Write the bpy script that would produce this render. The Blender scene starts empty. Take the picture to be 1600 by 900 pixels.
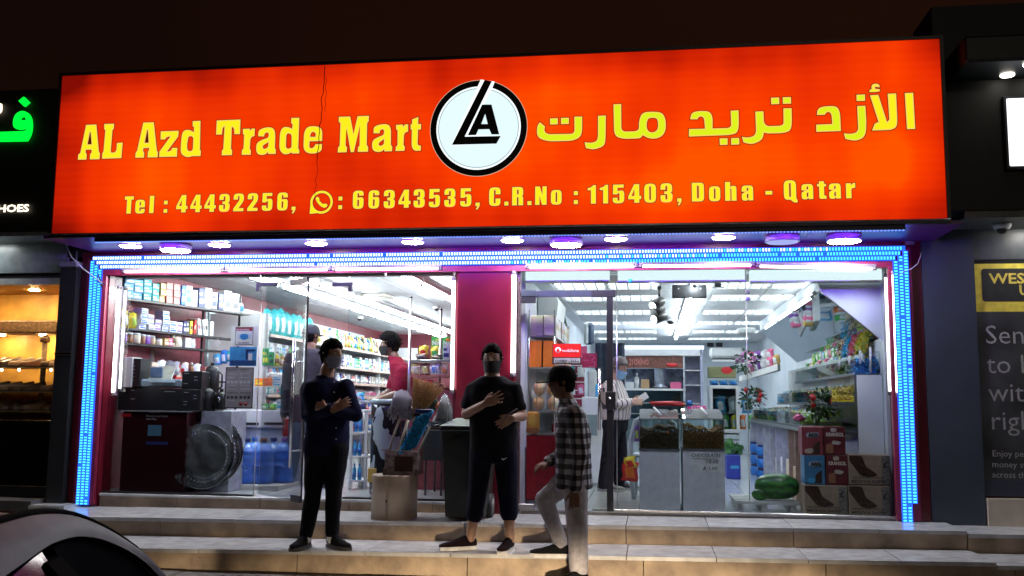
import bpy, bmesh, math, random
from mathutils import Vector, Matrix
from mathutils.geometry import tessellate_polygon
random.seed(7)
sc = bpy.context.scene
C = sc.collection
V = Vector
PI = math.pi

# ------------------------------------------------------------------ camera
FPX, YAW, PIT, ROL, DIST, HGT = 1501.6, .146, .118, .010, 9.002, 1.13
_F = V((-math.sin(YAW)*math.cos(PIT), math.cos(YAW)*math.cos(PIT), math.sin(PIT)))
_R = V((math.cos(YAW), math.sin(YAW), 0)); _U = _R.cross(_F)
_r = _R*math.cos(ROL) + _U*math.sin(ROL); _u = _U*math.cos(ROL) - _R*math.sin(ROL)
CAM = V((0, -DIST, HGT))
cd = bpy.data.cameras.new('camera'); cam = bpy.data.objects.new('camera', cd); C.objects.link(cam)
cd.sensor_width = 36; cd.lens = FPX*36/1600; cd.clip_start = .05; cd.clip_end = 500
cam.matrix_world = Matrix(((_r.x, _u.x, -_F.x, CAM.x), (_r.y, _u.y, -_F.y, CAM.y), (_r.z, _u.z, -_F.z, CAM.z), (0, 0, 0, 1)))
sc.camera = cam
# ------------------------------------------------------------------ world: dim sodium-lit night sky
w = bpy.data.worlds.new('World'); sc.world = w; w.use_nodes = True
nt = w.node_tree; bg = nt.nodes['Background']
tc = nt.nodes.new('ShaderNodeTexCoord'); ns = nt.nodes.new('ShaderNodeTexNoise'); ns.inputs['Scale'].default_value = 1.3
rp = nt.nodes.new('ShaderNodeValToRGB'); rp.color_ramp.elements[0].color = (.0020, .0010, .0009, 1); rp.color_ramp.elements[1].color = (.0095, .0030, .0016, 1)
rp.color_ramp.elements[0].position = .35; rp.color_ramp.elements[1].position = .68
nt.links.new(tc.outputs['Generated'], ns.inputs['Vector']); nt.links.new(ns.outputs['Fac'], rp.inputs['Fac']); nt.links.new(rp.outputs['Color'], bg.inputs['Color'])
bg.inputs['Strength'].default_value = 1.0
vs = sc.view_settings; sc.display_settings.display_device = 'sRGB'
vs.view_transform = 'Standard'; vs.look = 'None'; vs.gamma = 1; vs.exposure = .32; vs.use_curve_mapping = False
cy = sc.cycles
cy.use_denoising = True; cy.max_bounces = 7; cy.diffuse_bounces = 3; cy.glossy_bounces = 4; cy.transmission_bounces = 6
cy.transparent_max_bounces = 24; cy.sample_clamp_indirect = 2.5; cy.caustics_reflective = False; cy.caustics_refractive = False
cy.use_light_tree = True

# ------------------------------------------------------------------ pixel (1600x900 photo) -> place
def _ray(x, y): return _F + _r*((x-800)/FPX) - _u*((y-450)/FPX)
def at(x, y, Y): d = _ray(x, y); return CAM + d*((Y-CAM.y)/d.y)
def atz(x, y, Z): d = _ray(x, y); return CAM + d*((Z-CAM.z)/d.z)
def atx(x, y, X): d = _ray(x, y); return CAM + d*((X-CAM.x)/d.x)

# ------------------------------------------------------------------ materials
MATS = {}
def nd(nt, t, **k):
    n = nt.nodes.new(t)
    for a, b in k.items():
        if a in n.inputs: n.inputs[a].default_value = b
        else: setattr(n, a, b)
    return n
def M(name, col, rough=.5, metal=0, var=.12, scale=14, bump=0, bscale=60, spec=.5, coat=0, sub=None):
    """principled with procedural colour variation and fine relief"""
    if name in MATS: return MATS[name]
    m = bpy.data.materials.new(name); m.use_nodes = True; nt = m.node_tree; b = nt.nodes['Principled BSDF']
    b.inputs['Roughness'].default_value = rough; b.inputs['Metallic'].default_value = metal
    b.inputs['Specular IOR Level'].default_value = spec; b.inputs['Coat Weight'].default_value = coat
    tc = nd(nt, 'ShaderNodeTexCoord'); n = nd(nt, 'ShaderNodeTexNoise', Scale=scale, Detail=4.0)
    nt.links.new(tc.outputs['Object'], n.inputs['Vector'])
    r = nd(nt, 'ShaderNodeValToRGB'); e = r.color_ramp.elements
    c2 = sub if sub else tuple(c*(1-2*var) for c in col)
    e[0].color = (*c2, 1); e[1].color = (*(min(1, c*(1+var)) for c in col), 1) if not sub else (*col, 1)
    e[0].position = .3; e[1].position = .7
    nt.links.new(n.outputs['Fac'], r.inputs['Fac']); nt.links.new(r.outputs['Color'], b.inputs['Base Color'])
    if bump:
        n2 = nd(nt, 'ShaderNodeTexNoise', Scale=bscale, Detail=3.0); nt.links.new(tc.outputs['Object'], n2.inputs['Vector'])
        bp = nd(nt, 'ShaderNodeBump', Strength=bump, Distance=.01); nt.links.new(n2.outputs['Fac'], bp.inputs['Height']); nt.links.new(bp.outputs['Normal'], b.inputs['Normal'])
    MATS[name] = m; return m
def E(name, col, strength=1, sample=True):
    if name in MATS: return MATS[name]
    m = bpy.data.materials.new(name); m.use_nodes = True; nt = m.node_tree; nt.nodes.clear()
    o = nd(nt, 'ShaderNodeOutputMaterial'); e = nd(nt, 'ShaderNodeEmission', Color=(*col, 1), Strength=strength)
    nt.links.new(e.outputs[0], o.inputs[0])
    if not sample: m.cycles.emission_sampling = 'NONE'
    MATS[name] = m; return m
def glass_mat(name, tint=(.93, .97, .97), refl=1.0, film=0, filmcol=(.8, .85, .9)):
    """pane of glass: clear sheet with Fresnel reflection and, if asked, a thin film of dust or plastic haze"""
    if name in MATS: return MATS[name]
    m = bpy.data.materials.new(name); m.use_nodes = True; nt = m.node_tree; nt.nodes.clear()
    o = nd(nt, 'ShaderNodeOutputMaterial'); t = nd(nt, 'ShaderNodeBsdfTransparent', Color=(*tint, 1))
    g = nd(nt, 'ShaderNodeBsdfGlossy', Roughness=.015); f = nd(nt, 'ShaderNodeFresnel', IOR=1.45)
    mu = nd(nt, 'ShaderNodeMath', operation='MULTIPLY'); mu.inputs[1].default_value = refl
    nt.links.new(f.outputs[0], mu.inputs[0])
    mx = nd(nt, 'ShaderNodeMixShader'); nt.links.new(mu.outputs[0], mx.inputs[0]); nt.links.new(t.outputs[0], mx.inputs[1]); nt.links.new(g.outputs[0], mx.inputs[2])
    last = mx
    if film:
        d = nd(nt, 'ShaderNodeBsdfDiffuse', Color=(*filmcol, 1)); n = nd(nt, 'ShaderNodeTexNoise', Scale=6.0, Detail=5.0)
        tc = nd(nt, 'ShaderNodeTexCoord'); nt.links.new(tc.outputs['Object'], n.inputs['Vector'])
        mr = nd(nt, 'ShaderNodeMapRange'); mr.inputs[3].default_value = film*.4; mr.inputs[4].default_value = min(1, film*1.6)
        nt.links.new(n.outputs['Fac'], mr.inputs[0]); m2 = nd(nt, 'ShaderNodeMixShader')
        nt.links.new(mr.outputs[0], m2.inputs[0]); nt.links.new(mx.outputs[0], m2.inputs[1]); nt.links.new(d.outputs[0], m2.inputs[2]); last = m2
    nt.links.new(last.outputs[0], o.inputs[0]); MATS[name] = m; return m

# ------------------------------------------------------------------ objects and tags
ORG = {}
def tag(o, label=None, cat=None, group=None, kind=None):
    if label:
        o['label'] = label
    if cat: o['category'] = cat
    if group: o['group'] = group
    if kind: o['kind'] = kind
    return o
def thing(name, label, cat, loc=(0, 0, 0), group=None):
    o = bpy.data.objects.new(name, None); C.objects.link(o); o.location = loc; o.empty_display_size = .1
    ORG[o.name] = V(loc); return tag(o, label, cat, group)
def place(name, me, mat, parent):
    if mat is not None:
        for m in (mat if isinstance(mat, (list, tuple)) else [mat]): me.materials.append(m)
    o = bpy.data.objects.new(name, me); C.objects.link(o)
    if parent is not None: o.parent = parent
    return o
def copy_tree(o, dx=(0, 0, 0), label=None, parent=None, group=None):
    c = o.copy(); C.objects.link(c)
    if parent is None: c.location = o.location + V(dx)
    else: c.parent = parent
    if label: c['label'] = label
    if group: c['group'] = group
    for ch in o.children: copy_tree(ch, parent=c)
    return c
class MB:
    """collects shapes, then builds ONE mesh object"""
    def __init__(s): s.v = []; s.f = []; s.sm = []; s.mi = []; s.cur = 0
    def add(s, vs, fs, smooth=False):
        k = len(s.v); s.v += [V(p) for p in vs]
        for f in fs: s.f.append(tuple(i+k for i in f)); s.sm.append(smooth); s.mi.append(s.cur)
        return s
    def mat(s, i): s.cur = i; return s
    def box(s, a, b, bev=0, rz=0):
        x0, y0, z0 = (min(a[i], b[i]) for i in range(3)); x1, y1, z1 = (max(a[i], b[i]) for i in range(3))
        if bev:
            bev = min(bev, (x1-x0)*.45, (y1-y0)*.45, (z1-z0)*.45)
            bm = bmesh.new(); bmesh.ops.create_cube(bm, size=1)
            for v in bm.verts: v.co = V(((v.co.x+.5)*(x1-x0)+x0, (v.co.y+.5)*(y1-y0)+y0, (v.co.z+.5)*(z1-z0)+z0))
            bmesh.ops.bevel(bm, geom=bm.edges[:], offset=bev, segments=1, affect='EDGES')
            bm.verts.index_update(); vs = [v.co.copy() for v in bm.verts]; fs = [[v.index for v in f.verts] for f in bm.faces]; bm.free()
        else:
            vs = [V(p) for p in ((x0,y0,z0),(x1,y0,z0),(x1,y1,z0),(x0,y1,z0),(x0,y0,z1),(x1,y0,z1),(x1,y1,z1),(x0,y1,z1))]
            fs = [(0,3,2,1),(4,5,6,7),(0,1,5,4),(1,2,6,5),(2,3,7,6),(3,0,4,7)]
        if rz:
            c = V(((x0+x1)/2, (y0+y1)/2, 0)); R = Matrix.Rotation(rz, 3, 'Z'); vs = [R @ (p-c)+c for p in vs]
        return s.add(vs, fs)
    def quad(s, *p): return s.add(p, [tuple(range(len(p)))])
    def tube(s, pts, r, n=8, cap=True, sq=None):
        pts = [V(p) for p in pts]; rs = r if isinstance(r, (list, tuple)) else [r]*len(pts); vs = []; fs = []
        up = None
        for i, p in enumerate(pts):
            t = (pts[min(i+1, len(pts)-1)]-pts[max(i-1, 0)]).normalized()
            if up is None: up = V((0, 0, 1)) if abs(t.z) < .9 else V((1, 0, 0))
            a = t.cross(up).normalized(); b = a.cross(t).normalized(); up = b
            for k in range(n):
                q = 2*PI*k/n
                vs.append(p + (a*math.cos(q)+b*math.sin(q)*(sq or 1))*rs[i])
        for i in range(len(pts)-1):
            for k in range(n): fs.append((i*n+k, i*n+(k+1) % n, (i+1)*n+(k+1) % n, (i+1)*n+k))
        if cap: fs.append(tuple(range(n))[::-1]); fs.append(tuple((len(pts)-1)*n+k for k in range(n)))
        return s.add(vs, fs, True)
    def lathe(s, prof, c=(0, 0, 0), n=20, axis='z', sq=1):
        """prof: (radius, height) pairs"""
        vs = []; fs = []; c = V(c)
        for r, h in prof:
            for k in range(n):
                q = 2*PI*k/n; p = (r*math.cos(q), r*math.sin(q)*sq, h)
                vs.append(c+V(p if axis == 'z' else (p[0], h, p[1]) if axis == 'y' else (h, p[0], p[1])))
        for i in range(len(prof)-1):
            for k in range(n): fs.append((i*n+k, i*n+(k+1) % n, (i+1)*n+(k+1) % n, (i+1)*n+k))
        fs.append(tuple(range(n))[::-1]); fs.append(tuple((len(prof)-1)*n+k for k in range(n)))
        return s.add(vs, fs, True)
    def ball(s, c, r, n=10, sq=(1, 1, 1)):
        m = max(4, n//2+1); pr = [(max(.001, math.sin(PI*i/m)), -math.cos(PI*i/m)) for i in range(m+1)]
        vs = []; fs = []
        for a, h in pr:
            for k in range(n):
                q = 2*PI*k/n; vs.append(V(c)+V((r*sq[0]*a*math.cos(q), r*sq[1]*a*math.sin(q), r*sq[2]*h)))
        for i in range(m):
            for k in range(n): fs.append((i*n+k, i*n+(k+1) % n, (i+1)*n+(k+1) % n, (i+1)*n+k))
        return s.add(vs, fs, True)
    def prism(s, outer, holes, fn, d0, d1):
        """planar outline (with holes) mapped by fn(u, v, depth) between two depths"""
        loops = [outer]+list(holes); flat = [p for l in loops for p in l]; n = len(flat)
        tr = tessellate_polygon([[V((p[0], p[1], 0)) for p in l] for l in loops])
        vs = [fn(p[0], p[1], d0) for p in flat]+[fn(p[0], p[1], d1) for p in flat]
        fs = [tuple(t) for t in tr]+[(t[2]+n, t[1]+n, t[0]+n) for t in tr]
        k = 0
        for l in loops:
            m = len(l)
            for i in range(m): a, b = k+i, k+(i+1) % m; fs.append((a, b, b+n, a+n))
            k += m
        return s.add(vs, fs)
    def build(s, name, mat, parent=None, label=None, cat=None, group=None, kind=None, fix=True):
        off = V((0, 0, 0)); p = parent
        while p is not None:
            off += V(p.location); p = p.parent
        vs = s.v
        loc = V((0, 0, 0))
        if parent is None and kind != 'structure':   # origin at the base of the thing
            lo = V([min(v[i] for v in vs) for i in range(3)]); hi = V([max(v[i] for v in vs) for i in range(3)])
            loc = V(((lo.x+hi.x)/2, (lo.y+hi.y)/2, lo.z))
        me = bpy.data.meshes.new(name); me.from_pydata([tuple(v-off-loc) for v in vs], [], s.f)
        me.polygons.foreach_set('use_smooth', s.sm); me.polygons.foreach_set('material_index', s.mi); me.update()
        if fix:
            bm = bmesh.new(); bm.from_mesh(me); bmesh.ops.recalc_face_normals(bm, faces=bm.faces); bm.to_mesh(me); bm.free()
        o = place(name, me, mat, parent); o.location = loc
        return tag(o, label, cat, group, kind)
def wpos(o):
    p = V(o.location)
    while o.parent: o = o.parent; p += V(o.location)
    return p
def struct(name, mb, mat, parent=None): return mb.build(name, mat, parent, kind='structure' if parent is None else None)
def bx(a, b, bev=0): return MB().box(a, b, bev)
def rect(x0, y0, x1, y1, Y, dep, bev=0):
    """box whose front face covers a photo rectangle at distance Y"""
    p = at(x0, (y0+y1)/2, Y); q = at(x1, (y0+y1)/2, Y); t = at((x0+x1)/2, y0, Y); b = at((x0+x1)/2, y1, Y)
    return (p.x, Y, b.z), (q.x, Y+dep, t.z)

ORD = ['first', 'second', 'third', 'fourth', 'fifth', 'sixth', 'seventh', 'eighth', 'ninth', 'tenth', 'eleventh', 'twelfth', 'thirteenth', 'fourteenth', 'fifteenth', 'sixteenth']
# ------------------------------------------------------------------ outlines and lettering
def rnd(pts, seg=5):
    """polygon with rounded corners: (x, y) sharp or (x, y, r) rounded"""
    out = []; n = len(pts)
    for i, p in enumerate(pts):
        if len(p) == 2 or not p[2]: out.append((p[0], p[1])); continue
        P = V(p[:2]); A = V(pts[i-1][:2]); B = V(pts[(i+1) % n][:2])
        da = min(p[2], (A-P).length*.5); db = min(p[2], (B-P).length*.5)
        a = P+(A-P).normalized()*da; b = P+(B-P).normalized()*db
        for k in range(seg+1):
            t = k/seg; q = a*(1-t)**2+P*2*t*(1-t)+b*t*t; out.append((q.x, q.y))
    return out
def inset(pts, d):
    """move an outline inward (d > 0 for a counter-clockwise loop)"""
    n = len(pts); out = []
    ar = sum(pts[i][0]*pts[(i+1) % n][1]-pts[(i+1) % n][0]*pts[i][1] for i in range(n)); sg = 1 if ar > 0 else -1
    for i in range(n):
        P = V(pts[i]); a = (P-V(pts[i-1])); b = (V(pts[(i+1) % n])-P)
        if a.length < 1e-6: a = b
        if b.length < 1e-6: b = a
        a.normalize(); b.normalize(); na = V((-a.y, a.x)); nb = V((-b.y, b.x)); m = (na+nb)
        if m.length < .2: m = na
        m.normalize(); k = d*sg/max(.5, m.dot(na)); out.append((P.x+m.x*k, P.y+m.y*k))
    return out
def text_mesh(name, txt, mat, origin, size, ux=(1, 0, 0), uy=(0, 0, 1), xs=1.0, bold=0, ext=.001, parent=None, align='LEFT', shear=0, width=None):
    """lettering as a thin raised mesh, from Blender's own font; origin = baseline start"""
    cu = bpy.data.curves.new('lettering', 'FONT'); cu.body = txt; cu.size = 1; cu.offset = bold; cu.extrude = 0; cu.align_x = align; cu.shear = shear
    cu.resolution_u = 2
    o = bpy.data.objects.new('lettering_source', cu); C.objects.link(o)
    dg = bpy.context.evaluated_depsgraph_get(); me = bpy.data.meshes.new_from_object(o.evaluated_get(dg)); bpy.data.objects.remove(o); bpy.data.curves.remove(cu)
    ux = V(ux).normalized(); uy = V(uy).normalized(); nn = ux.cross(uy); vs = [v.co.copy() for v in me.vertices]
    if width:
        wd = max(v.x for v in vs)-min(v.x for v in vs); xs = width/(wd*size)
    P = [V(origin)+ux*(v.x*size*xs)+uy*(v.y*size)+nn*ext for v in vs]
    mb = MB(); mb.add(P, [tuple(p.vertices) for p in me.polygons]); bpy.data.meshes.remove(me)
    return mb.build(name, mat, parent, fix=False)
# ================================================================== lamps outside the shop
def spot(name, loc, tgt, power, col, size, blend, rad):
    l = bpy.data.lights.new(name, 'SPOT'); l.energy = power; l.color = col; l.spot_size = size; l.spot_blend = blend; l.shadow_soft_size = rad
    o = bpy.data.objects.new(name, l); C.objects.link(o); o.location = loc
    o.rotation_euler = (V(tgt)-V(loc)).to_track_quat('-Z', 'Y').to_euler(); return o
# low warm headlights of a car standing in the street behind the photographer (they light legs and step risers only)
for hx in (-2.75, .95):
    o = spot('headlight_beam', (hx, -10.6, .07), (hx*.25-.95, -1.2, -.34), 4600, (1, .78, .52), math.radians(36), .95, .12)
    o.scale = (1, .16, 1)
# one street lamp far behind the photographer gives the faint front light
spot('street_lamp', (4.5, -19, 7.5), (-1.5, 0, 1), 470, (1, .86, .68), math.radians(60), .5, .25)
# ================================================================== materials
tile_m = M('glazed_step_tile', (.60, .61, .63), .22, scale=9, bump=.08, bscale=20, sub=(.40, .40, .41))
riser_m = M('tan_stone', (.44, .335, .23), .6, scale=4.5, bump=.6, bscale=22, sub=(.17, .12, .085))
conc_m = M('concrete', (.20, .19, .17), .85, var=.2, scale=6, bump=.4, bscale=50)
maroon_m = M('maroon_panel', (.135, .006, .018), .32, var=.10, scale=5, coat=.3)
dark_m = M('black_cladding', (.016, .018, .020), .38, var=.15, scale=3)
white_m = M('white_paint', (.78, .79, .80), .5, var=.03)
steel_m = M('brushed_steel', (.55, .56, .58), .28, 1, var=.08, scale=40)
chrome_m = M('chrome', (.75, .76, .78), .12, 1, var=.03)
black_m = M('black_plastic', (.012, .012, .014), .42, var=.2)
asph_m = M('asphalt', (.045, .043, .042), .9, var=.25, scale=40, bump=.5, bscale=220)
grey_wall = M('slate_cladding', (.045, .058, .085), .42, var=.10, scale=2.5)
pane = glass_mat('shop_glass', refl=.55)
clear = glass_mat('clear_glass', (.90, .95, .95), .8)
hazyplastic = glass_mat('plastic_film', (.9, .92, .95), .9, film=.09)

# ================================================================== ground and steps
def lerp(a, b, t): return a+(b-a)*t
def tt(x): return (x+5.6)/7.9
def Z2(x): return .065+.065*tt(x)
def Y2(x): return -.87+.25*tt(x)
def Z1(x): return Z2(x)-.152
def Y1(x): return -1.60+.38*tt(x)
def Z0(x): return Z1(x)-.165
struct('street', MB().box((-60, -80, -.60), (60, -3.05, -.45)), asph_m)
pv = MB().box((-60, -3.0, -.42), (60, -.4, -.242)); pav = struct('pavement', pv, conc_m)
kb = MB()
rk = random.Random(3)
for i in range(22):
    x = -12+i*1.1
    (MB().box((x+.006, -3.13, -.46), (x+1.094, -2.99, -.215+rk.uniform(-.004, .004)), .012)).build('kerb_stone', conc_m, pav)
pavt = M('paving_block', (.17, .155, .14), .8, var=.22, scale=12, bump=.3, bscale=60)
k = 0
for r in range(3):
    for i in range(24):
        x = -7.2+i*.5+(r % 2)*.25; y = -2.98+r*.45
        MB().box((x+.006, y+.006, -.25), (x+.494, y+.444, -.226+rk.uniform(-.003, .003)), .006).build('paving_slab', pavt, pav)
steps = struct('steps', MB().box((-5.95, -.55, -.4), (5.5, -.02, .02)).box((-5.95, -1.1, -.4), (5.5, -.5, -.14)), conc_m)
def slab(x0, x1, yf, yb, zt, th, mat, name, over=0):
    """tread piece following the slightly uneven line of the steps"""
    g = .0035
    a, b = x0+g, x1-g
    vs = [(a, yf(a)-over, zt(a)-th), (b, yf(b)-over, zt(b)-th), (b, yb(b), zt(b)-th), (a, yb(a), zt(a)-th), (a, yf(a)-over, zt(a)), (b, yf(b)-over, zt(b)), (b, yb(b), zt(b)), (a, yb(a), zt(a))]
    return MB().add([V(v) for v in vs], [(0,3,2,1),(4,5,6,7),(0,1,5,4),(1,2,6,5),(2,3,7,6),(3,0,4,7)]).build(name, mat, steps)
def steps_run(xa, xb, n, dz=0, dy=0):
    W = (xb-xa)/n
    for i in range(n):
        x0 = xa+i*W; j = rk.uniform(-.0025, .0025); x1 = x0+W
        f2 = lambda x: Y2(x)+dy
        f1 = lambda x: Y1(x)+dy
        slab(x0, x1, f2, lambda x: .0, lambda x: Z2(x)+j+dz, .03, tile_m, 'tread_slab', .014)
        slab(x0+.02, x1+.02, f1, lambda x: f2(x)+.03, lambda x: Z1(x)-j+dz, .03, tile_m, 'tread_slab', .014)
    W2 = (xb-xa)/(n/2)
    for i in range(n//2):
        x0 = xa+i*W2; x1 = x0+W2
        slab(x0, x1, f2, lambda x: f2(x)+.03, lambda x: Z2(x)-.031+dz, .122, riser_m, 'riser_slab')
        slab(x0+.15, x1+.15, f1, lambda x: f1(x)+.03, lambda x: Z1(x)-.031+dz, .17, riser_m, 'riser_slab')
steps_run(-5.7, 2.5, 12)
steps_run(2.502, 5.5, 4, -.022, 0)
# raised sill under the left window
sill = struct('window_sill', MB().box((-5.42, .0, .0), (-1.86, .14, .168)), conc_m)
rs = [(-5.42, -4.6), (-4.6, -3.75), (-3.75, -2.86), (-2.86, -2.05), (-2.05, -1.86)]
for a, b in rs:
    MB().box((a+.003, -.022, .04), (b-.003, .003, .17), .003).build('riser_slab', riser_m, sill)
    MB().box((a+.003, -.04, .171), (b-.003, .16, .197), .004).build('tread_slab', tile_m, sill)

# ================================================================== building shell
LX0, LX1, RX0, RX1, BY = -5.56, -1.92, -1.22, 2.1, 10.95
ZL, ZR, FL, FR = 2.54, 2.36, .197, .145
upper_m = M('dark_render', (.02, .018, .02), .7, var=.2, bump=.2)
bld = thing('shop_building', 'long dark single-storey shop building holding the brightly lit mart', 'building', (0, 0, -.2))
MB().box((-9.6, -.0, 2.56), (6.5, .22, 4.22)).build('upper_wall', upper_m, bld)
MB().box((-14, .22, 4.05), (12, 11.4, 4.22)).build('roof', upper_m, bld)
for xa, xb in ((-14, -9.6), (6.5, 12)): MB().box((xa, -.1, -.3), (xb, .22, 4.22)).build('end_wall', upper_m, bld)
MB().box((-9.6, 11.2, -.3), (6.5, 11.4, 4.05)).build('rear_wall', upper_m, bld)
MB().box((-5.75, -.03, .02), (-5.44, .2, 2.559)).build('maroon_jamb', maroon_m, bld)
MB().box((2.13, -.03, .05), (2.385, .2, 2.559)).build('maroon_jamb', maroon_m, bld)
MB().box((-1.86, -.06, .03), (-1.27, .2, 2.40), .02).build('pillar', maroon_m, bld)
MB().box((-5.75, -.035, 2.41), (2.385, .0, 2.60)).build('head_panel', maroon_m, bld)
MB().box((-5.44, .0, 2.45), (2.13, .2, 2.558)).build('lintel', upper_m, bld)
# soffit under the sign box
soff_m = M('glossy_soffit', (.13, .012, .20), .34, var=.06)
for i in range(7):
    x0 = -5.62+i*1.16
    MB().box((x0+.002, -.88, 2.60), (x0+1.158, -.02, 2.628)).build('soffit_panel', soff_m, bld)
# interior shells
iw = M('pale_wall', (.76, .82, .90), .55, var=.04, scale=3)
mw = M('maroon_wall', (.15, .022, .035), .5, var=.10, scale=3)
MB().box((LX0-.08, .2, .1), (LX0, BY, ZL+.1)).build('side_wall', mw, bld)
MB().box((LX0, BY, .1), (LX1, BY+.1, ZL+.1)).build('back_wall', mw, bld)
MB().box((LX1, .2, .1), (LX1+.07, BY, ZL+.1)).build('side_wall', mw, bld)
MB().box((RX0-.07, .2, .05), (RX0, BY, ZR+.1)).build('side_wall', iw, bld)
MB().box((RX0, BY, .05), (RX1, BY+.1, ZR+.1)).build('back_wall', iw, bld)
MB().box((RX1, .2, .05), (RX1+.08, BY, ZR+.4)).build('side_wall', iw, bld)
MB().box((LX0, .2, ZL+.1), (LX1+.07, BY+.1, ZL+.16)).build('ceiling_slab', upper_m, bld)
MB().box((RX0-.07, .2, ZR+.41), (RX1+.08, BY+.1, ZR+.47)).build('ceiling_slab', upper_m, bld)
# floors: polished tiles laid one by one
ft_m = M('polished_floor_tile', (.62, .64, .67), .12, var=.04, scale=2)
fl1 = struct('left_shop_floor', MB().box((LX0, .16, .02), (LX1, BY, FL-.012)), conc_m)
fl2 = struct('right_shop_floor', MB().box((RX0, .0, .02), (RX1, BY, FR-.012)), conc_m)
def tiles(name, x0, x1, y0, y1, z0, z1, s, mat, par, sx=None, gap=.003, skip=None):
    sx = sx or s; base = None; nx = round((x1-x0)/sx); ny = round((y1-y0)/s)
    for i in range(nx):
        for j in range(ny):
            if skip and skip(i, j): continue
            if base is None:
                base = MB().box((-sx/2+gap, -s/2+gap, z0), (sx/2-gap, s/2-gap, z1)).build(name, mat, par); o = base
            else: o = base.copy(); C.objects.link(o)
            o.location = (x0+sx*(i+.5), y0+s*(j+.5), rk.uniform(-.0008, .0008))
tiles('floor_tile', LX0, LX1, .17, BY, FL-.012, FL, .6, ft_m, fl1, (LX1-LX0)/6)
tiles('floor_tile', RX0, RX1, .0, BY, FR-.012, FR, .6, ft_m, fl2, (RX1-RX0)/6)
# ceilings
ct_m = M('ceiling_tile', (.84, .88, .92), .7, var=.05, scale=6, bump=.2, bscale=150)
ceL = struct('left_shop_ceiling', MB().box((LX0, .2, ZL+.015), (LX1, BY, ZL+.03)), white_m)
ceR = struct('right_shop_ceiling', MB().box((RX0, .2, ZR+.015), (RX1, BY, ZR+.03)), white_m)
CXR = [-1.05+.57*i for i in range(6)]
tiles('ceiling_tile', LX0, LX1, .2, BY, ZL, ZL+.012, .6, ct_m, ceL, (LX1-LX0)/6, .004)
troff_rows = [.60, 2.05, 3.9, 5.75, 7.6, 9.4]
def istroff(i, j):
    y = .25+.6*(j+.5); return i in (0, 1, 3, 4) and any(abs(y-(t+.3)) < .31 for t in troff_rows)
rows_j = [j for j in range(18)]
near = [min(range(18), key=lambda j: abs(.25+.6*j-t)) for t in troff_rows]
tiles('ceiling_tile', -1.05, -1.05+.57*5, .25, .25+.6*18, ZR, ZR+.012, .6, ct_m, ceR, .57, .004, lambda i, j: j in near and i in (0, 1, 3, 4))
tr_m = E('troffer_light', (.92, .97, 1.0), 3.6)
fin_m = M('troffer_louvre', (.75, .78, .80), .3, 0, var=.02)
for n, j in enumerate(near):
    for i in (0, 1, 3, 4):
        x0 = -1.05+.57*i; y0 = .25+.6*j
        t = thing('ceiling_light', 'louvred ceiling light panel, %s row from the glass, %s' % (ORD[n], {0: 'far left of the row', 1: 'left of the tube strip', 3: 'right of the tube strip', 4: 'nearest the right wall'}[i]), 'ceiling light', (x0+.285, y0+.3, ZR-.002), 'louvred light panels in the right-hand ceiling')
        MB().box((x0+.03, y0+.03, ZR+.008), (x0+.54, y0+.57, ZR+.012)).build('diffuser', tr_m, t)
        lv = MB()
        for q in range(4): lv.box((x0+.12*q+.10, y0+.012, ZR-.016), (x0+.12*q+.112, y0+.588, ZR+.006))
        for q in range(2): lv.box((x0+.012, y0+.19*q+.18, ZR-.012), (x0+.558, y0+.19*q+.192, ZR+.005))
        lv.box((x0+.002, y0+.004, ZR-.006), (x0+.568, y0+.02, ZR+.004)).box((x0+.002, y0+.58, ZR-.006), (x0+.568, y0+.596, ZR+.004))
        lv.build('louvre', fin_m, t)
MB().box((RX0, .25, ZR-.004), (-1.055, BY, ZR+.012)).build('ceiling_border', ct_m, ceR)

# tube lights ---------------------------------------------------------------
tube_m = E('tube_glow', (.93, .97, 1.0), 85)
tube_r = E('tube_glow_right', (.93, .97, 1.0), 42)
tube_w = E('tube_glow_soft', (1.0, .97, .95), 9)
def tube_light(a, b, r, label, group=None, mat=None, fit=True, up=(0, 0, 1)):
    a = V(a); b = V(b); mid = (a+b)/2; t = thing('tube_light', label, 'tube light', mid, group)
    d = (b-a).normalized(); u = V(up)
    MB().tube([a+d*.03, b-d*.03], r, 8).build('tube', mat or tube_m, t)
    if fit:
        s = d.cross(u).normalized(); h = MB(); k = r*(2.1 if mat is None or mat is tube_r else 1.3)
        P = [a+s*k+u*r*1.4, a-s*k+u*r*1.4, a-s*k*.8+u*r*4, a+s*k*.8+u*r*4]; Q = [p+(b-a) for p in P]
        h.add(P+Q, [(0,1,2,3),(7,6,5,4),(0,4,5,1),(1,5,6,2),(2,6,7,3),(3,7,4,0)])
        for e, f in ((a, a+d*.03), (b-d*.03, b)): h.tube([e-d*.004, f+d*.004], r*1.25, 8)
        h.build('batten', white_m if mat is not tube_w else M('batten_grey', (.22, .19, .21), .5), t)
    return t
for lx, nm in ((-3.84, 'middle'), (-4.3, 'left-hand'), (-2.62, 'right-hand')):
    n = {-3.84: 8, -4.3: 8, -2.62: 3}[lx]
    for k in range(n):
        y = .35+k*1.3; 
        tube_light((lx, y, ZL-.09), (lx, y+1.24, ZL-.09), .019, 'ceiling tube in the left-hand shop, %s from the glass in the %s line' % (ORD[k], nm), 'tube lights in the %s line of the left ceiling' % nm)
for k in range(6):
    y = .75+k*1.35
    tube_light((.42, y, ZR-.055), (.42, y+1.26, ZR-.055), .019, 'ceiling tube light over the two glass-topped bins, %s from the glass' % ORD[k], 'tube lights in the line over the right-hand shop', tube_r)
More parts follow.
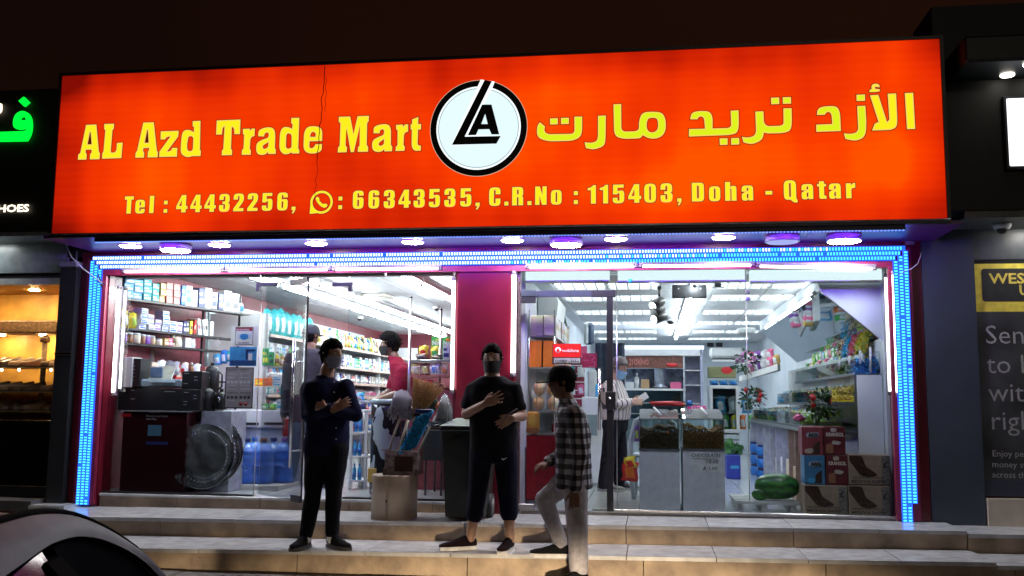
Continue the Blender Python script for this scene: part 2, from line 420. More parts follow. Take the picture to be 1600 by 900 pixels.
# white tubes framing the windows, outside the glass
for x0, x1, z, y, lb in ((-5.28, -1.98, 2.405, -.085, 'long white tube light across the head of the left window'), (-1.18, 2.0, 2.405, -.085, 'long white tube light across the head of the right window')):
    n = 3; W = (x1-x0)/n; z = 2.392
    for i in range(n):
        tube_light((x0+i*W, y, z-.01*(x0 > -2 and i == 2)), (x0+(i+1)*W-.015, y, z-.045*(x0 > -2 and i == 2)), .0105, lb+', %s piece' % ('left', 'middle', 'right')[i], lb.replace('long ', '').replace('light', 'lights'), tube_w, True)
def vtube(px, py0, py1, Y, lb, r=.014):
    a = at(px, py0, Y); b = at(px+(0 if px > 700 else -2), py1, Y); b.x = a.x; b.y = a.y
    return tube_light(b, a, r, lb, None, tube_w, True, (0, 1, 0))
vtube(186, 447, 618, -.07, 'white vertical tube light at the far left edge of the left window, outer one')
vtube(196, 449, 612, .05, 'white vertical tube light just inside the left edge of the left window', .009)
vtube(709, 433, 614, -.07, 'white vertical tube light on the right edge of the left window')
vtube(803, 424, 588, -.09, 'bright white vertical tube light on the right side of the red pillar', .019)
vtube(1384, 428, 617, .05, 'white vertical tube light just inside the right edge of the right window', .011)
vtube(1395, 424, 619, -.07, 'white vertical tube light at the far right edge of the right window, outer one', .017)
# white header boxes behind the glass
for px0, px1, lb in ((197, 405, 'left'), (408, 600, 'middle'), (604, 706, 'right')):
    a, b = rect(px0, 427, px1, 436, .22, .10); MB().box((a[0], .22, 2.37), (b[0], .32, 2.43), .006).build('light_valance', white_m, None, 'white light box behind the head of the left window, %s one' % lb, 'light box', 'white light boxes behind the left window head')
lv = E('valance_glow', (.80, .93, .96), .9)
for px0, px1, lb in ((821, 952, 'over the glass door'), (965, 1166, 'middle'), (1172, 1378, 'right')):
    a, b = rect(px0, 421, px1, 438, .12, .10); t = thing('light_valance', 'pale lit light box behind the head of the right window, %s one' % lb, 'light box', (a[0], .12, a[2]), 'pale light boxes behind the right window head')
    MB().box((a[0], .12, a[2]), (b[0], .24, b[2]), .006).build('cover', lv, t)
    MB().box((a[0], .11, b[2]+.001), (b[0], .25, b[2]+.022)).build('rail', white_m, t)
    MB().box((a[0], .11, a[2]-.012), (b[0], .25, a[2]-.001)).build('rail', steel_m, t)

# ================================================================== LED rope frame
led_c = E('led_chip_cyan', (.09, .80, 1.0), 1.4, False); led_w = E('led_chip_white', (.70, .92, 1.0), 2.0, False)
led_b = E('led_tape_blue', (.015, .09, 1.0), 1.6, True)
led_off = M('led_tape_dead', (.01, .01, .2), .5)
lf = thing('led_light_frame', 'triple blue-white LED strip running round the whole shopfront', 'LED strip', (-1.66, -.1, 2.47))
LZ = 2.475
def led_run(a, b, wdir, n, tag_, white):
    a = V(a); b = V(b); d = (b-a).normalized(); wd = V(wdir); L = (b-a).length
    MB().add([a-wd*.022+V((0, -.0, 0)), b-wd*.022, b+wd*.022, a+wd*.022]+[p+V((0, .012, 0)) for p in (a-wd*.022, b-wd*.022, b+wd*.022, a+wd*.022)], [(0,1,2,3),(7,6,5,4),(0,4,5,1),(1,5,6,2),(2,6,7,3),(3,7,4,0)]).build('strip', led_b, lf)
    ch = MB(); m = int(L/.0265); rr = random.Random(tag_)
    for i in range(m):
        if rr.random() < .015: continue
        p = a+d*((i+.5)*L/m)+V((0, -.003, 0)); x = i/m
        wv = white(x)+rr.uniform(-.12, .12); ch.mat(1 if wv > .5 else 0)
        h = d*.0068; k = wd*.0135
        ch.add([p-h-k, p+h-k, p+h+k, p-h+k, p-h-k+V((0, -.004, 0)), p+h-k+V((0, -.004, 0)), p+h+k+V((0, -.004, 0)), p-h+k+V((0, -.004, 0))], [(0,3,2,1),(4,5,6,7),(0,1,5,4),(1,2,6,5),(2,3,7,6),(3,0,4,7)])
    ch.build('led_chip', [led_c, led_w], lf, kind='stuff')
for k in range(3):
    o = .044*k
    led_run((-5.60+o, -.095, LZ+.055-o), (2.24-o, -.095, LZ+.055-o), (0, 0, 1), 3, k, lambda x: .60+.42*math.sin(3.3*x+.6+k*.4))
    led_run((-5.60+o, -.095, .085), (-5.60+o, -.095, LZ+.03-o), (1, 0, 0), 3, 10+k, lambda x: .1)
    led_run((2.24-o, -.095, .13+.16*(k == 0)), (2.24-o, -.095, LZ+.03-o), (1, 0, 0), 3, 20+k, lambda x: .12)
MB().box((-5.66, -.082, .09), (-5.45, -.034, 2.53)).box((2.09, -.082, .14), (2.29, -.034, 2.53)).box((-5.45, -.082, 2.36), (2.09, -.036, 2.53)).build('backing', M('led_backing', (.25, .02, .06), .4), lf)
# strip along the front of the soffit
ls = thing('led_soffit_strip', 'single blue LED strip along the front edge of the purple-lit soffit', 'LED strip', (-1.6, -.83, 2.59))
MB().box((-5.1, -.868, 2.578), (2.05, -.862, 2.599)).build('strip', E('led_soffit_blue', (.20, .03, 1.0), 125, True), ls)
MB().box((-5.1, -.885, 2.560), (2.05, -.8685, 2.5995)).box((-5.1, -.8685, 2.560), (2.05, -.856, 2.5775)).build('glare_shield', M('glare_shield_dark', (.02, .01, .06), .5), ls)  # dark box added to shield the front view from the strip's glare
ch = MB(); m = 250
for i in range(m):
    x = -5.1+7.15*(i+.5)/m; ch.box((x-.007, -.884, 2.5535), (x+.007, -.858, 2.5595))
ch.build('led_chip', E('led_chip_soffit', (.14, .25, 1.0), 1.6, False), ls, kind='stuff')
# downlights in the soffit
dl = E('downlight_glow', (1, .97, 1.0), 95)
for i, (px, py) in enumerate(((200, 384), (337, 381), (490, 379), (642, 377), (800, 376), (962, 373), (1132, 369))):
    p = atz(px, py, 2.59); t = thing('downlight', 'small round recessed white downlight in the soffit, %s of seven from the left' % ['first', 'second', 'third', 'fourth', 'fifth', 'sixth', 'last'][i], 'downlight', (p.x, -.43, 2.587), 'small recessed downlights under the sign')
    MB().lathe([(.094, 2.592), (.094, 2.586), (.080, 2.584)], (p.x, -.43, 0), 24).build('lamp', dl, t)
    MB().lathe([(.112, 2.5995), (.112, 2.592), (.098, 2.590), (.098, 2.5995)], (p.x, -.43, 0), 24).build('rim', white_m, t)
for i, (px, lb) in enumerate(((268, 'leftmost big round surface-mounted lamp under the sign'), (883, 'middle big round surface-mounted lamp under the sign'), (1225, 'unlit bluish round lamp between two lit ones under the sign'), (1324, 'rightmost big round surface-mounted lamp under the sign'))):
    p = atz(px, (386, 377, 371, 369)[i], 2.57); t = thing('surface_lamp', lb, 'ceiling lamp', (p.x, -.40, 2.545), 'big round surface-mounted lamps under the sign')
    MB().lathe([(.148, 2.5995), (.150, 2.556), (.142, 2.549)], (p.x, -.40, 0), 28).build('housing', M('lamp_housing', (.35, .33, .38), .4), t)
    MB().lathe([(.137, 2.550), (.135, 2.545), (.12, 2.543)], (p.x, -.40, 0), 28).build('lamp', dl if i != 2 else E('unlit_lamp_glow', (.36, .40, .80), .9), t)  # the unlit lamp's bluish tone is painted in as a faint glow
# ================================================================== the big backlit sign
SY = -.9
SX0, SX1, SZ0, SZ1 = -5.52, 2.37, 2.645, 4.155
def face_mat():
    m = bpy.data.materials.new('backlit_orange_vinyl'); m.use_nodes = True; nt = m.node_tree; nt.nodes.clear()
    o = nd(nt, 'ShaderNodeOutputMaterial'); e = nd(nt, 'ShaderNodeEmission'); L = nt.links.new
    tc = nd(nt, 'ShaderNodeTexCoord'); mp = nd(nt, 'ShaderNodeMapping'); mp.inputs['Scale'].default_value = (.9, 1, 1.1)
    n = nd(nt, 'ShaderNodeTexNoise', Scale=1.0, Detail=1.5, Roughness=.4); L(tc.outputs['Object'], mp.inputs[0]); L(mp.outputs[0], n.inputs['Vector'])
    # noise and wave bands paint the uneven tube light into the emission
    wv = nd(nt, 'ShaderNodeTexWave', Scale=1.1, Distortion=2.2); wv.inputs['Detail Scale'].default_value = .7; L(tc.outputs['Object'], wv.inputs['Vector'])
    wv2 = nd(nt, 'ShaderNodeTexWave', Scale=4.2, Distortion=.6); wv2.bands_direction = 'Z'; L(tc.outputs['Object'], wv2.inputs['Vector'])
    a = nd(nt, 'ShaderNodeMath', operation='MULTIPLY_ADD'); a.inputs[1].default_value = .025; L(wv.outputs['Fac'], a.inputs[0]); nk = nd(nt, 'ShaderNodeMath', operation='MULTIPLY_ADD'); nk.inputs[1].default_value = .62; nk.inputs[2].default_value = .19; L(n.outputs['Fac'], nk.inputs[0]); L(nk.outputs[0], a.inputs[2])
    a2 = nd(nt, 'ShaderNodeMath', operation='MULTIPLY_ADD'); a2.inputs[1].default_value = .015; L(wv2.outputs['Fac'], a2.inputs[0]); L(a.outputs[0], a2.inputs[2])
    # falloff of the backlight towards the box edges, painted into the emission colour
    sx = nd(nt, 'ShaderNodeSeparateXYZ'); L(tc.outputs['Generated'], sx.inputs[0])
    def edge(out, wd):
        q = nd(nt, 'ShaderNodeMath', operation='SUBTRACT'); q.inputs[1].default_value = .5; L(out, q.inputs[0])
        q2 = nd(nt, 'ShaderNodeMath', operation='ABSOLUTE'); L(q.outputs[0], q2.inputs[0])
        r = nd(nt, 'ShaderNodeMapRange', interpolation_type='SMOOTHSTEP'); r.inputs[1].default_value = .5; r.inputs[2].default_value = .5-wd; r.inputs[3].default_value = 0; r.inputs[4].default_value = 1
        L(q2.outputs[0], r.inputs[0]); return r
    ex = edge(sx.outputs[0], .055); ez = edge(sx.outputs[2], .22)
    s = nd(nt, 'ShaderNodeMath', operation='MULTIPLY_ADD'); s.inputs[1].default_value = .13; L(ez.outputs[0], s.inputs[0]); L(a2.outputs[0], s.inputs[2])
    s2 = nd(nt, 'ShaderNodeMath', operation='MULTIPLY_ADD'); s2.inputs[1].default_value = .22; L(ex.outputs[0], s2.inputs[0]); L(s.outputs[0], s2.inputs[2])
    sm = nd(nt, 'ShaderNodeMapRange', interpolation_type='SMOOTHSTEP'); sm.inputs[1].default_value = .455; sm.inputs[2].default_value = .50; sm.inputs[3].default_value = -.035; sm.inputs[4].default_value = .03; L(sx.outputs[0], sm.inputs[0])   # the left-hand vinyl sheet is denser
    s3 = nd(nt, 'ShaderNodeMath', operation='ADD'); L(s2.outputs[0], s3.inputs[0]); L(sm.outputs[0], s3.inputs[1])
    r = nd(nt, 'ShaderNodeValToRGB'); L(s3.outputs[0], r.inputs[0]); el = r.color_ramp.elements
    el[0].position = .52; el[0].color = (.22, .004, .001, 1); el[1].position = 1.0; el[1].color = (1.0, .09, .0, 1)
    for p, c in ((.66, (.58, .014, .001, 1)), (.78, (.84, .030, .001, 1)), (.90, (.98, .050, .0, 1))): k = el.new(p); k.color = c
    L(r.outputs[0], e.inputs[0]); e.inputs[1].default_value = .80; L(e.outputs[0], o.inputs[0]); return m
sign = thing('shop_sign', 'long glowing orange lightbox sign with yellow English and Arabic shop name', 'sign', (-1.57, SY, SZ0))
MB().box((SX0, SY, SZ0), (SX1, SY+.03, SZ1)).build('sign_face', face_mat(), sign)
fm = M('dark_sign_frame', (.018, .014, .016), .45)
MB().box((SX0-.03, SY+.03, SZ0-.035), (SX1+.03, -.012, SZ1+.03)).build('sign_box', fm, sign)
MB().box((SX0-.03, SY-.012, SZ0-.045), (SX1+.03, SY+.03, SZ0-.005), .004).box((SX0-.03, SY-.01, SZ1+.003), (SX1+.03, SY+.03, SZ1+.03)).box((SX0-.03, SY-.01, SZ0-.004), (SX0-.003, SY+.03, SZ1+.002)).box((SX1+.003, SY-.01, SZ0-.004), (SX1+.03, SY+.03, SZ1+.002)).build('frame', fm, sign)
MB().tube([(SX0-.02, SY-.016, SZ0-.012), (-2.4, SY-.017, SZ0-.016), (-.6, SY-.017, SZ0-.012), (SX1+.02, SY-.016, SZ0-.012)], .009, 6).build('edge_trim', M('trim_aluminium', (.6, .6, .66), .35, .6), sign)
ed_m = E('letter_edge', (1.0, .60, .13), .85); in_m = E('letter_fill', (.90, .80, .012), .87); sh_m = E('letter_outline', (.10, .01, .0), .8)
in2_m = E('letter_fill_green', (.68, .83, .012), .87)
def letter(loops, fn, wdark, wedge, name='letter', fill=None):
    """loops in sign metres (x, z): dark outline, pale edge and yellow fill as three thin sheets"""
    mb = MB(); out = loops[0]; hs = loops[1:]
    mb.mat(0).prism(inset(out, -wdark), [inset(h, wdark) for h in hs], fn, .0005, .0015)
    mb.mat(1).prism(out, hs, fn, .0016, .0030)
    mb.mat(2).prism(inset(out, wedge), [inset(h, -wedge) for h in hs], fn, .0031, .0045)
    return mb.build(name, [sh_m, ed_m, fill or in_m], sign, fix=False)
fnW = lambda u, v, d: V((u, SY-d, v))
def traced(ox, oy, sc_, loops, fill=None, we=.009):
    L = []
    for l in loops:
        q = []
        for p in rnd(l):
            P = at(p[0]/sc_+ox, p[1]/sc_+oy, SY); q.append((P.x, P.z))
        L.append(q)
    return letter(L, fnW, .006, we, fill=fill)
T1 = (110, 160, 8)
A1 = [[(198,282),(327,276),(358,610),(372,640,3),(366,712),(245,714),(247,650),(268,622),(264,592),(196,594),(192,625),(207,650),(202,716),(95,718),(100,655),(125,632)], [(245,372),(216,525),(268,525),(255,372)]]
traced(*T1, A1)
traced(*T1, [[(425,270),(549,266),(545,330),(528,348),(508,600,0),(512,628,8),(560,626,30),(578,590,20),(582,508),(656,500),(640,698),(396,706),(400,640),(415,610),(438,350),(424,335)]])
traced(*T1, [[(913,252),(1045,248),(1083,600),(1097,625),(1092,688),(966,690),(970,615),(986,595),(982,570),(916,574),(910,605),(925,630),(922,692),(812,694),(816,632),(835,605)], [(962,345),(930,505),(980,505),(970,345)]])
traced(*T1, [[(1130,362),(1356,354),(1350,428),(1212,612),(1232,612,15),(1262,600,20),(1274,568),(1340,568),(1334,680),(1110,684),(1114,616),(1250,428),(1225,430,20),(1198,440,15),(1188,464),(1128,466)]])
traced(*T1, [[(1530,234),(1628,230),(1622,590),(1634,612),(1628,672),(1520,674),(1500,684,30),(1440,686,60),(1376,640,60),(1384,500),(1396,380,60),(1440,340,60),(1500,345,40),(1545,372),(1545,310),(1528,295)], [(1508,420,30),(1478,430,25),(1462,520),(1462,590,20),(1490,612,20),(1530,600,30),(1538,440,20)]])
T2 = (310, 160, 8)
traced(*T2, [[(230,226),(528,214),(522,398),(450,398),(448,330,30),(420,300,20),(410,580),(424,602),(422,660),(292,664),(294,606),(312,580),(328,300,0),(305,320,20),(296,404),(222,404)]])
traced(*T2, [[(556,332),(644,328),(650,352),(668,328),(708,326),(704,422),(670,430,20),(652,460,20),(645,580),(658,600),(656,656),(542,658),(544,600),(564,575),(572,410),(558,395)]])
traced(*T2, [[(748,425),(750,350,40),(830,312,60),(930,310,60),(965,370,60),(958,570),(970,590),(968,646),(872,646),(868,622),(845,648,20),(790,664,60),(722,640,70),(722,510,60),(800,465,40),(878,440,30),(880,385,20),(855,375,20),(828,395,15),(824,428)], [(876,498),(872,560,20),(830,585,30),(806,570,20),(808,540,20)]])
traced(*T2, [[(1162,194),(1264,192),(1250,575),(1264,598),(1262,640),(1170,640),(1160,625),(1130,648,40),(1060,652,60),(1010,590,60),(1020,370,60),(1060,305,60),(1130,308,40),(1172,330),(1178,275),(1160,262)], [(1165,405,30),(1130,385,20),(1102,400,20),(1095,560,20),(1120,582,20),(1165,565,20)]])
traced(*T2, [[(1548,484),(1392,488),(1388,560,20),(1410,575,20),(1440,565,20),(1466,522),(1546,520),(1544,600,30),(1480,640,50),(1370,642,60),(1312,590,60),(1320,370,60),(1370,296,60),(1500,298,60),(1552,340,60)], [(1400,430),(1404,390,20),(1432,366,30),(1468,385,20),(1464,430)]])
T3 = (500, 160, 8)
traced(*T3, [[(236,180),(380,176),(420,395),(470,172),(614,168),(610,238),(592,258),(586,530),(604,558),(602,618),(472,620),(476,560),(494,540),(500,290),(425,622),(384,624),(326,290),(322,540),(340,560),(336,624),(222,628),(226,565),(246,540),(256,262),(234,245)]])
traced(*T3, [[(668,388),(672,308,30),(740,276,60),(850,268,60),(890,320,60),(888,530),(905,555),(902,612),(806,614),(800,590),(780,612,20),(720,626,60),(650,600,70),(650,475,60),(730,432,40),(800,405,30),(800,345,20),(778,336,20),(752,350,15),(748,388)], [(800,460),(800,520,20),(760,548,30),(734,530,20),(740,505,20)]])
traced(*T3, [[(950,282),(1036,276),(1042,302),(1062,276),(1104,274),(1102,368),(1068,375,20),(1052,405,20),(1046,530),(1062,555),(1058,606),(944,610),(948,555),(968,535),(970,352),(952,338)]])
traced(*T3, [[(1152,212),(1232,182),(1228,270),(1266,270),(1264,340),(1228,342),(1222,520,8),(1235,538),(1264,540),(1260,604),(1180,610,60),(1144,560,50),(1148,342),(1132,338),(1134,274),(1150,270)]])
# Arabic name
T5 = (830, 130, 7.26)
G = in2_m
traced(*T5, [[(98,442),(158,490),(148,550,30),(195,578,20),(470,574,30),(490,545,20),(488,380),(580,378),(578,600,80),(480,655,60),(190,662,60),(64,620,90),(64,490,60)]], G)
traced(*T5, [[(212,400),(303,396),(303,468),(213,470)]], G); traced(*T5, [[(337,394),(429,392),(428,463),(338,466)]], G)
traced(*T5, [[(757,370),(848,366),(845,600,0),(838,710,90),(740,748,70),(690,752,20),(620,738),(604,670),(690,678,40),(756,650,60)]], G)
traced(*T5, [[(932,240),(1022,236),(1024,520,20),(1050,548,20),(1190,545,30),(1220,520,10),(1222,420,60),(1260,330,80),(1380,322,60),(1490,332,70),(1530,420,60),(1526,560,80),(1450,628,60),(1340,632,50),(1266,592),(1240,625,20),(1180,630,20),(1040,634,60),(940,600,80)], [(1376,394,50),(1330,398,25),(1310,450,40),(1312,520,40),(1345,558,30),(1400,556,30),(1438,520,40),(1436,420,40),(1410,394,25)]], G)
T6 = (1050, 120, 7.5)
traced(*T6, [[(198,612),(385,608),(375,490,20),(350,465,15),(315,470,15),(298,500),(212,500),(225,425,60),(300,400,60),(440,402,60),(478,470,50),(476,605),(660,600,20),(692,580,20),(686,398),(780,392),(785,560,60),(770,660,80),(680,684,50),(196,702)]], G)
traced(*T6, [[(556,722),(652,720),(652,798),(560,802)]], G); traced(*T6, [[(692,718),(788,716),(790,794),(692,798)]], G)
traced(*T6, [[(975,408),(1072,404),(1078,540,30),(1115,578,30),(1270,574,30),(1306,555,20),(1304,370),(1402,368),(1406,560,70),(1385,640,80),(1290,662,40),(1120,666,30),(1078,655),(1060,740,80),(960,788,70),(900,788,30),(836,770),(818,702),(880,714,40),(985,690,70)]], G)
traced(*T6, [[(1158,246),(1256,242),(1258,320),(1162,324)]], G); traced(*T6, [[(1296,240),(1394,238),(1396,316),(1298,318)]], G)
T7 = (1250, 110, 7.5)
traced(*T7, [[(188,636),(376,628),(368,520,20),(345,488,20),(315,488,20),(288,522),(196,524),(205,450,50),(270,422,50),(430,415,70),(470,490,60),(480,712),(190,722)]], G)
traced(*T7, [[(660,286),(762,282),(762,358),(662,360)]], G)
traced(*T7, [[(668,418),(766,414),(778,600,40),(772,770,90),(680,824,80),(600,822,40),(530,804),(512,738),(600,745,40),(682,720,60)]], G)
traced(*T7, [[(818,292),(918,286),(1020,605),(1045,575),(1026,274),(1126,270),(1140,560,40),(1138,660,70),(1080,696,60),(1000,702,30),(842,706),(872,628),(885,618),(918,605)]], in_m)
traced(*T7, [[(812,254),(815,228,6),(840,220,8),(835,185,14),(855,158,20),(910,156,20),(935,180,12),(930,200),(905,196,8),(878,192,14),(878,215,10),(900,218),(936,222,8),(938,244,6),(900,254),(812,256)]], in_m)
traced(*T7, [[(1226,266),(1326,262),(1350,688),(1252,690)]], in_m)
# round logo
lc = at(747.5, 200, SY); lr = at(823.5, 200, SY).x-lc.x
logo = thing('logo_disc', None, None, (lc.x, SY, lc.z)); logo.parent = sign; logo.location = V(logo.location)-V(sign.location)
def disc(r0, r1, d, name, mat, n=72):
    c1 = [(lc.x+r1*math.cos(2*PI*k/n), lc.z+r1*math.sin(2*PI*k/n)) for k in range(n)]
    hs = [[(lc.x+r0*math.cos(2*PI*k/n), lc.z+r0*math.sin(2*PI*k/n)) for k in range(n)]] if r0 else []
    return MB().prism(c1, hs, fnW, d-.0012, d).build(name, mat, logo, fix=False)
lw = E('logo_white', (.62, .76, .80), 1.05); lw2 = E('logo_rim', (.85, .93, .95), 1.1); lb = M('logo_black', (.010, .010, .008), .4)
disc(0, lr*1.01, .002, 'rim', E('logo_outer_edge', (.75, .5, .35), .8)); disc(0, lr, .0035, 'ring', lb); disc(0, lr*.872, .005, 'rim', lw2); disc(0, lr*.845, .0065, 'disc', lw); disc(lr*.822, lr*.830, .008, 'fine_line', lb)
def lg(pts, d, mat, holes=()):
    q = lambda l: [(lambda P: (P.x, P.z))(at(p[0]/5+660, p[1]/5+110, SY)) for p in l]
    MB().prism(q(pts), [q(h) for h in holes], fnW, d-.0012, d).build('monogram', mat, logo, fix=False)
lg([(458,74),(566,90),(548,138),(360,505),(616,514),(580,576),(226,588)], .0095, lw2)
lg([(487,78),(544,88),(332,520),(614,515),(580,575),(232,584)], .011, lb)
lg([(468,270),(542,270),(602,502),(542,503),(524,462),(440,464),(420,508),(356,510)], .0125, lb, [[(492,342),(462,422),(512,422)]])
# bottom line
GL = {
'4': [[(32,100),(60,100),(60,38),(70,38),(70,19),(60,19),(60,0),(32,0),(32,19),(0,19),(0,36)], [(33,38),(33,72),(18,38)]],
'3': [[(0,66),(0,101,24),(63,101,24),(63,54,9),(52,50,3),(64,46,9),(64,-1,24),(0,-1,24),(0,38),(27,38),(27,14,4),(36,14,4),(36,42,5),(20,43),(20,58),(36,58,5),(36,86,4),(27,86,4),(27,66)]],
'2': [[(0,66),(0,101,24),(63,101,24),(63,60,14),(33,18),(62,18),(62,0),(0,0),(0,16),(35,62,6),(35,86,4),(27,86,4),(27,66)]],
'5': [[(2,100),(60,100),(60,82),(27,82),(27,66),(63,70,20),(63,-1,24),(0,-1,24),(0,30),(27,30),(27,14,4),(36,14,4),(36,53,4),(27,53,4),(27,47),(1,47)]],
'6': [[(0,-1,24),(0,101,24),(62,101,24),(62,72),(35,72),(35,86,4),(27,86,4),(27,62),(63,66,18),(63,-1,24)], [(27,14,4),(36,14,4),(36,50,4),(27,50,4)]],
'1': [[(18,0),(18,72),(0,72),(0,84),(22,90,8),(30,100),(46,100),(46,0)]],
'0': [[(0,-1,26),(0,101,26),(64,101,26),(64,-1,26)], [(28,14,5),(28,86,5),(36,86,5),(36,14,5)]],
',': [[(0,0),(0,20),(24,20),(24,2,6),(12,-18),(2,-18),(10,0)]], '.': [[(0,0),(0,22),(23,22),(23,0)]],
'T': [[(0,100),(56,100),(56,80),(42,80),(42,0),(14,0),(14,80),(0,80)]],
'e': [[(0,-1,22),(0,79,22),(60,79,22),(60,34),(27,34),(27,13,4),(34,13,4),(34,26),(60,26),(60,-1,22)], [(27,46),(27,66,4),(34,66,4),(34,46)]],
'l': [[(0,0),(0,100),(28,100),(28,0)]],
'C': [[(0,-1,24),(0,101,24),(64,101,24),(64,62),(36,62),(36,86,4),(28,86,4),(28,14,4),(36,14,4),(36,40),(64,40),(64,-1,24)]],
'R': [[(0,0),(0,100),(62,100,20),(62,54,8),(54,50,3),(62,46,8),(62,0),(35,0),(35,44,4),(28,44),(28,0)], [(28,60),(28,84),(36,84,4),(36,60,4)]],
'N': [[(0,0),(0,100),(26,100),(40,55),(40,100),(64,100),(64,0),(38,0),(25,48),(25,0)]],
'o': [[(0,-1,22),(0,79,22),(60,79,22),(60,-1,22)], [(27,13,4),(27,66,4),(34,66,4),(34,13,4)]],
'D': [[(0,0),(0,100),(65,100,20),(65,0,20)], [(28,17),(28,83),(37,83,5),(37,17,5)]],
'h': [[(0,0),(0,100),(28,100),(28,72),(34,79,6),(60,79,14),(60,0),(33,0),(33,64,4),(28,64,4),(28,0)]],
'a': [[(0,46),(0,79,20),(60,79,18),(60,0),(35,0),(35,8),(28,-1,5),(0,-1,16),(0,36,8),(34,52,3),(34,66,4),(27,66,4),(27,46)], [(27,12,4),(27,32,4),(34,36),(34,12,4)]],
'-': [[(0,28),(0,48),(36,48),(36,28)]],
'Q': [[(0,-1,26),(0,101,26),(64,101,26),(64,4,8),(70,-2),(70,-16),(50,-16,8),(34,-1)], [(28,14,5),(28,86,5),(36,86,5),(36,14,5)]],
't': [[(10,92),(36,92),(36,78),(46,78),(46,64),(36,64),(36,18,3),(47,16),(47,0),(10,0,10),(10,64),(0,64),(0,78),(10,78)]],
'r': [[(0,0),(0,78),(27,78),(27,68),(36,79,6),(48,80),(48,54),(28,50,6),(28,0)]]}
line = [('T',194),('e',211),('l',233),(':',255.6),('4',275),('4',297),('4',319),('3',342),('2',364.3),('2',386.3),('5',409),('6',432.8),(',',455.5),(':',528.5),('6',551),('6',575.4),('3',599.4),('4',622.3),('3',646),('5',670),('3',694),('5',719),(',',743),
 ('C',764),('.',788),('R',800),('.',824),('N',836),('o',860.6),(':',896.5),('1',918),('1',937),('5',957.3),('4',981.6),('0',1006.5),('3',1032),(',',1058),('D',1081),('o',1107.8),('h',1133),('a',1159),('-',1196),('Q',1224.8),('a',1252.5),('t',1277),('a',1295.5),('r',1322)]
bl0 = at(196, 334, SY); bl1 = at(1324, 310, SY)
for ch_, px in line:
    base = at(px, 334-(px-196)*24/1128, SY)
    z = bl0.z+(bl1.z-bl0.z)*(base.x-bl0.x)/(bl1.x-bl0.x)
    k = .00163
    glyphs = [GL[ch_]] if ch_ != ':' else [[[(0,0),(0,22),(23,22),(23,0)]], [[(0,48),(0,70),(23,70),(23,48)]]]
    for g in glyphs:
        letter([[(base.x+p[0]*k*.97, z+p[1]*k) for p in rnd(l, 3)] for l in g], fnW, .005, .0065)
# round telephone emblem between the numbers
pc = at(502.5, 316, SY); pr_ = .105
ring = [(pc.x+pr_*math.cos(2*PI*k/36), pc.z+pr_*math.sin(2*PI*k/36)) for k in range(36) if not 19.5 < k < 24.5]
ring.insert(20, (pc.x-pr_*1.02, pc.z-pr_*1.0))
letter([ring, inset([(pc.x+pr_*math.cos(2*PI*k/36), pc.z+pr_*math.sin(2*PI*k/36)) for k in range(36)], .022)], fnW, .005, .004)
hs = [at(470+x/5.333, 270+y/5.333, SY) for x, y in ((122,212),(140,196),(158,215),(154,232),(185,262),(205,254),(226,266),(218,284),(195,295),(160,275),(132,240))]
letter([rnd([(p.x, p.z, .012) for p in hs], 3)], fnW, .004, .004)
# split running down the vinyl
ck = MB(); rc = random.Random(5); pts = []
for i in range(26):
    p = at(507-i*.62+rc.uniform(-1.6, 1.6), 103+i*8.5, SY-.007); pts.append(p)
ck.tube(pts, [.0035 if i < 18 else .002 for i in range(26)], 4)
pts = [at(510-i*.3+rc.uniform(-1.3, 1.3), 120+i*6, SY-.007) for i in range(10)]; ck.tube(pts, .002, 4)
pts = [at(1000+i*4.5, 345-(i % 3), SY-.007) for i in range(12)]
ck.build('vinyl_crack', M('crack_black', (.02, .004, .004), .9), sign)
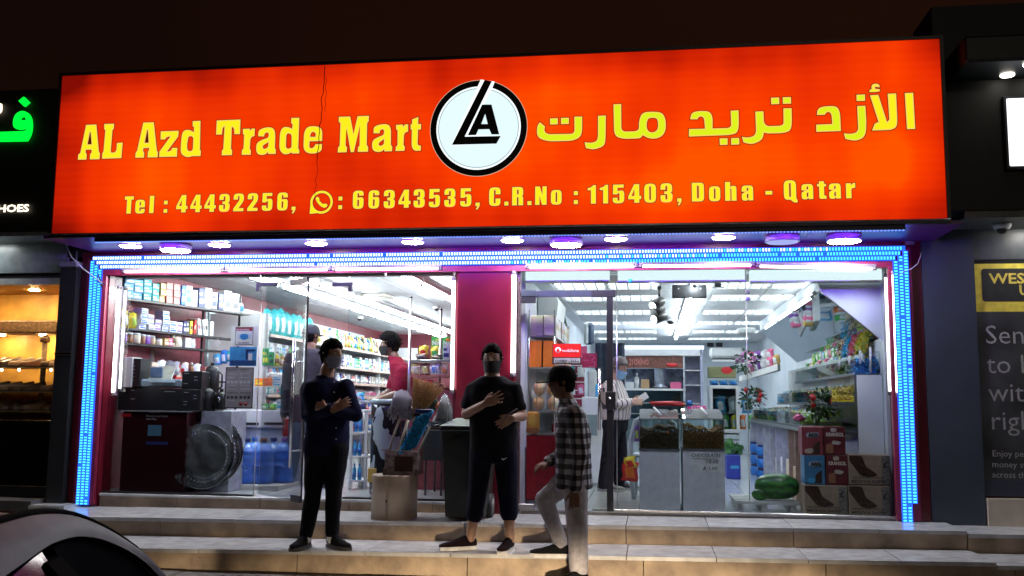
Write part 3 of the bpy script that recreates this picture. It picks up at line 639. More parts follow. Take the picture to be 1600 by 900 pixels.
# ================================================================== goods: small products, meshes shared
def pal(name, col, **k): return M(name, col, k.pop('rough', .4), **k)
PC = {'blue': (.02, .16, .55), 'skyblue': (.06, .38, .72), 'teal': (.01, .38, .42), 'white': (.75, .77, .80), 'gold': (.52, .33, .08), 'salmon': (.62, .20, .18), 'navy': (.02, .03, .14), 'black': (.02, .02, .024),
      'green': (.05, .36, .07), 'yellow': (.80, .66, .05), 'orange': (.80, .20, .03), 'red': (.62, .02, .03), 'purple': (.22, .07, .38), 'brown': (.20, .08, .035), 'cream': (.75, .66, .50), 'grey': (.36, .38, .41), 'pink': (.72, .13, .30), 'lime': (.42, .62, .10), 'kraft': (.48, .31, .17), 'silver': (.55, .57, .60), 'peach': (.85, .50, .28)}
def pm(c): return pal('product_'+c, PC[c], var=.06)
PCACHE = {}
def prod_mesh(kind, w, h, d, c1, c2):
    key = (kind, round(w, 2), round(h, 2), round(d, 2), c1, c2)
    if key in PCACHE: return PCACHE[key]
    m = MB(); ms = [pm(c1), pm(c2)]
    if kind == 'box':
        m.box((-w/2, 0, 0), (w/2, d, h), .003); m.mat(1).box((-w*.38, -.0015, h*.18), (w*.38, .001, h*.45)).box((-w*.42, -.0012, h*.62), (w*.1, .001, h*.78))
    elif kind == 'plain': m.box((-w/2, 0, 0), (w/2, d, h), .004); m.mat(1).box((-w*.3, -.0015, h*.35), (w*.3, .001, h*.62))
    elif kind == 'bottle':
        r = w/2; m.lathe([(r*.9, 0), (r, h*.03), (r, h*.62), (r*.8, h*.72), (r*.34, h*.80), (r*.34, h*.86)], (0, r, 0), 10); m.mat(1).lathe([(r*.44, h*.86), (r*.42, h)], (0, r, 0), 8).lathe([(r*1.01, h*.15), (r*1.01, h*.5)], (0, r, 0), 10)
    elif kind == 'jar':
        r = w/2; m.lathe([(r*.92, 0), (r, h*.06), (r, h*.74), (r*.85, h*.8)], (0, r, 0), 12); m.mat(1).lathe([(r*.95, h*.80), (r*.95, h*.97), (r*.85, h)], (0, r, 0), 12)
    elif kind == 'can':
        r = w/2; m.lathe([(r*.94, 0), (r, h*.04), (r, h*.95), (r*.92, h)], (0, r, 0), 10); m.mat(1).lathe([(r*1.01, h*.3), (r*1.01, h*.7)], (0, r, 0), 10)
    elif kind == 'bag':   # pillow-shaped pack with crimped ends
        n = 7
        for s_, dd in ((1, 0), (-1, 0)):
            vs = []; fs = []
            for j in range(n):
                v = j/(n-1); pinch = math.sin(PI*min(1, max(0, v)))**.5
                for i in range(6):
                    u = i/5; q = math.sin(PI*u)**.6*pinch; sag = .06*w*math.sin(PI*v*2.3)
                    vs.append(V(((u-.5)*w*(1-.10*pinch)+sag, d/2-s_*d/2*q, v*h*(1-.04*math.sin(u*9)))))
            for j in range(n-1):
                for i in range(5): m.mi; fs.append((j*6+i, j*6+i+1, (j+1)*6+i+1, (j+1)*6+i))
            k0 = len(m.f); m.mat(0).add(vs, fs, True)
            for k, f in enumerate(fs):
                if 1 <= k//5 <= 3 and 1 <= k % 5 <= 3: m.mi[k0+k] = 1
    me = bpy.data.meshes.new('product'); me.from_pydata([tuple(v) for v in m.v], [], m.f)
    me.polygons.foreach_set('use_smooth', m.sm); me.polygons.foreach_set('material_index', m.mi); me.update()
    for x in ms: me.materials.append(x)
    bm = bmesh.new(); bm.from_mesh(me); bmesh.ops.recalc_face_normals(bm, faces=bm.faces); bm.to_mesh(me); bm.free()
    PCACHE[key] = me; return me
def put(kind, p, w, h, d, c1, c2, name, label, cat, group=None, rz=0, rx=0, ry=0):
    o = bpy.data.objects.new(name, prod_mesh(kind, w, h, d, c1, c2)); C.objects.link(o); o.location = p; o.rotation_euler = (rx, ry, rz)
    return tag(o, label, cat, group)
NAMES = {'box': ('product_box', 'box'), 'plain': ('carton', 'carton'), 'bottle': ('product_bottle', 'bottle'), 'jar': ('jar', 'jar'), 'can': ('tin_can', 'can'), 'bag': ('product_bag', 'pack')}
ORDX = ORD+['seventeenth', 'eighteenth', 'nineteenth', 'twentieth']+['twenty-'+q for q in ORD[:9]]+['thirtieth']+['thirty-'+q for q in ORD[:9]]+['fortieth']+['forty-'+q for q in ORD[:9]]
def row(A, B, items, where, group, seed=1, start=0.0):
    """stand goods side by side along the line A-B (front bottom edge); items: (kind, w, h, d, c1, c2, stack, lean)"""
    A = V(A); B = V(B); L = (B-A).length; d = (B-A).normalized(); rz = math.atan2(d.y, d.x); s = start; r = random.Random(seed); n = 0; cnt = {}
    for it in items:
        kind, w, h, dd, c1, c2 = it[:6]; st = it[6] if len(it) > 6 else 1; lean = it[7] if len(it) > 7 else 0
        if s+w > L: break
        p = A+d*(s+w/2); nm, cat = NAMES[kind]; key = (c1, c2, kind); cnt[key] = cnt.get(key, 0)+1
        word = {'box': 'box', 'plain': 'carton', 'bottle': 'bottle', 'jar': 'jar', 'can': 'can', 'bag': 'bag'}[kind]
        for k in range(st):
            lv = '' if st == 1 else (', bottom of its stack', ', second in its stack', ', third in its stack', ', top of its stack')[k]
            col = c1 if c1 == c2 else c1+' and '+c2
            lab = '%s %s, %s such, %s%s' % (col, word, ORDX[cnt[key]-1], where, lv)
            q = p+V((0, 0, .001+k*(h+.001)))+V((-d.y, d.x, 0))*r.uniform(-.012, .012)
            put(kind, q, w*.97, h*r.uniform(.985, 1.0), dd, c1, c2, nm, lab, cat, group, rz+r.uniform(-.03, .03), 0, lean)
        s += w+r.uniform(.002, .012); n += 1
    return n
def board(A, B, dep, th, mat, name='shelf_board', parent=None, label=None, cat=None, group=None, side=1):
    """shelf board whose front bottom edge line is A-B; depth goes to the left of A-B"""
    A = V(A); B = V(B); d = (B-A).normalized(); s = V((-d.y, d.x, 0)).normalized()*side
    m = MB(); P = [A, B, B+s*dep, A+s*dep]
    m.add([p-V((0, 0, th)) for p in P]+[p-V((0, 0, .0005)) for p in P], [(0,3,2,1),(4,5,6,7),(0,1,5,4),(1,2,6,5),(2,3,7,6),(3,0,4,7)])
    return m.build(name, mat, parent, label, cat, group)

# ================================================================== LEFT SHOP
blk = M('black_shelf', (.015, .015, .018), .35); wsh = M('white_shelf', (.72, .74, .76), .4, var=.03)
sA, sB = at(190, 461, .22), at(392, 493, 2.15); zt = (sA.z+sB.z)/2; sA.z = sB.z = zt
mA, mB_ = at(188, 507, .22), at(376, 533, 2.1); zm = (mA.z+mB_.z)/2; mA.z = mB_.z = zm
jA, jB = at(188, 533, .22), at(350, 549, 1.9); zj = (jA.z+jB.z)/2; jA.z = jB.z = zj
wu = thing('wall_shelf_unit', 'black wall shelves of stationery and boxes left of the mask poster', 'shelf', (sA.x, sA.y, FL))
for a, b in ((sA, sB), (mA, mB_), (jA, jB)): board(a, b, .17, .022, blk, 'shelf_board', wu)
dS = (sB-sA).normalized(); nS = V((-dS.y, dS.x, 0))
for t in (.02, .68, .99):
    p = sA.lerp(sB, t)+nS*.16; MB().box((p.x-.012, p.y-.01, FL), (p.x+.012, p.y+.01, ZL-.15)).build('upright', blk, wu)
MB().box((LX0+.01, .3, zj-.5), (LX0+.03, 2.3, ZL-.02)).build('back_panel', M('maroon_back', (.26, .05, .07), .5), wu)
row(sA, sB, [('box', .13, .075, .12, 'skyblue', 'white', 3), ('box', .125, .068, .12, 'skyblue', 'white', 3), ('box', .115, .075, .12, 'teal', 'white', 3), ('box', .10, .065, .12, 'teal', 'cream', 3), ('box', .085, .07, .12, 'gold', 'cream', 3), ('box', .10, .075, .12, 'salmon', 'cream', 3), ('box', .10, .075, .12, 'salmon', 'white', 3),
    ('box', .07, .22, .12, 'blue', 'white'), ('box', .10, .23, .12, 'white', 'blue'), ('box', .08, .19, .12, 'white', 'grey'), ('box', .10, .22, .12, 'navy', 'grey'), ('box', .11, .24, .12, 'white', 'grey'), ('box', .09, .2, .12, 'grey', 'navy'), ('box', .09, .19, .12, 'navy', 'white'), ('box', .13, .24, .12, 'white', 'black'), ('box', .13, .22, .12, 'white', 'black'), ('bag', .12, .12, .1, 'silver', 'blue')], 'top black wall shelf', 'boxes on the top black wall shelf', 3, .03)
row(mA, mB_, [('bag', .12, .19, .10, 'yellow', 'white'), ('bag', .11, .17, .10, 'yellow', 'lime'), ('box', .105, .055, .12, 'white', 'blue', 4), ('box', .09, .055, .12, 'white', 'grey', 3), ('box', .10, .06, .12, 'white', 'purple', 2), ('box', .10, .055, .12, 'white', 'blue', 4), ('box', .12, .06, .12, 'white', 'blue', 2), ('box', .1, .06, .12, 'white', 'purple', 2), ('box', .05, .14, .12, 'navy', 'white'), ('box', .05, .15, .12, 'black', 'white'),
    ('plain', .045, .15, .12, 'yellow', 'black'), ('plain', .03, .17, .12, 'red', 'cream', 1, .12), ('plain', .03, .18, .12, 'brown', 'red', 1, -.15), ('plain', .04, .19, .12, 'white', 'red', 1, -.15), ('plain', .04, .18, .12, 'white', 'grey', 1, -.2), ('plain', .03, .18, .12, 'white', 'brown', 1, -.22), ('plain', .06, .19, .12, 'white', 'black', 1, -.1), ('plain', .06, .17, .12, 'white', 'silver')], 'second black wall shelf', 'goods on the second black wall shelf', 5, .03)
row(jA, jB, [('jar', .09, .10, .09, 'purple', 'white'), ('jar', .09, .11, .09, 'brown', 'white'), ('jar', .09, .11, .09, 'cream', 'white'), ('jar', .08, .10, .09, 'brown', 'silver'), ('jar', .08, .10, .09, 'purple', 'white'), ('jar', .08, .10, .09, 'kraft', 'white'), ('jar', .08, .07, .09, 'cream', 'silver'), ('box', .08, .08, .09, 'gold', 'white'), ('box', .06, .09, .09, 'pink', 'white'), ('can', .06, .13, .06, 'cream', 'brown'), ('bag', .12, .13, .06, 'cream', 'white'), ('box', .1, .11, .09, 'white', 'cream'), ('bag', .12, .12, .06, 'white', 'silver')], 'third black wall shelf', 'goods on the third black wall shelf', 7, .03)
kA, kB = at(212, 590, .62), at(352, 597, 1.75); kA.z = kB.z = (kA.z+kB.z)/2
board(kA, kB, .2, .02, blk, 'shelf_board', wu)
row(kA, kB, [('can', .06, .15, .06, 'cream', 'brown'), ('bag', .11, .2, .08, 'grey', 'cream'), ('box', .09, .18, .1, 'cream', 'kraft'), ('bag', .12, .21, .08, 'white', 'silver'), ('bag', .1, .18, .08, 'brown', 'cream'), ('box', .09, .17, .1, 'red', 'cream'), ('bag', .1, .2, .08, 'cream', 'grey'), ('bottle', .06, .2, .06, 'brown', 'white'), ('bag', .11, .19, .08, 'silver', 'white'), ('box', .08, .16, .1, 'salmon', 'cream')], 'lowest black wall shelf', 'goods on the lowest black wall shelf', 15, .02)
# hanging packs under the lowest shelf
for i, (px, py, w, h, c1, c2) in enumerate(((232, 570, .12, .18, 'cream', 'white'), (262, 586, .09, .16, 'grey', 'cream'), (273, 586, .09, .15, 'white', 'silver'), (285, 588, .08, .13, 'white', 'red'), (338, 570, .1, .12, 'skyblue', 'white'), (348, 568, .08, .15, 'blue', 'white'), (357, 565, .08, .12, 'teal', 'white'))):
    p = at(px, py, 1.0); put('bag', p, w, h, .04, c1, c2, 'product_bag', '%s and %s pack hanging behind the counter boxes, %s from the left' % (c1, c2, ORD[i]), 'pack', 'packs hanging behind the left counter')
# counter with dark advertising front
cx0, cx1 = at(186, 700, .12).x, at(287, 700, .12).x
zc = at(240, 642, .12).z
ct = thing('display_counter', 'low counter with dark red advertising front behind the left window', 'counter', ((cx0+cx1)/2, .2, FL))
drk = M('dark_red_print', (.028, .004, .007), .25, var=.1)
MB().box((cx0, .16, FL+.002), (cx1, .75, zc-.012), .006).build('body', drk, ct)
MB().box((cx0-.01, .14, zc-.011), (cx1+.01, .78, zc), .003).build('top', M('counter_top', (.25, .26, .28), .3), ct)
for px0, px1, py0, py1, mt, nm in ((231, 252, 664, 681, M('print_phone', (.06, .16, .26), .5), 'printed_phone'), (240, 243, 655, 656, pm('grey'), 'printed_line'), (228, 262, 690, 695, pm('navy'), 'printed_box'), (190, 205, 646, 651, pm('red'), 'printed_mark')):
    a, b = rect(px0, py0, px1, py1, .1585, .001); MB().box(a, b).build(nm, mt, ct)
text_mesh('printed_text', 'vodafone', pm('grey'), at(232, 645, .157), .035, parent=ct)
text_mesh('printed_text', 'Because you get beyond', pm('grey'), at(228, 651, .157), .03, parent=ct, width=.23); text_mesh('printed_text', 'with Plus.', pm('grey'), at(228, 656, .157), .03, parent=ct)
# white low cabinet behind the trays, and the wall part right of it
a, b = rect(286, 641, 356, 690, .75, .5); MB().box((a[0], .75, FL+.002), (b[0], 1.2, b[2]), .006).build('low_cabinet', M('lilac_white', (.36, .37, .44), .4), None, 'plain lilac-white cabinet standing behind the round trays', 'cabinet')
cb = thing('glass_counter', 'white glass-fronted counter behind the blue water bottles', 'counter', at(400, 720, 1.3))
a, b = rect(357, 641, 470, 668, 1.3, .6); MB().box((a[0], 1.3, a[2]), (b[0], 1.9, b[2]), .005).build('upper_body', white_m, cb)
a2, b2 = rect(357, 668, 470, 745, 1.32, .5); MB().box((a2[0], 1.34, FL+.003), (b2[0], 1.85, a[2]-.002), .004).build('lower_body', M('pale_blue_panel', (.58, .64, .74), .35), cb)
for px0, px1 in ((358, 404), (412, 452)):
    a3, b3 = rect(px0, 660, px1, 664, 1.295, .02); MB().box(a3, b3).build('handle_rail', blk, cb)
# goods on top of it
gA, gB = at(403, 640, 1.4), at(470, 640, 1.4); gA.z = gB.z = b[2]+.001
row(gA, gB, [('bag', .09, .07, .08, 'green', 'white'), ('bag', .09, .07, .08, 'green', 'lime'), ('box', .07, .12, .08, 'white', 'skyblue'), ('bottle', .05, .13, .05, 'skyblue', 'white'), ('box', .1, .08, .08, 'grey', 'white')], 'on the white counter above the water bottles', 'goods on the white counter', 9, .02)
shg = thing('glass_shelf', 'small glass shelves of lotions and tissues left of the man in grey', 'shelf', at(420, 640, 1.7))
for k, (py, its) in enumerate(((603, [('box', .1, .09, .1, 'orange', 'yellow'), ('box', .09, .1, .1, 'orange', 'red'), ('box', .1, .06, .1, 'white', 'skyblue', 2), ('bottle', .06, .16, .06, 'pink', 'white'), ('box', .08, .07, .1, 'white', 'purple', 2), ('bottle', .05, .15, .05, 'yellow', 'white')]), (571, [('box', .07, .2, .1, 'green', 'yellow'), ('box', .06, .16, .1, 'green', 'black'), ('bottle', .05, .17, .05, 'yellow', 'brown'), ('bottle', .05, .15, .05, 'gold', 'cream'), ('bottle', .06, .2, .06, 'black', 'white'), ('bottle', .05, .18, .05, 'blue', 'white')]))):
    A = at(396 if k == 0 else 408, py, 1.75); B = at(470, py+3, 1.9); B.z = A.z
    board(A, B, .3, .012, wsh, 'shelf_board', shg); row(A, B, its, '%s little shelf by door' % ('lower', 'upper')[k], 'lotions on the little shelves', 11+k, .01)
# long white wall shelving running to the back
XS = -4.72
lsu = thing('wall_shelf_unit', 'long white wall shelving full of toiletries running to the back of the shop', 'shelf', (XS, 5, FL))
MB().box((LX0+.01, 2.35, FL), (LX0+.05, 10.2, 2.33)).build('back_panel', M('pale_teal_panel', (.42, .52, .55), .4), lsu)
r = random.Random(11)
LV = [(1.94, 'top'), (1.64, 'second'), (1.40, 'third'), (1.19, 'fourth'), (.93, 'fifth'), (.62, 'lowest')]
for z, nm in LV:
    board((XS, 2.4, z), (XS, 10.1, z), .5, .028, wsh, 'shelf_board', lsu, side=1)
    MB().box((XS+.002, 2.4, z-.03), (XS+.012, 10.1, z+.006)).build('price_rail', M('price_rail', (.72, .55, .48), .4), lsu)
for y in (2.4, 4.9, 7.4, 10.1): MB().box((LX0+.05, y-.012, FL), (XS-.02, y+.012, 2.2)).build('divider', wsh, lsu)
for z, nm in LV:
    its = []; y = 2.45
    while len(its) < 62:
        if z > 1.9 and len(its) < 8: its.append(('bag', .21, r.uniform(.30, .38), .14, 'teal', 'white'))
        elif z > 1.9: its.append(('bottle', r.uniform(.06, .09), r.uniform(.2, .27), .07, r.choice(['green', 'white', 'lime', 'black', 'navy', 'teal', 'salmon', 'cream', 'brown', 'yellow']), r.choice(['white', 'gold', 'blue', 'green'])))
        elif z > 1.6: its.append(r.choice([('box', .11, .20, .1, 'white', r.choice(['salmon', 'green', 'blue'])), ('box', .10, .16, .1, r.choice(['white', 'green', 'navy', 'skyblue']), 'white'), ('bottle', .07, .2, .07, r.choice(['white', 'green', 'skyblue']), 'white')]))
        elif z > 1.35: its.append(r.choice([('bottle', .08, .15, .08, r.choice(['white', 'skyblue', 'brown', 'salmon']), 'white'), ('box', .09, .14, .1, r.choice(['navy', 'white', 'grey', 'cream']), 'white')]))
        elif z > 1.1: its.append(r.choice([('bag', .12, .11, .1, 'teal', 'white'), ('bag', .12, .12, .1, 'white', 'teal'), ('bag', .11, .11, .1, 'white', 'pink')]))
        else: its.append(r.choice([('bag', .16, .2, .12, 'skyblue', 'white'), ('bottle', .1, .2, .1, 'blue', 'white'), ('box', .14, .18, .12, 'white', 'red'), ('bag', .15, .2, .1, 'pink', 'white'), ('bottle', .1, .19, .1, 'navy', 'red')]))
    row((XS-.04, 2.45, z), (XS-.06, 9.3, z), its, nm+' white wall shelf', 'goods on the %s long white wall shelf' % nm, int(z*100))
# the pale picture panel over the far shelving
MB().box((LX0+.012, 5.6, 2.08), (LX0+.03, 9.0, 2.38)).build('header_board', M('aqua_header', (.45, .60, .62), .4), None, 'long pale aqua header board with a wave above the far shelving', 'board')
MB().box((LX0+.012, 2.3, 2.10), (LX0+.03, 5.2, 2.36)).build('header_board', M('aqua_header', (.45, .60, .62), .4), None, 'pale aqua header board above the teal diaper packs', 'board')
# counter machines and boxes behind the window, standing on the counter
def blackbox(px0, py0, px1, py1, Y, dep, label, name='product_carton', mat=None, cat='box', marks=3, seed=0, stand=None):
    a, b = rect(px0, py0, px1, py1, Y, dep); a = list(a)
    if stand is not None: a[2] = stand
    t = thing(name, label, cat, ((a[0]+b[0])/2, Y+dep/2, a[2])); MB().box(a, b, .006).build('body', mat or blk, t)
    rr = random.Random(px0); W = b[0]-a[0]; H = b[2]-a[2]
    for k in range(marks):
        z = a[2]+H*(.85-.75*k/max(1, marks)); x = a[0]+W*rr.choice((.1, .62)); MB().box((x, Y-.0012, z), (x+W*rr.uniform(.15, .28), Y+.001, z+.008)).build('printed_mark', pm('grey'), t)
    return t
blackbox(184, 605, 217, 641, .3, .3, 'black carton with pale edge at the left end of the left counter', marks=2, stand=zc+.001)
blackbox(212, 607, 284, 641, .28, .36, 'wide black carton under the grey printer', marks=1, stand=zc+.001)
blackbox(183, 558, 206, 605, .26, .2, 'white carton with line drawing at far left above the counter', mat=white_m, marks=4)
blackbox(206, 560, 219, 605, .28, .2, 'tall narrow black carton with white icons down its side', marks=6)
blackbox(284, 580, 315, 608, .26, .3, 'black coffee-machine carton on top of another, right of the printer', marks=4)
blackbox(284, 609, 313, 641, .26, .3, 'black coffee-machine carton below a like one, right of the printer', marks=5, stand=at(300, 641, .26).z)
pr = thing('printer', 'light grey-blue printer with raised paper tray on the left counter', 'printer', at(250, 607, .3))
a, b = rect(218, 592, 283, 606, .3, .32); MB().box(a, b, .02).build('body', M('printer_grey', (.32, .40, .48), .4), pr)
p = at(245, 592, .42); MB().add([p+V(q) for q in ((-.10, 0, 0), (.16, 0, 0), (.12, .16, .14), (-.06, .16, .14), (-.10, .02, 0), (.16, .02, 0), (.12, .175, .14), (-.06, .175, .14))], [(0,1,2,3),(7,6,5,4),(0,4,5,1),(1,5,6,2),(2,6,7,3),(3,7,4,0)]).build('paper_tray', M('printer_tray', (.45, .45, .36), .5), pr)
p = at(242, 590, .40); MB().box(p+V((-.06, 0, 0)), p+V((.08, .02, .11)), .01).build('control_panel', M('printer_blue', (.12, .20, .36), .3), pr)
p = at(258, 597, .295); MB().box(p+V((-.15, -.06, -.012)), p+V((.12, .02, .006)), .006).build('output_tray', M('printer_grey', (.32, .40, .48), .4), pr)
for i, (px, py0, py1, rr_, lb) in enumerate(((330, 571, 618, .075, 'tall black urn with chrome badge right of the coffee-machine cartons'), (322, 606, 640, .07, 'short black kettle in front of the tall black urn'), (345, 612, 640, .06, 'small black kettle beside the grey price poster'))):
    p = at(px, py1, .42+.1*(i == 0)); q = at(px, py0, .42+.1*(i == 0)); h = q.z-p.z
    t = thing(('water_urn', 'kettle', 'kettle')[i], lb, ('urn', 'kettle', 'kettle')[i], p)
    MB().lathe([(rr_*.9, 0), (rr_, h*.05), (rr_, h*.8), (rr_*.8, h*.93), (rr_*.3, h)], p, 18).build('body', black_m, t)
    MB().lathe([(.02, 0), (.02, .03), (.008, .035)], p+V((0, 0, h)), 10).build('lid_knob', black_m, t)
    MB().ball(p+V((0, -rr_, h*.55)), .018, 8, (1, .3, 1.6)).build('badge', chrome_m, t)
    MB().tube([p+V((rr_*.9, 0, h*.8)), p+V((rr_*1.5, 0, h*.7)), p+V((rr_*1.5, 0, h*.3)), p+V((rr_*.95, 0, h*.2))], .01, 6).build('handle', black_m, t)
    if i == 0: MB().box((p.x-.09, p.y-.08, zc+.001), (p.x+.09, p.y+.12, p.z-.001), .004).build('stand', black_m, t)
# base carrying the urn area
a, b = rect(315, 634, 362, 641, .35, .35); MB().box((a[0], .35, FL+.002), (b[0], .72, zc-.001)).build('display_plinth', M('lilac_white', (.36, .37, .44), .4), None, 'low lilac-white plinth carrying the kettles right of the dark counter', 'plinth')
# round trays wrapped in plastic
def tray(cx, cz, R, Y, tilt, label, film):
    t = thing('serving_tray', label, 'tray', (cx, Y, cz-R))
    T = Matrix.Rotation(tilt, 3, 'X'); m = MB(); pr_ = [(0.001, .012), (R*.62, .012), (R*.70, .018), (R*.80, .034), (R*.84, .036), (R*.93, .012), (R, -.004), (R, .002), (R*.93, .022), (R*.84, .046), (R*.6, .024), (0.001, .024)]
    m.lathe(pr_, (0, 0, 0), 48, 'y'); m.v = [T @ v + V((cx, Y, cz)) for v in m.v]; m.build('dish', M('dark_chrome', (.50, .51, .53), .13, 1, var=.3, scale=9), t)
    m = MB()
    for k in range(40):
        q = 2*PI*k/40; m.ball(T @ V((R*.76*math.cos(q), -.004, R*.76*math.sin(q)))+V((cx, Y, cz)), .015, 6, (1, .6, 1))
    m.build('beaded_rim', chrome_m, t, kind='stuff')
    if film:
        rr = random.Random(4); m = MB(); vs = []; fs = []; n = 22
        for j in range(n):
            for i in range(n):
                u = (i/(n-1)-.5)*2; v = (j/(n-1)-.5)*2; s = max(abs(u), abs(v)); ang = math.atan2(v, u); rad = s*R*(1.0+.03*math.sin(5*ang)+.02*math.sin(9*ang+1))
                vs.append(T @ V((rad*math.cos(ang), -.05-.018*rr.random()-.01*math.sin(u*7+v*5), rad*math.sin(ang)))+V((cx, Y, cz)))
        for j in range(n-1):
            for i in range(n-1): fs.append((j*n+i, j*n+i+1, (j+1)*n+i+1, (j+1)*n+i))
        m.add(vs, fs, True).build('plastic_wrap', hazyplastic, t)
    return t
c0 = at(318, 713, .24); tray(c0.x, c0.z, .325, .24, -.10, 'large round silver tray wrapped in clear plastic leaning by the counter', True)
c0 = at(327, 706, .33); tray(c0.x, c0.z, .35, .36, -.10, 'larger dark round tray standing behind the plastic-wrapped one', False)
# blue water bottles
bl_m = M('blue_polycarbonate', (.03, .13, .58), .12, var=.15, scale=6, coat=.6); nt = bl_m.node_tree; b_ = nt.nodes['Principled BSDF']; lw_ = nd(nt, 'ShaderNodeLayerWeight', Blend=.45); mx = nd(nt, 'ShaderNodeMix', data_type='RGBA'); lk_ = b_.inputs['Base Color'].links[0].from_socket
nt.links.new(lw_.outputs['Facing'], mx.inputs[0]); nt.links.new(lk_, mx.inputs[6]); mx.inputs[7].default_value = (.30, .52, .95, 1); nt.links.new(mx.outputs[2], b_.inputs['Base Color'])
def wbottle(p, R, H, cap, label):
    t = thing('water_bottle', label, 'water bottle', p, 'blue water-cooler bottles'); pf = [(R*.85, 0), (R, .02)]
    for k in range(4): z = H*(.06+.15*k); pf += [(R, z), (R, z+H*.10), (R*.955, z+H*.115), (R*.955, z+H*.13)]
    pf += [(R, H*.68), (R*.93, H*.75), (R*.55, H*.85), (R*.26, H*.90), (R*.24, H*.95)]
    MB().lathe(pf, p, 24).build('bottle', bl_m, t)
    MB().lathe([(R*.30, H*.93), (R*.30, H), (R*.24, H*1.01)], p, 14).build('cap', pm(cap), t)
    MB().tube([p+V((-R*.5, -R*.78, H*.36)), p+V((-R*.4, -R*1.08, H*.40)), p+V((R*.2, -R*1.12, H*.40)), p+V((R*.35, -R*.85, H*.36))], .012, 6).build('handle', bl_m, t)
plat = MB().box((at(352, 745, .75).x, .62, FL+.002), (at(462, 740, 1.1).x, 1.2, FL+.05)).build('low_platform', white_m, None, 'low white platform under the blue water bottles', 'platform')
for i, (px, y, cap, lb) in enumerate(((384, .80, 'navy', 'blue water bottle with navy cap, leftmost and nearest the trays'), (410, .86, 'brown', 'blue water bottle with brown cap, second from the left'), (426, 1.02, 'navy', 'blue water bottle with dark blue cap, third from the left'), (443, 1.02, 'purple', 'blue water bottle with violet cap, nearest the man in grey'), (396, 1.08, 'blue', 'blue water bottle half hidden behind the two nearest ones'))):
    p = at(px, 735, y); p.z = FL+.051; wbottle(p, .125-.004*i, .47, cap, lb)
a, b = rect(441, 655, 462, 682, 1.22, .1); t = MB().box(a, b, .006).build('gift_bag', pm('red'), None, 'small red bag with white emblem beside the man in grey', 'bag')
# ---- posters stuck inside the left glass
pw = M('poster_paper', (.74, .80, .74), .6, var=.03)
po = thing('mask_poster', 'white and red NO FACE MASK NO ENTRY poster on the left glass', 'poster', at(382, 541, .03))
def flat(parent, name, px0, py0, px1, py1, Y, mat, th=.001):
    a, b = rect(px0, py0, px1, py1, Y-th, th); return MB().box(a, b).build(name, mat, parent)
flat(po, 'sheet', 361, 510, 403, 541, .03, pw); rd = M('print_red', (.30, .03, .03), .5); bk = M('print_black', (.03, .03, .03), .5)
flat(po, 'border', 367.5, 511, 395.5, 538.5, .0285, bk); flat(po, 'inner_sheet', 368.3, 511.8, 394.7, 537.8, .027, pw); flat(po, 'red_band', 368.3, 511.8, 394.7, 517, .0255, rd)
text_mesh('printed_text', 'NO FACE MASK', white_m, at(369.5, 516.3, .024), .022, width=.135, bold=.03, parent=po)
text_mesh('printed_text', 'NO ENTRY', bk, at(371.5, 536.8, .0255), .024, width=.115, bold=.01, parent=po)
c0 = at(381.5, 526, .0255); m = MB(); ol = rnd([(-.045, .022, .02), (0, .030, .02), (.045, .022, .02), (.040, -.02, .02), (0, -.036, .02), (-.040, -.02, .02)])
m.prism(ol, [], lambda u, v, d: V((c0.x+u, c0.y-d, c0.z+v)), 0, .001).build('mask_picture', pm('skyblue'), po)
for s_ in (-1, 1): MB().tube([c0+V((s_*.043, -.001, .018)), c0+V((s_*.066, -.001, .014)), c0+V((s_*.062, -.001, -.012)), c0+V((s_*.04, -.001, -.016))], .0022, 4).build('mask_loop', pm('skyblue'), po)
for k in range(3): flat(po, 'mask_fold', 376, 523+3*k, 387, 523.5+3*k, .0243, pm('navy'))
pb = thing('blue_poster', 'blue poster with a phone picture under the mask poster', 'poster', at(380, 572, .03)); flat(pb, 'sheet', 358.5, 542, 401, 572, .03, M('poster_blue', (.06, .32, .66), .5))
flat(pb, 'lower_panel', 359, 563, 400, 571, .0285, M('poster_blue_dark', (.02, .08, .24), .5)); flat(pb, 'phone_picture', 388, 552, 394, 563, .0285, pm('white')); flat(pb, 'arrow_stem', 384, 546, 398, 549, .0285, pm('navy')); flat(pb, 'arrow_stem', 384, 546, 387, 562, .0270, pm('navy'))
text_mesh('printed_text', 'OUR', pm('skyblue'), at(363, 554, .0265), .055, bold=.03, parent=pb, width=.09)
pg = thing('price_poster', 'grey framed poster of small print and pictures below the blue poster', 'poster', at(373, 638, .03)); flat(pg, 'frame', 351.5, 574, 395.5, 638, .03, blk); flat(pg, 'sheet', 353, 575.5, 394, 636.5, .0285, M('poster_grey', (.36, .34, .34), .5))
for r_ in range(9):
    for c_ in range(2):
        if r_ in (3, 7): 
            for q in range(3): flat(pg, 'printed_picture', 354.5+q*6+c_*20, 577+r_*6, 358.5+q*6+c_*20, 581+r_*6, .027, bk if r_ == 7 else pm('silver'))
        else: flat(pg, 'printed_line', 355+c_*20, 577.5+r_*6, 372+c_*20-(r_*5 % 6), 578.4+r_*6, .027, bk if r_ % 3 == 0 else pm('silver'))
for px in (376, 384): 
    c0 = at(px, 631, .0265); MB().lathe([(.02, 0), (.02, .001)], c0, 14, 'y').build('printed_seal', rd, pg)
MB().prism([(0, -.045), (.035, 0), (0, .045), (-.035, 0)], [], (lambda c0: lambda u, v, d: V((c0.x+u, c0.y-d, c0.z+v)))(at(340, 536, .03)), 0, .002).build('window_sticker', white_m, None, 'white diamond sticker on the left glass beside the mask poster', 'sticker')

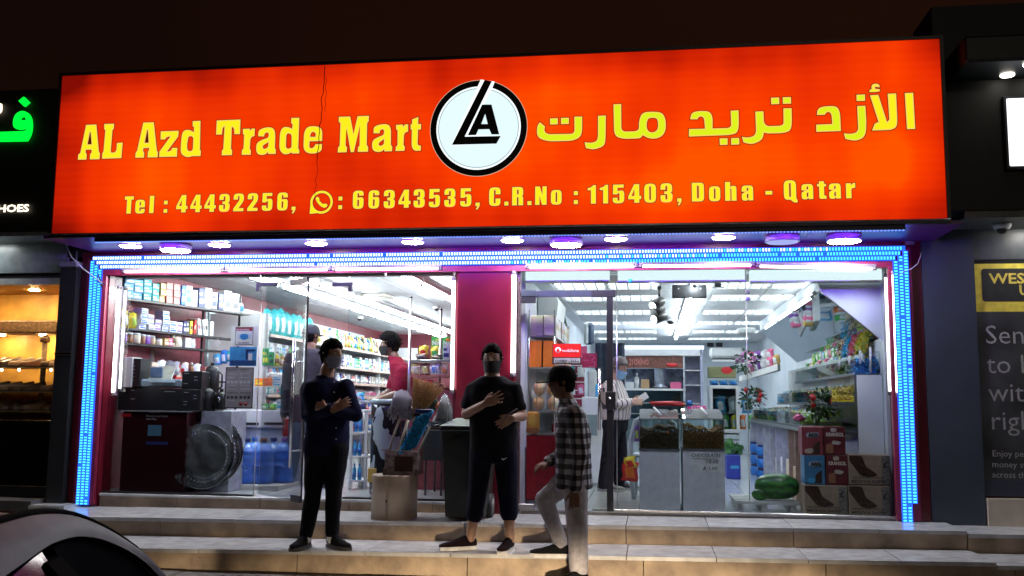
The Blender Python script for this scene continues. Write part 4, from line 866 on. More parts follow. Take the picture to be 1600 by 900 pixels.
# ---- rack of snacks at the right end of the left window
rk_ = thing('wire_rack', 'steel wire rack of crisps and snack packs behind the brooms', 'rack', at(670, 640, 1.3))
RXa, RXb = at(640, 560, 1.1).x, LX1-.02
for px, py0, py1, Y in ((642, 465, 625, 1.0), (689, 484, 592, 1.35)):
    p = at(px, py0, Y); q = at(px, py1, Y); MB().tube([(p.x, Y, FL), (p.x, Y, p.z)], .016, 8).build('post', steel_m, rk_); MB().ball((p.x, Y, p.z), .019, 8).build('post_cap', black_m, rk_)
zr = [at(670, y, 1.1).z for y in (562, 545, 586, 604)]
for z, mt, dep in ((zr[0], steel_m, .5), (zr[2], pm('salmon'), .5), (zr[3], M('maroon_back', (.26, .05, .07), .5), .5)):
    MB().box((RXa, 1.1, z-.018), (RXb, 1.1+dep, z), .003).build('shelf_board', mt, rk_)
MB().box((RXa, 1.12, FL+.002), (RXb, 1.6, zr[3]-.019)).build('base', M('maroon_back', (.26, .05, .07), .5), rk_)
wv_ = MB()
for k in range(4): wv_.tube([(RXa, 1.07, zr[2]+.02+.022*k), (RXb, 1.07, zr[2]+.02+.022*k)], .003, 5)
for k in range(12): x = RXa+(RXb-RXa)*k/11; wv_.tube([(x, 1.07, zr[2]), (x, 1.07, zr[2]+.09)], .002, 4)
wv_.build('wire_basket', steel_m, rk_)
zq = zr[0]+.002
row((RXa+.02, 1.18, zq), (RXb, 1.18, zq), [('bag', .17, .07, .2, 'brown', 'grey'), ('bag', .14, .06, .2, 'black', 'cream'), ('box', .08, .16, .12, 'silver', 'navy')], 'lying on the top of the wire rack', 'packs on the wire rack', 31)
row((RXa+.02, 1.38, zq), (RXb, 1.38, zq), [('bag', .12, .17, .08, 'yellow', 'red'), ('bag', .12, .16, .08, 'yellow', 'green')], 'at the back of the top rack shelf', 'packs on the wire rack', 32)
row((RXa+.01, 1.12, zr[2]+.001), (RXb, 1.12, zr[2]+.001), [('bag', .10, .13, .06, 'gold', 'cream'), ('bag', .10, .13, .06, 'brown', 'yellow'), ('bag', .10, .13, .06, 'white', 'blue'), ('bag', .09, .12, .06, 'cream', 'orange')], 'in the wire basket of the rack', 'packs in the wire basket', 33)
row((RXa+.05, 1.12, zr[3]+.001), (RXb, 1.12, zr[3]+.001), [('box', .09, .04, .1, 'white', 'red'), ('box', .09, .07, .1, 'red', 'white'), ('box', .09, .05, .1, 'brown', 'cream')], 'on the red shelf of the rack', 'boxes on the red rack shelf', 34)
for k in range(2):
    a, b = rect(674+k*17, 526, 690+k*16, 542, 1.5, .2); t = thing('snack_carton', 'dark green snack carton lettered NIC, %s of the two on the rack top' % ('left', 'right')[k], 'carton', a)
    MB().box((a[0], 1.5, zq), b, .004).build('body', pm('green'), t); text_mesh('printed_text', 'NIC', white_m, (a[0]+.012, 1.498, a[2]+.02), .07, bold=.03, width=.1, parent=t)
    MB().ball((b[0]-.04, 1.497, b[2]-.035), .025, 8, (1.2, .1, .8)).build('printed_fruit', pm('orange' if k else 'lime'), t)
# ceiling fittings
def dome(p, label, r=.055):
    t = thing('dome_camera', label, 'security camera', p); p = V(p)
    MB().lathe([(r, 0), (r, -.02), (r*.85, -.045)], p, 16).build('housing', white_m, t); MB().ball(p+V((0, 0, -.045)), r*.62, 12, (1, 1, .9)).build('lens_dome', black_m, t); return t
p = atz(682, 478, ZL); dome((p.x, p.y, ZL-.001), 'white dome camera on the left ceiling near the right-hand tubes')
p = atz(562, 494, ZL); dome((p.x, p.y, ZL-.001), 'white dome camera deep in the left shop above the shelving', .06)
p = atz(595, 460, ZL); t = MB().box((p.x-.25, p.y-.2, ZL-.05), (p.x+.12, p.y+.25, ZL-.002), .015).build('ceiling_vent', M('vent_cream', (.6, .6, .52), .5), None, 'cream ceiling vent box between the two tube lines at left', 'vent')
# cooler cabinet, covered drum and the cashier table
tb = thing('cashier_table', 'grey-topped table the man in the maroon shirt leans on', 'table', at(600, 640, 1.55))
a, b = rect(560, 626, 600, 629, 1.35, .5); a = V(a); b = V(b)
MB().box((a.x, 1.35, b.z-.03), (-2.35, 1.95, b.z), .005).build('tabletop', M('pale_grey_top', (.5, .53, .55), .35), tb)
for x in (a.x+.05, -2.4):
    for y in (1.42, 1.88): MB().tube([(x, y, FL), (x, y, b.z-.03)], .02, 6).build('leg', steel_m, tb)
dc = thing('drinks_shelf', 'small white rack of blue water packs beside the covered drum', 'rack', at(560, 715, 1.0))
a, b = rect(546, 640, 574, 716, .95, .4); a = V(a); b = V(b); a.z = FL
for x in (a.x, b.x-.03):
    for y in (.95, 1.3): MB().box((x, y, FL+.002), (x+.03, y+.03, b.z)).build('leg', white_m, dc)
for f in (.12, .42, .72, 1.0): z = a.z+(b.z-a.z)*f; MB().box((a.x-.005, .945, z-.02), (b.x+.005, 1.345, z-.001), .002).build('shelf_board', white_m, dc)
for j, f in enumerate((.12, .42, .72)):
    z = a.z+(b.z-a.z)*f; row((a.x+.035, .96, z), (b.x-.03, .96, z), [('bottle', .045, .17, .05, 'skyblue', 'blue')]*2, 'on the %s shelf of the small white rack' % ('lower', 'middle', 'upper')[j], 'water bottles in the small white rack', 60+j)
p = at(560, 638, 1.1); put('bag', V((p.x-.02, 1.0, b.z+.001)), .2, .06, .25, 'navy', 'blue', 'plastic_pack', 'dark blue plastic pack lying on the small white rack', 'pack')
p = at(564, 625, 1.5); put('bag', V((p.x, 1.4, p.z-.02)), .12, .10, .1, 'skyblue', 'white', 'plastic_pack', 'pale blue pack beside the leaning man on the table', 'pack')
# tall drum wrapped in printed plastic (white and black)
wr = bpy.data.materials.new('printed_wrap'); wr.use_nodes = True; nt = wr.node_tree; b_ = nt.nodes['Principled BSDF']; b_.inputs['Roughness'].default_value = .2
tc = nd(nt, 'ShaderNodeTexCoord'); mp = nd(nt, 'ShaderNodeMapping'); mp.inputs['Rotation'].default_value = (.3, .8, 0); n_ = nd(nt, 'ShaderNodeTexNoise', Scale=4.2, Detail=1.2, Distortion=1.4); rp_ = nd(nt, 'ShaderNodeValToRGB'); rp_.color_ramp.interpolation = 'CONSTANT'
rp_.color_ramp.elements[0].color = (.014, .014, .017, 1); rp_.color_ramp.elements[1].color = (.42, .47, .52, 1); rp_.color_ramp.elements[1].position = .52
nt.links.new(tc.outputs['Object'], mp.inputs[0]); nt.links.new(mp.outputs[0], n_.inputs['Vector']); nt.links.new(n_.outputs['Fac'], rp_.inputs[0]); nt.links.new(rp_.outputs[0], b_.inputs['Base Color'])
p = at(599, 762, .55); q = at(599, 626, .55); R_ = .155; H_ = q.z-FL
t = thing('covered_drum', 'tall round drum wrapped in black and white printed plastic indoors', 'drum', (p.x, .6, FL))
pts = [(R_*.96, 0), (R_, .02)]+[(R_*(1+.012*math.sin(k*2.1)), H_*(.06+.13*k)) for k in range(7)]+[(R_*1.02, H_*.97)]
MB().lathe(pts, (p.x, .6, FL+.001), 28).build('wrap', wr, t); MB().lathe([(R_*1.04, H_*.965), (R_*1.05, H_*1.0), (R_*.95, H_*1.015)], (p.x, .6, FL+.001), 28).build('lid', M('lid_blue_white', (.45, .55, .60), .3), t)
MB().box((p.x-R_*.9, .6-R_*.75, FL+.12), (p.x-R_*.3, .6-R_*.95, FL+.26), .004).build('label', pm('gold'), t)
# black table edge beyond the broom stand
a, b = rect(660, 672, 694, 738, .5, .5); t = thing('black_table', 'black draped low table between brooms and wheelie bin, indoors', 'table', a)
MB().box((a[0], .5, b[2]-.3), (b[0], 1.0, b[2]), .006).build('drape', M('black_cloth', (.018, .020, .024), .7), t)
for x in (a[0]+.03, b[0]-.03):
    for y in (.53, .95): MB().tube([(x, y, FL), (x, y, b[2]-.29)], .012, 6).build('leg', blk, t)
p = at(676, 668, .6); put('bag', V((p.x, .55, b[2]+.001)), .2, .08, .2, 'navy', 'silver', 'plastic_pack', 'blue and silver crumpled pack on the black draped table', 'pack')

# ---- glazing of the left window
gx = [at(x, 600, 0).x for x in (168, 402, 539, 706)]
gx[0] = -5.42; gx[3] = -1.885
def glass_panel(name, x0, x1, z0, z1, Y, label, frame=True):
    t = thing(name, label, 'window' if 'door' not in name else 'glass door', ((x0+x1)/2, Y, z0)); MB().box((x0, Y, z0), (x1, Y+.010, z1)).build('pane', pane, t)
    return t
w1 = glass_panel('shop_window', gx[0]+.01, gx[1]-.004, .215, 2.40, .02, 'fixed left glass pane in front of the stationery shelves')
MB().box((gx[0]+.01, .0, .198), (gx[1]-.004, .05, .214)).build('bottom_channel', blk, w1); MB().tube([(gx[1], .022, .21), (gx[1], .022, 2.4)], .0045, 5).build('edge', steel_m, w1)
w2 = glass_panel('shop_window', gx[2]+.008, gx[3], .215, 2.40, .02, 'fixed left glass pane in front of the maroon-shirted man')
MB().box((gx[2]+.008, .0, .198), (gx[3], .05, .214)).build('bottom_channel', blk, w2)
w3 = glass_panel('shop_window', gx[1]+.004, gx[2]-.004, 2.28, 2.40, .02, 'narrow glass strip above the left doorway')
for px0, px1, py, lb in ((400, 433, 441, 'left'), (519, 550, 441, 'right')):
    a, b = rect(px0, py, px1, py+6, .008, .036); t = thing('patch_fitting', 'dark L-shaped patch fitting at the %s top corner of the left doorway' % lb, 'door fitting', a)
    MB().box(a, b, .002).build('arm', black_m, t); c_, d_ = rect(px0 if lb == 'left' else px1-6, py+6, px0+6 if lb == 'left' else px1, py+14, .008, .036); MB().box((c_[0], c_[1], c_[2]), (d_[0], d_[1], a[2]-.0005)).build('leg', black_m, t)
# open glass door leaf, hinged at the left jamb and swung out over the steps
hx_, hy_ = gx[1]+.05, 0.0
tip = at(482, 433, -.62); tipb = at(463, 790, -.62)
dr = thing('glass_door', 'frameless glass door standing open outward beside the man in dark blue', 'glass door', (hx_, hy_, .22))
dv = (V((tip.x, tip.y, 0))-V((hx_, hy_, 0))); dn = V((-dv.y, dv.x, 0)).normalized()*.006
def leaf(z0, z1, t0, t1, n_, mat, k=1):
    a = V((hx_, hy_, 0))+dv*t0; b = V((hx_, hy_, 0))+dv*t1; o = dn*k
    MB().add([(*(a-o).xy, z0), (*(b-o).xy, z0), (*(b+o).xy, z0), (*(a+o).xy, z0), (*(a-o).xy, z1), (*(b-o).xy, z1), (*(b+o).xy, z1), (*(a+o).xy, z1)], [(0,3,2,1),(4,5,6,7),(0,1,5,4),(1,2,6,5),(2,3,7,6),(3,0,4,7)]).build(n_, mat, dr)
zt_, zb_ = tip.z, .225
leaf(zb_, zt_, 0, 1, 'pane', pane); leaf(zb_, zt_, 1.001, 1.012, 'dark_edge', black_m, 1.2); leaf(zt_-.045, zt_+.004, .62, .99, 'top_patch', black_m, 2); leaf(zb_-.008, zb_+.05, .80, 1.0, 'bottom_patch', black_m, 2)
for sgn in (-1, 1):
    P = V((hx_, hy_, 0))+dv*.86+dn.normalized()*.055*sgn; z0, z1 = at(470, 775, -.55).z+.25, at(474, 531, -.55).z
    MB().tube([(P.x, P.y, z0), (P.x, P.y, z1)], .013, 8).build('pull_handle', chrome_m, dr)
    for z in (z0+.15, z1-.2): MB().tube([(P.x, P.y, z), (P.x-dn.normalized().x*.055*sgn, P.y-dn.normalized().y*.055*sgn, z)], .008, 6).build('handle_stem', chrome_m, dr)
# ================================================================== RIGHT SHOP
# --- left-hand shelves next to the pillar (packs, boxes, jars) on red base cabinets
X_S = -1.19
def shelfrow(px0, py, Y0, Y1, its, where, group, seed, parent, mat=None, dep=.24, front=None):
    z = at(px0, py, Y0).z; xf = front if front is not None else at(px0+40, py, (Y0+Y1)/2).x
    return z
su = thing('side_shelf_unit', 'narrow wall shelves of packets and jars right of the red pillar', 'shelf', (-1.1, .9, FR))
SXF = -.93
levels = [(531, 'second'), (577, 'third'), (641, 'fourth'), (674, 'lowest')]
zs = [at(835, py, .9).z for py, _ in levels]
for z in zs: board((SXF, .28, z), (SXF, 2.0, z), .25, .016, M('steel_shelf', (.5, .46, .46), .3, .5), 'shelf_board', su)
MB().box((RX0+.002, .25, .7), (RX0+.012, 2.1, 2.0)).build('back_panel', iw, su)
MB().box((RX0+.01, 2.012, FR), (SXF-.02, 2.028, 2.0)).build('end_panel', white_m, su)
for x in (RX0+.03, SXF-.01): MB().tube([(x, .262, zs[3]), (x, .262, zs[0]+.25)], .007, 6).build('post', chrome_m, su)
rr = random.Random(2)
its = [('plain', .11, .20, .12, 'cream', 'kraft'), ('plain', .10, .19, .12, 'white', 'gold'), ('plain', .11, .20, .12, 'cream', 'orange'), ('plain', .11, .18, .12, 'cream', 'lime'), ('plain', .11, .19, .12, 'white', 'kraft'), ('plain', .11, .17, .12, 'cream', 'orange')]*2
row((SXF, .28, zs[0]), (SXF, 2.0, zs[0]), its, 'on the top shelf right of the pillar', 'packets on the top side shelf', 41); row((SXF-.13, .285, zs[0]), (SXF-.13, .60, zs[0]), its, 'at the back of the top side shelf', 'packets on the top side shelf', 45)
its = [('box', .13, .26, .12, 'orange', 'red', 1), ('box', .13, .25, .12, 'orange', 'cream', 1), ('box', .12, .22, .12, 'cream', 'orange'), ('box', .12, .23, .12, 'white', 'orange'), ('box', .1, .22, .12, 'grey', 'navy'), ('box', .1, .2, .12, 'white', 'kraft'), ('box', .12, .18, .12, 'orange', 'white'), ('box', .12, .18, .12, 'red', 'white')]*2
row((SXF, .28, zs[1]), (SXF, 2.0, zs[1]), its, 'on the third shelf right of the pillar', 'boxes on the third side shelf', 42); row((SXF-.13, .285, zs[1]), (SXF-.13, .60, zs[1]), its, 'at the back of the third side shelf', 'boxes on the third side shelf', 46)
its = [('bag', .13, .14, .1, 'peach', 'cream', 2), ('bag', .13, .14, .1, 'cream', 'peach', 2), ('bag', .13, .15, .1, 'peach', 'white', 2)]*4
row((SXF, .28, zs[2]), (SXF, 2.0, zs[2]), its, 'below the orange boxes', 'snack packets on the fourth side shelf', 43); row((SXF-.13, .285, zs[2]), (SXF-.13, .70, zs[2]), its, 'behind the snack packets', 'snack packets on the fourth side shelf', 47)
its = [('jar', .08, .11, .08, 'red', 'white'), ('jar', .08, .13, .08, 'cream', 'salmon'), ('jar', .08, .11, .08, 'brown', 'white'), ('jar', .08, .12, .08, 'orange', 'white')]*4
row((SXF, .62, zs[3]), (SXF, 2.0, zs[3]), its, 'on the lowest shelf right of the pillar', 'jars on the lowest side shelf', 44)
c0 = at(832, 669, .25); t = thing('gift_tin', 'gold and brown biscuit tin with oval emblem beside the pillar', 'tin', c0)
MB().box((c0.x-.062, .25, zs[3]+.001), (c0.x+.062, .33, zs[3]+.21), .02).build('body', M('tin_gold', (.60, .27, .05), .35, .3), t); m = MB(); m.ball((c0.x, .249, zs[3]+.12), .045, 14, (1, .08, 1.35)).build('emblem', pm('gold'), t)
MB().box((c0.x-.06, .247, zs[3]+.005), (c0.x+.06, .25, zs[3]+.05)).build('label', pm('brown'), t)
bc = thing('base_cabinet', 'dark red base cabinets under the shelves right of the pillar', 'cabinet', (-1.05, .9, FR)); rc_ = M('red_laminate', (.25, .012, .02), .3)
for i, y in enumerate((.26, .86, 1.46)):
    MB().box((RX0+.012, y, FR+.06), (SXF-.0, y+.592, zs[3]-.02), .004).build('cabinet_box', rc_, bc); MB().box((SXF, y+.01, FR+.08), (SXF+.014, y+.582, zs[3]-.03), .004).build('door', rc_, bc)
    MB().ball((SXF+.02, y+.5, .8), .012, 8).build('knob', chrome_m, bc)
MB().box((RX0+.012, .255, FR+.002), (SXF, 2.05, FR+.058)).build('plinth', chrome_m, bc)
# --- wall air conditioner, dark cloth, white bag
ac = thing('air_conditioner', 'white split air conditioner high on the wall right of the pillar', 'air conditioner', at(838, 503, 1.2))
p = at(822, 468, 1.0); z0 = at(840, 505, 1.3).z; z1 = at(835, 462, 1.2).z
m = MB(); prof = [(RX0+.01, z1), (RX0+.20, z1-.01), (RX0+.23, z1-.06), (RX0+.21, z0+.05), (RX0+.12, z0), (RX0+.01, z0)]
fn = lambda u, v, d: V((u, d, v)); m.prism(prof, [], fn, 1.15, 2.0); m.build('body', white_m, ac)
MB().box((RX0+.13, 1.17, z0+.012), (RX0+.205, 1.98, z0+.03)).build('air_slot', black_m, ac)
m = MB()
for k in range(7): m.tube([(RX0+.16+.02*math.sin(k), 2.12+.02*k, z1), (RX0+.20+.015*math.sin(k*2), 2.12+.02*k, (z1+z0)/2-.1), (RX0+.18, 2.12+.018*k, z0-.2)], [.012, .02, .008], 6)
m.build('hanging_cloth', M('dark_green_cloth', (.03, .07, .05), .9), None, 'dark green cloth hanging beyond the wall air conditioner', 'cloth')
put('bag', (RX0+.17, 2.35, z0-.12), .3, .35, .15, 'white', 'silver', 'plastic_bag', 'white bulging plastic bag hung high beyond the dark cloth', 'bag', rz=PI/2)
for k, (y, h, c1, c2) in enumerate(((2.7, .12, 'kraft', 'red'), (2.7, .1, 'cream', 'red'), (3.05, .13, 'brown', 'kraft'))):
    put('plain', (RX0+.16, y+.1, 1.72+(.13 if k == 1 else 0)), .34, h, .2, c1, c2, 'carton', '%s carton with %s print stacked high behind the red notice, %s' % (c1, c2, ('lower', 'upper', 'farther')[k]), 'carton', rz=PI/2)
MB().box((RX0+.01, 2.5, 1.69), (RX0+.35, 3.4, 1.715)).build('high_shelf', wsh, None, 'white high shelf carrying cartons behind the red notice', 'shelf')
# --- accessory wall: magenta panel with hooks, pink card, speaker
aw = thing('accessory_board', 'red slatted display board with hanging packets behind the man in the cap', 'display board', at(890, 640, 3.0))
a, b = rect(874, 545, 913, 636, 3.0, .05); mg = M('magenta_board', (.32, .03, .07), .4)
nb = 7; H_ = (b[2]-a[2])/nb
for k in range(nb): MB().box((a[0], 3.0, a[2]+k*H_+.004), (b[0], 3.05, a[2]+(k+1)*H_-.004)).build('slat', mg, aw)
for i in range(8):
    x = a[0]+.04+(b[0]-a[0]-.08)*((i % 3)/2); z = a[2]+.15+.22*(i//3); c1 = ('skyblue', 'white', 'pink', 'silver', 'teal', 'white', 'blue', 'silver')[i]
    put('bag', V((x, 2.96, z)), .09, .13, .02, c1, 'white', 'blister_pack', '%s blister pack hanging on the red slatted board, %s row, %s' % (c1, ('lower', 'middle', 'upper')[i//3], ('left', 'centre', 'right')[i % 3]), 'pack', 'packs on the red slatted board')
a, b = rect(903, 541, 917, 557, 2.6, .02); MB().box(a, b).build('pink_card', pm('pink'), None, 'plain pink card hanging above the magenta numeral sign', 'card')
a, b = rect(913, 504, 928, 538, 2.4, .12); t = thing('wall_speaker', 'rounded blue-black speaker hanging high over the open doorway', 'speaker', a); MB().box(a, b, .03).build('body', M('speaker_blue', (.04, .07, .14), .3), t); a2, b2 = rect(912, 504, 919, 538, 2.37, .14); MB().box(a2, b2, .02).build('side', M('speaker_white', (.5, .55, .6), .3), t)
for k, (px, py, w, h, c1) in enumerate(((918, 578, 14, 44, 'silver'), (928, 600, 9, 24, 'skyblue'), (936, 600, 6, 26, 'pink'))):
    a, b = rect(px, py, px+w, py+h, 2.9, .08); MB().box(a, b, .02).build('product_box', pm(c1), None, '%s pack on the white cabinet beside the numeral sign' % c1, 'box', 'packs above the white cabinet')
# --- navy hanging wall and white cabinet
nv = M('navy_curtain', (.018, .028, .055), .8, var=.3, scale=8)
m = MB(); xa, xb = at(930, 560, 4.2).x, at(976, 560, 4.2).x; n = 14; vs = []
for i in range(n+1):
    x = xa+(xb-xa)*i/n; y = 4.2+.03*math.sin(i*1.9)
    for z in (1.02, at(950, 536, 4.2).z): vs.append(V((x, y, z)))
m.add(vs, [(2*i, 2*i+2, 2*i+3, 2*i+1) for i in range(n)], True)
m.v += [v+V((0, .012, 0)) for v in m.v]; k0 = len(m.v)//2; m.f += [tuple(i+k0 for i in f[::-1]) for f in m.f]; m.sm = [True]*len(m.f); m.mi = [0]*len(m.f)
m.build('curtain', nv, None, 'navy blue curtain behind the man with the phone', 'curtain')
a, b = rect(909, 620, 941, 705, 2.7, .5); t = thing('white_cabinet', 'white cabinet with small window behind the man in the plaid shirt', 'cabinet', a); a = (a[0], a[1], FR+.03)
MB().box((a[0], 2.7, a[2]), (b[0], 3.2, b[2]), .01).build('body', white_m, t); a2, b2 = rect(917, 648, 932, 680, 2.69, .02); MB().box(a2, b2).build('window', M('cabinet_glass', (.25, .32, .36), .1), t)
MB().box((a2[0]-.01, 2.694, a2[2]-.012), (a2[0], 2.70, b2[2]+.012)).box((b2[0], 2.694, a2[2]-.012), (b2[0]+.01, 2.70, b2[2]+.012)).build('window_frame', steel_m, t)
for k in range(2): MB().box((a[0]+.03+.3*k, 2.72, FR), (a[0]+.07+.3*k, 2.76, a[2])).build('leg', black_m, t)
rr = random.Random(8)
def crumple(p, r, mat, name, label, cat, n=14, sq=(1, 1, 1), seed=1):
    q = random.Random(seed); m = MB(); m.ball(p, r, n, sq)
    m.v = [V(p)+(v-V(p))*q.uniform(.78, 1.12) for v in m.v]; m.sm = [False]*len(m.f); return m.build(name, mat, None, label, cat)
p = atz(918, 735, FR); film_w = M('thin_white_plastic', (.6, .66, .68), .3)
crumple(p+V((0, .9, .14)), .16, film_w, 'plastic_bag', 'white crumpled plastic bags on the floor behind the plaid shirt', 'bag', 14, (1.1, .8, 1.2), 3)
crumple(atz(932, 722, FR)+V((0, .1, .06)), .075, pm('green'), 'green_bowl', 'small green bundle on the floor by the man in stripes', 'bundle', 12, (1, .8, .8), 4)
p = at(846, 712, 1.1); crumple(p, .085, pm('purple'), 'plastic_bag', 'purple and white bag in the gap behind the dark red cabinets', 'bag', 12, (1.2, .8, .8), 5)
p = at(856, 735, .9); t = thing('white_box', 'small white printed box behind the plaid-shirted man', 'box', p); MB().box(p+V((-.1, 0, -.1)), p+V((.08, .2, .02)), .005).build('body', white_m, t)
# --- signs on the right door glass
vs_ = thing('network_notice', 'red notice with speech-mark logo, vodafone and CLOSED on the glass door', 'sign', at(885, 568, -.02))
flat(vs_, 'sheet', 863, 537, 908, 569, -.01, M('notice_black', (.02, .02, .02), .5)); vr = M('notice_red', (.75, .012, .010), .45, var=.02)
flat(vs_, 'red_panel', 863.8, 537.5, 907.5, 558, -.0115, vr); flat(vs_, 'grey_panel', 865.5, 559.5, 906.5, 567.5, -.0115, M('notice_grey', (.42, .43, .42), .5))
c0 = at(871.8, 547, -.013); m = MB(); m.lathe([(.027, 0), (.027, .001)], c0, 24, 'y').build('logo_disc', white_m, vs_)
c1 = c0+V((.001, -.0012, -.002)); q = [(.014*math.cos(a_), .014*math.sin(a_)) for a_ in [2*PI*k/20 for k in range(2, 20)]]
m = MB(); m.prism([(.014*math.cos(t_), .014*math.sin(t_)) for t_ in [2*PI*k/18 for k in range(18)]]+[], [], lambda u, v, d: V((c1.x+u, c1.y-d, c1.z+v)), 0, .001).build('logo_mark', vr, vs_)
m = MB(); m.prism([(-.013, .004), (-.006, .020), (.008, .026), (.004, .018), (.002, .010)], [], lambda u, v, d: V((c1.x+u, c1.y-d-.0002, c1.z+v)), 0, .001).build('logo_mark', vr, vs_)
text_mesh('printed_text', 'vodafone', white_m, at(878, 550, -.0145), .042, width=.158, bold=.012, parent=vs_)
text_mesh('printed_text', 'CLOSED', bk, at(867, 566.5, -.0145), .036, width=.115, bold=.035, parent=vs_)
text_mesh('printed_text', '\ufede\ufed4\ufed8\ufee3', bk, at(888.5, 566, -.0145), .042, width=.095, bold=.02, parent=vs_)
ns_ = thing('network_notice', 'magenta notice with a thin numeral 3 outline on the glass door', 'sign', at(921, 574, -.02)); mgp = M('notice_magenta', (.22, .012, .05), .45)
flat(ns_, 'sheet', 909.5, 552, 932.5, 574.5, -.01, mgp); lp = M('notice_pink', (.55, .22, .30), .5)
P = [at(x, y, -.013) for x, y in ((919, 556), (927, 555), (929, 559), (924, 563), (930, 567), (928, 572), (919, 573))]
MB().tube(P, .0022, 5).build('printed_numeral', lp, ns_); text_mesh('printed_text', '5G HiFi', lp, at(911.5, 564, -.013), .018, width=.045, parent=ns_)
# --- ceiling-hung things
tl = thing('track_spotlights', 'three black spotlight heads hanging from the right ceiling', 'spotlight', at(1030, 470, 1.2)); p = atz(1030, 452, ZR-.02); p.y = 1.2
p = at(1030, 452, 1.2); MB().tube([(p.x, 1.2, ZR-.001), (p.x, 1.2, at(1030, 463, 1.2).z)], .012, 8).build('stem', black_m, tl); MB().box((p.x-.02, 1.17, ZR-.03), (p.x+.02, 1.23, ZR-.001)).build('adapter', black_m, tl)
for k, (x0, y0, x1, y1, on) in enumerate(((1036, 468, 1020, 478, 1), (1036, 480, 1022, 489, 0), (1040, 493, 1022, 499, 1))):
    a = at(x0, y0, 1.22); b = at(x1, y1, 1.12); d = (b-a).normalized(); m = MB().tube([a, a+d*.02, b], [.03, .05, .052], 16); h = m.build('spot_head', M('spot_grey', (.08, .075, .075), .35), tl)
    MB().tube([b+d*.001, b+d*.006], .043, 16).build('spot_lens', E('spot_glow', (1, .96, .92), 6) if on else white_m, tl)
hs_ = thing('hanging_sign', 'blank dark grey board hanging on two rods inside the right window', 'sign', at(1077, 466, .9))
a, b = rect(1050, 445, 1104, 466, .9, .02); MB().box(a, b, .008).build('board', M('dark_grey_board', (.10, .10, .11), .4), hs_)
for px in (1058, 1098): p = at(px, 445, .91); MB().tube([(p.x, .91, p.z-.005), (p.x, .91, ZR-.001)], .006, 6).build('rod', steel_m, hs_)
for px in (1060, 1095): p = at(px, 451, .898); MB().lathe([(.008, 0), (.008, .004)], p, 10, 'y').build('screw', steel_m, hs_)
p = at(1122, 444, .5); t = thing('ceiling_bracket', 'small dark bracket hanging at the head of the right window', 'bracket', p); MB().lathe([(.03, -.03), (.035, 0), (.02, .02), (.02, .06)], p, 12).build('body', M('bracket_grey', (.12, .13, .14), .4), t); MB().box(p+V((-.06, -.02, -.034)), p+V((.06, .02, -.028))).build('plate', steel_m, t)
for px, py, lb in ((1048, 497, 'box camera under the ceiling right of the spotlights'), (1053, 537, 'dome camera above the lit canopy at the back')):
    p = atz(px, py, ZR-.001); dome((p.x, p.y, ZR-.001), 'white '+lb, .09)
a, b = rect(1153, 511, 1181, 521, 3.2, .3); t = thing('emergency_light', 'white emergency light box under the ceiling by the pane joint', 'light box', a); MB().box(a, b, .02).build('body', white_m, t); MB().box((a[0]+.02, 3.195, a[2]+.02), (b[0]-.02, 3.2, b[2]-.03)).build('lens', M('frosted', (.7, .75, .8), .3), t)
for py in (456, 467): p = at(1168, py, .012); MB().lathe([(.026, 0), (.026, .0015)], p+V((0, -.012, 0)), 14, 'y').build('glass_sticker', white_m, None, 'white round sticker on the pane joint, %s one' % ('upper' if py < 460 else 'lower'), 'sticker')
p = at(985, 439, .0); MB().lathe([(.02, 0), (.02, .0015)], p+V((0, -.012, 0)), 14, 'y').build('glass_sticker', pm('teal'), None, 'small teal round sticker at the head of the door glass', 'sticker')
# --- back of the shop: lit display case
dcs = thing('display_case', 'white lit display case with glass front at the back of the shop', 'display case', at(1030, 660, 6.0)); Yc = 6.0
vi = M('violet_white', (.45, .48, .66), .5)
a, b = rect(972, 545, 1097, 556, Yc, 1.0); MB().box(a, b, .01).build('canopy', white_m, dcs)
a, b = rect(974, 540, 1100, 544.5, Yc-.05, 1.1); MB().box(a, b).build('canopy_light', E('canopy_glow', (.75, .8, 1.0), 2.0), dcs)
a, b = rect(977, 556, 1069, 575, Yc+.05, .05); bn = M('banner_brown', (.20, .07, .05), .5, var=.3, scale=20); MB().box(a, b).build('banner', bn, dcs)
text_mesh('printed_text', '\u0130TORINO', pm('salmon'), at(983, 570, Yc+.045), .12, width=.30, bold=.02, parent=dcs); MB().ball(at(1050, 570, Yc+.04), .09, 10, (1, .05, .3)).build('banner_picture', pm('red'), dcs)
text_mesh('printed_text', 'CAF\u00c9', pm('salmon'), at(983, 562, Yc+.045), .05, width=.2, parent=dcs)
a, b = rect(977, 576, 1069, 607, Yc+.5, .03); MB().box(a, b).build('back_glass', M('case_back', (.20, .25, .36), .3, var=.5, scale=9), dcs)
a, b = rect(976, 607, 1072, 610, Yc, .55); MB().box(a, b).build('counter_top', white_m, dcs)
a, b = rect(977, 610, 1068, 672, Yc+.45, .05); MB().box(a, b).build('case_back_wall', M('case_blue', (.10, .19, .27), .25), dcs)
a, b = rect(977, 610, 1068, 690, Yc, .012); MB().box((a[0], Yc, a[2]), b).build('front_glass', clear, dcs)
for py in (629, 646): a, b = rect(977, py, 1068, py+1.5, Yc+.03, .4); MB().box(a, b).build('glass_shelf', white_m, dcs)
for px in (975, 1068): a, b = rect(px, 556, px+2.5, 690, Yc-.01, .02); MB().box((a[0], a[1], FR), b).build('post', M('case_post', (.55, .58, .66), .4), dcs)
a, b = rect(1071, 556, 1094, 700, Yc+.4, .04); MB().box((a[0], a[1], FR), b).build('side_back', vi, dcs)
for py in (578, 601, 630): a, b = rect(1071, py, 1095, py+1.6, Yc+.05, .35); MB().box(a, b).build('side_shelf', white_m, dcs)
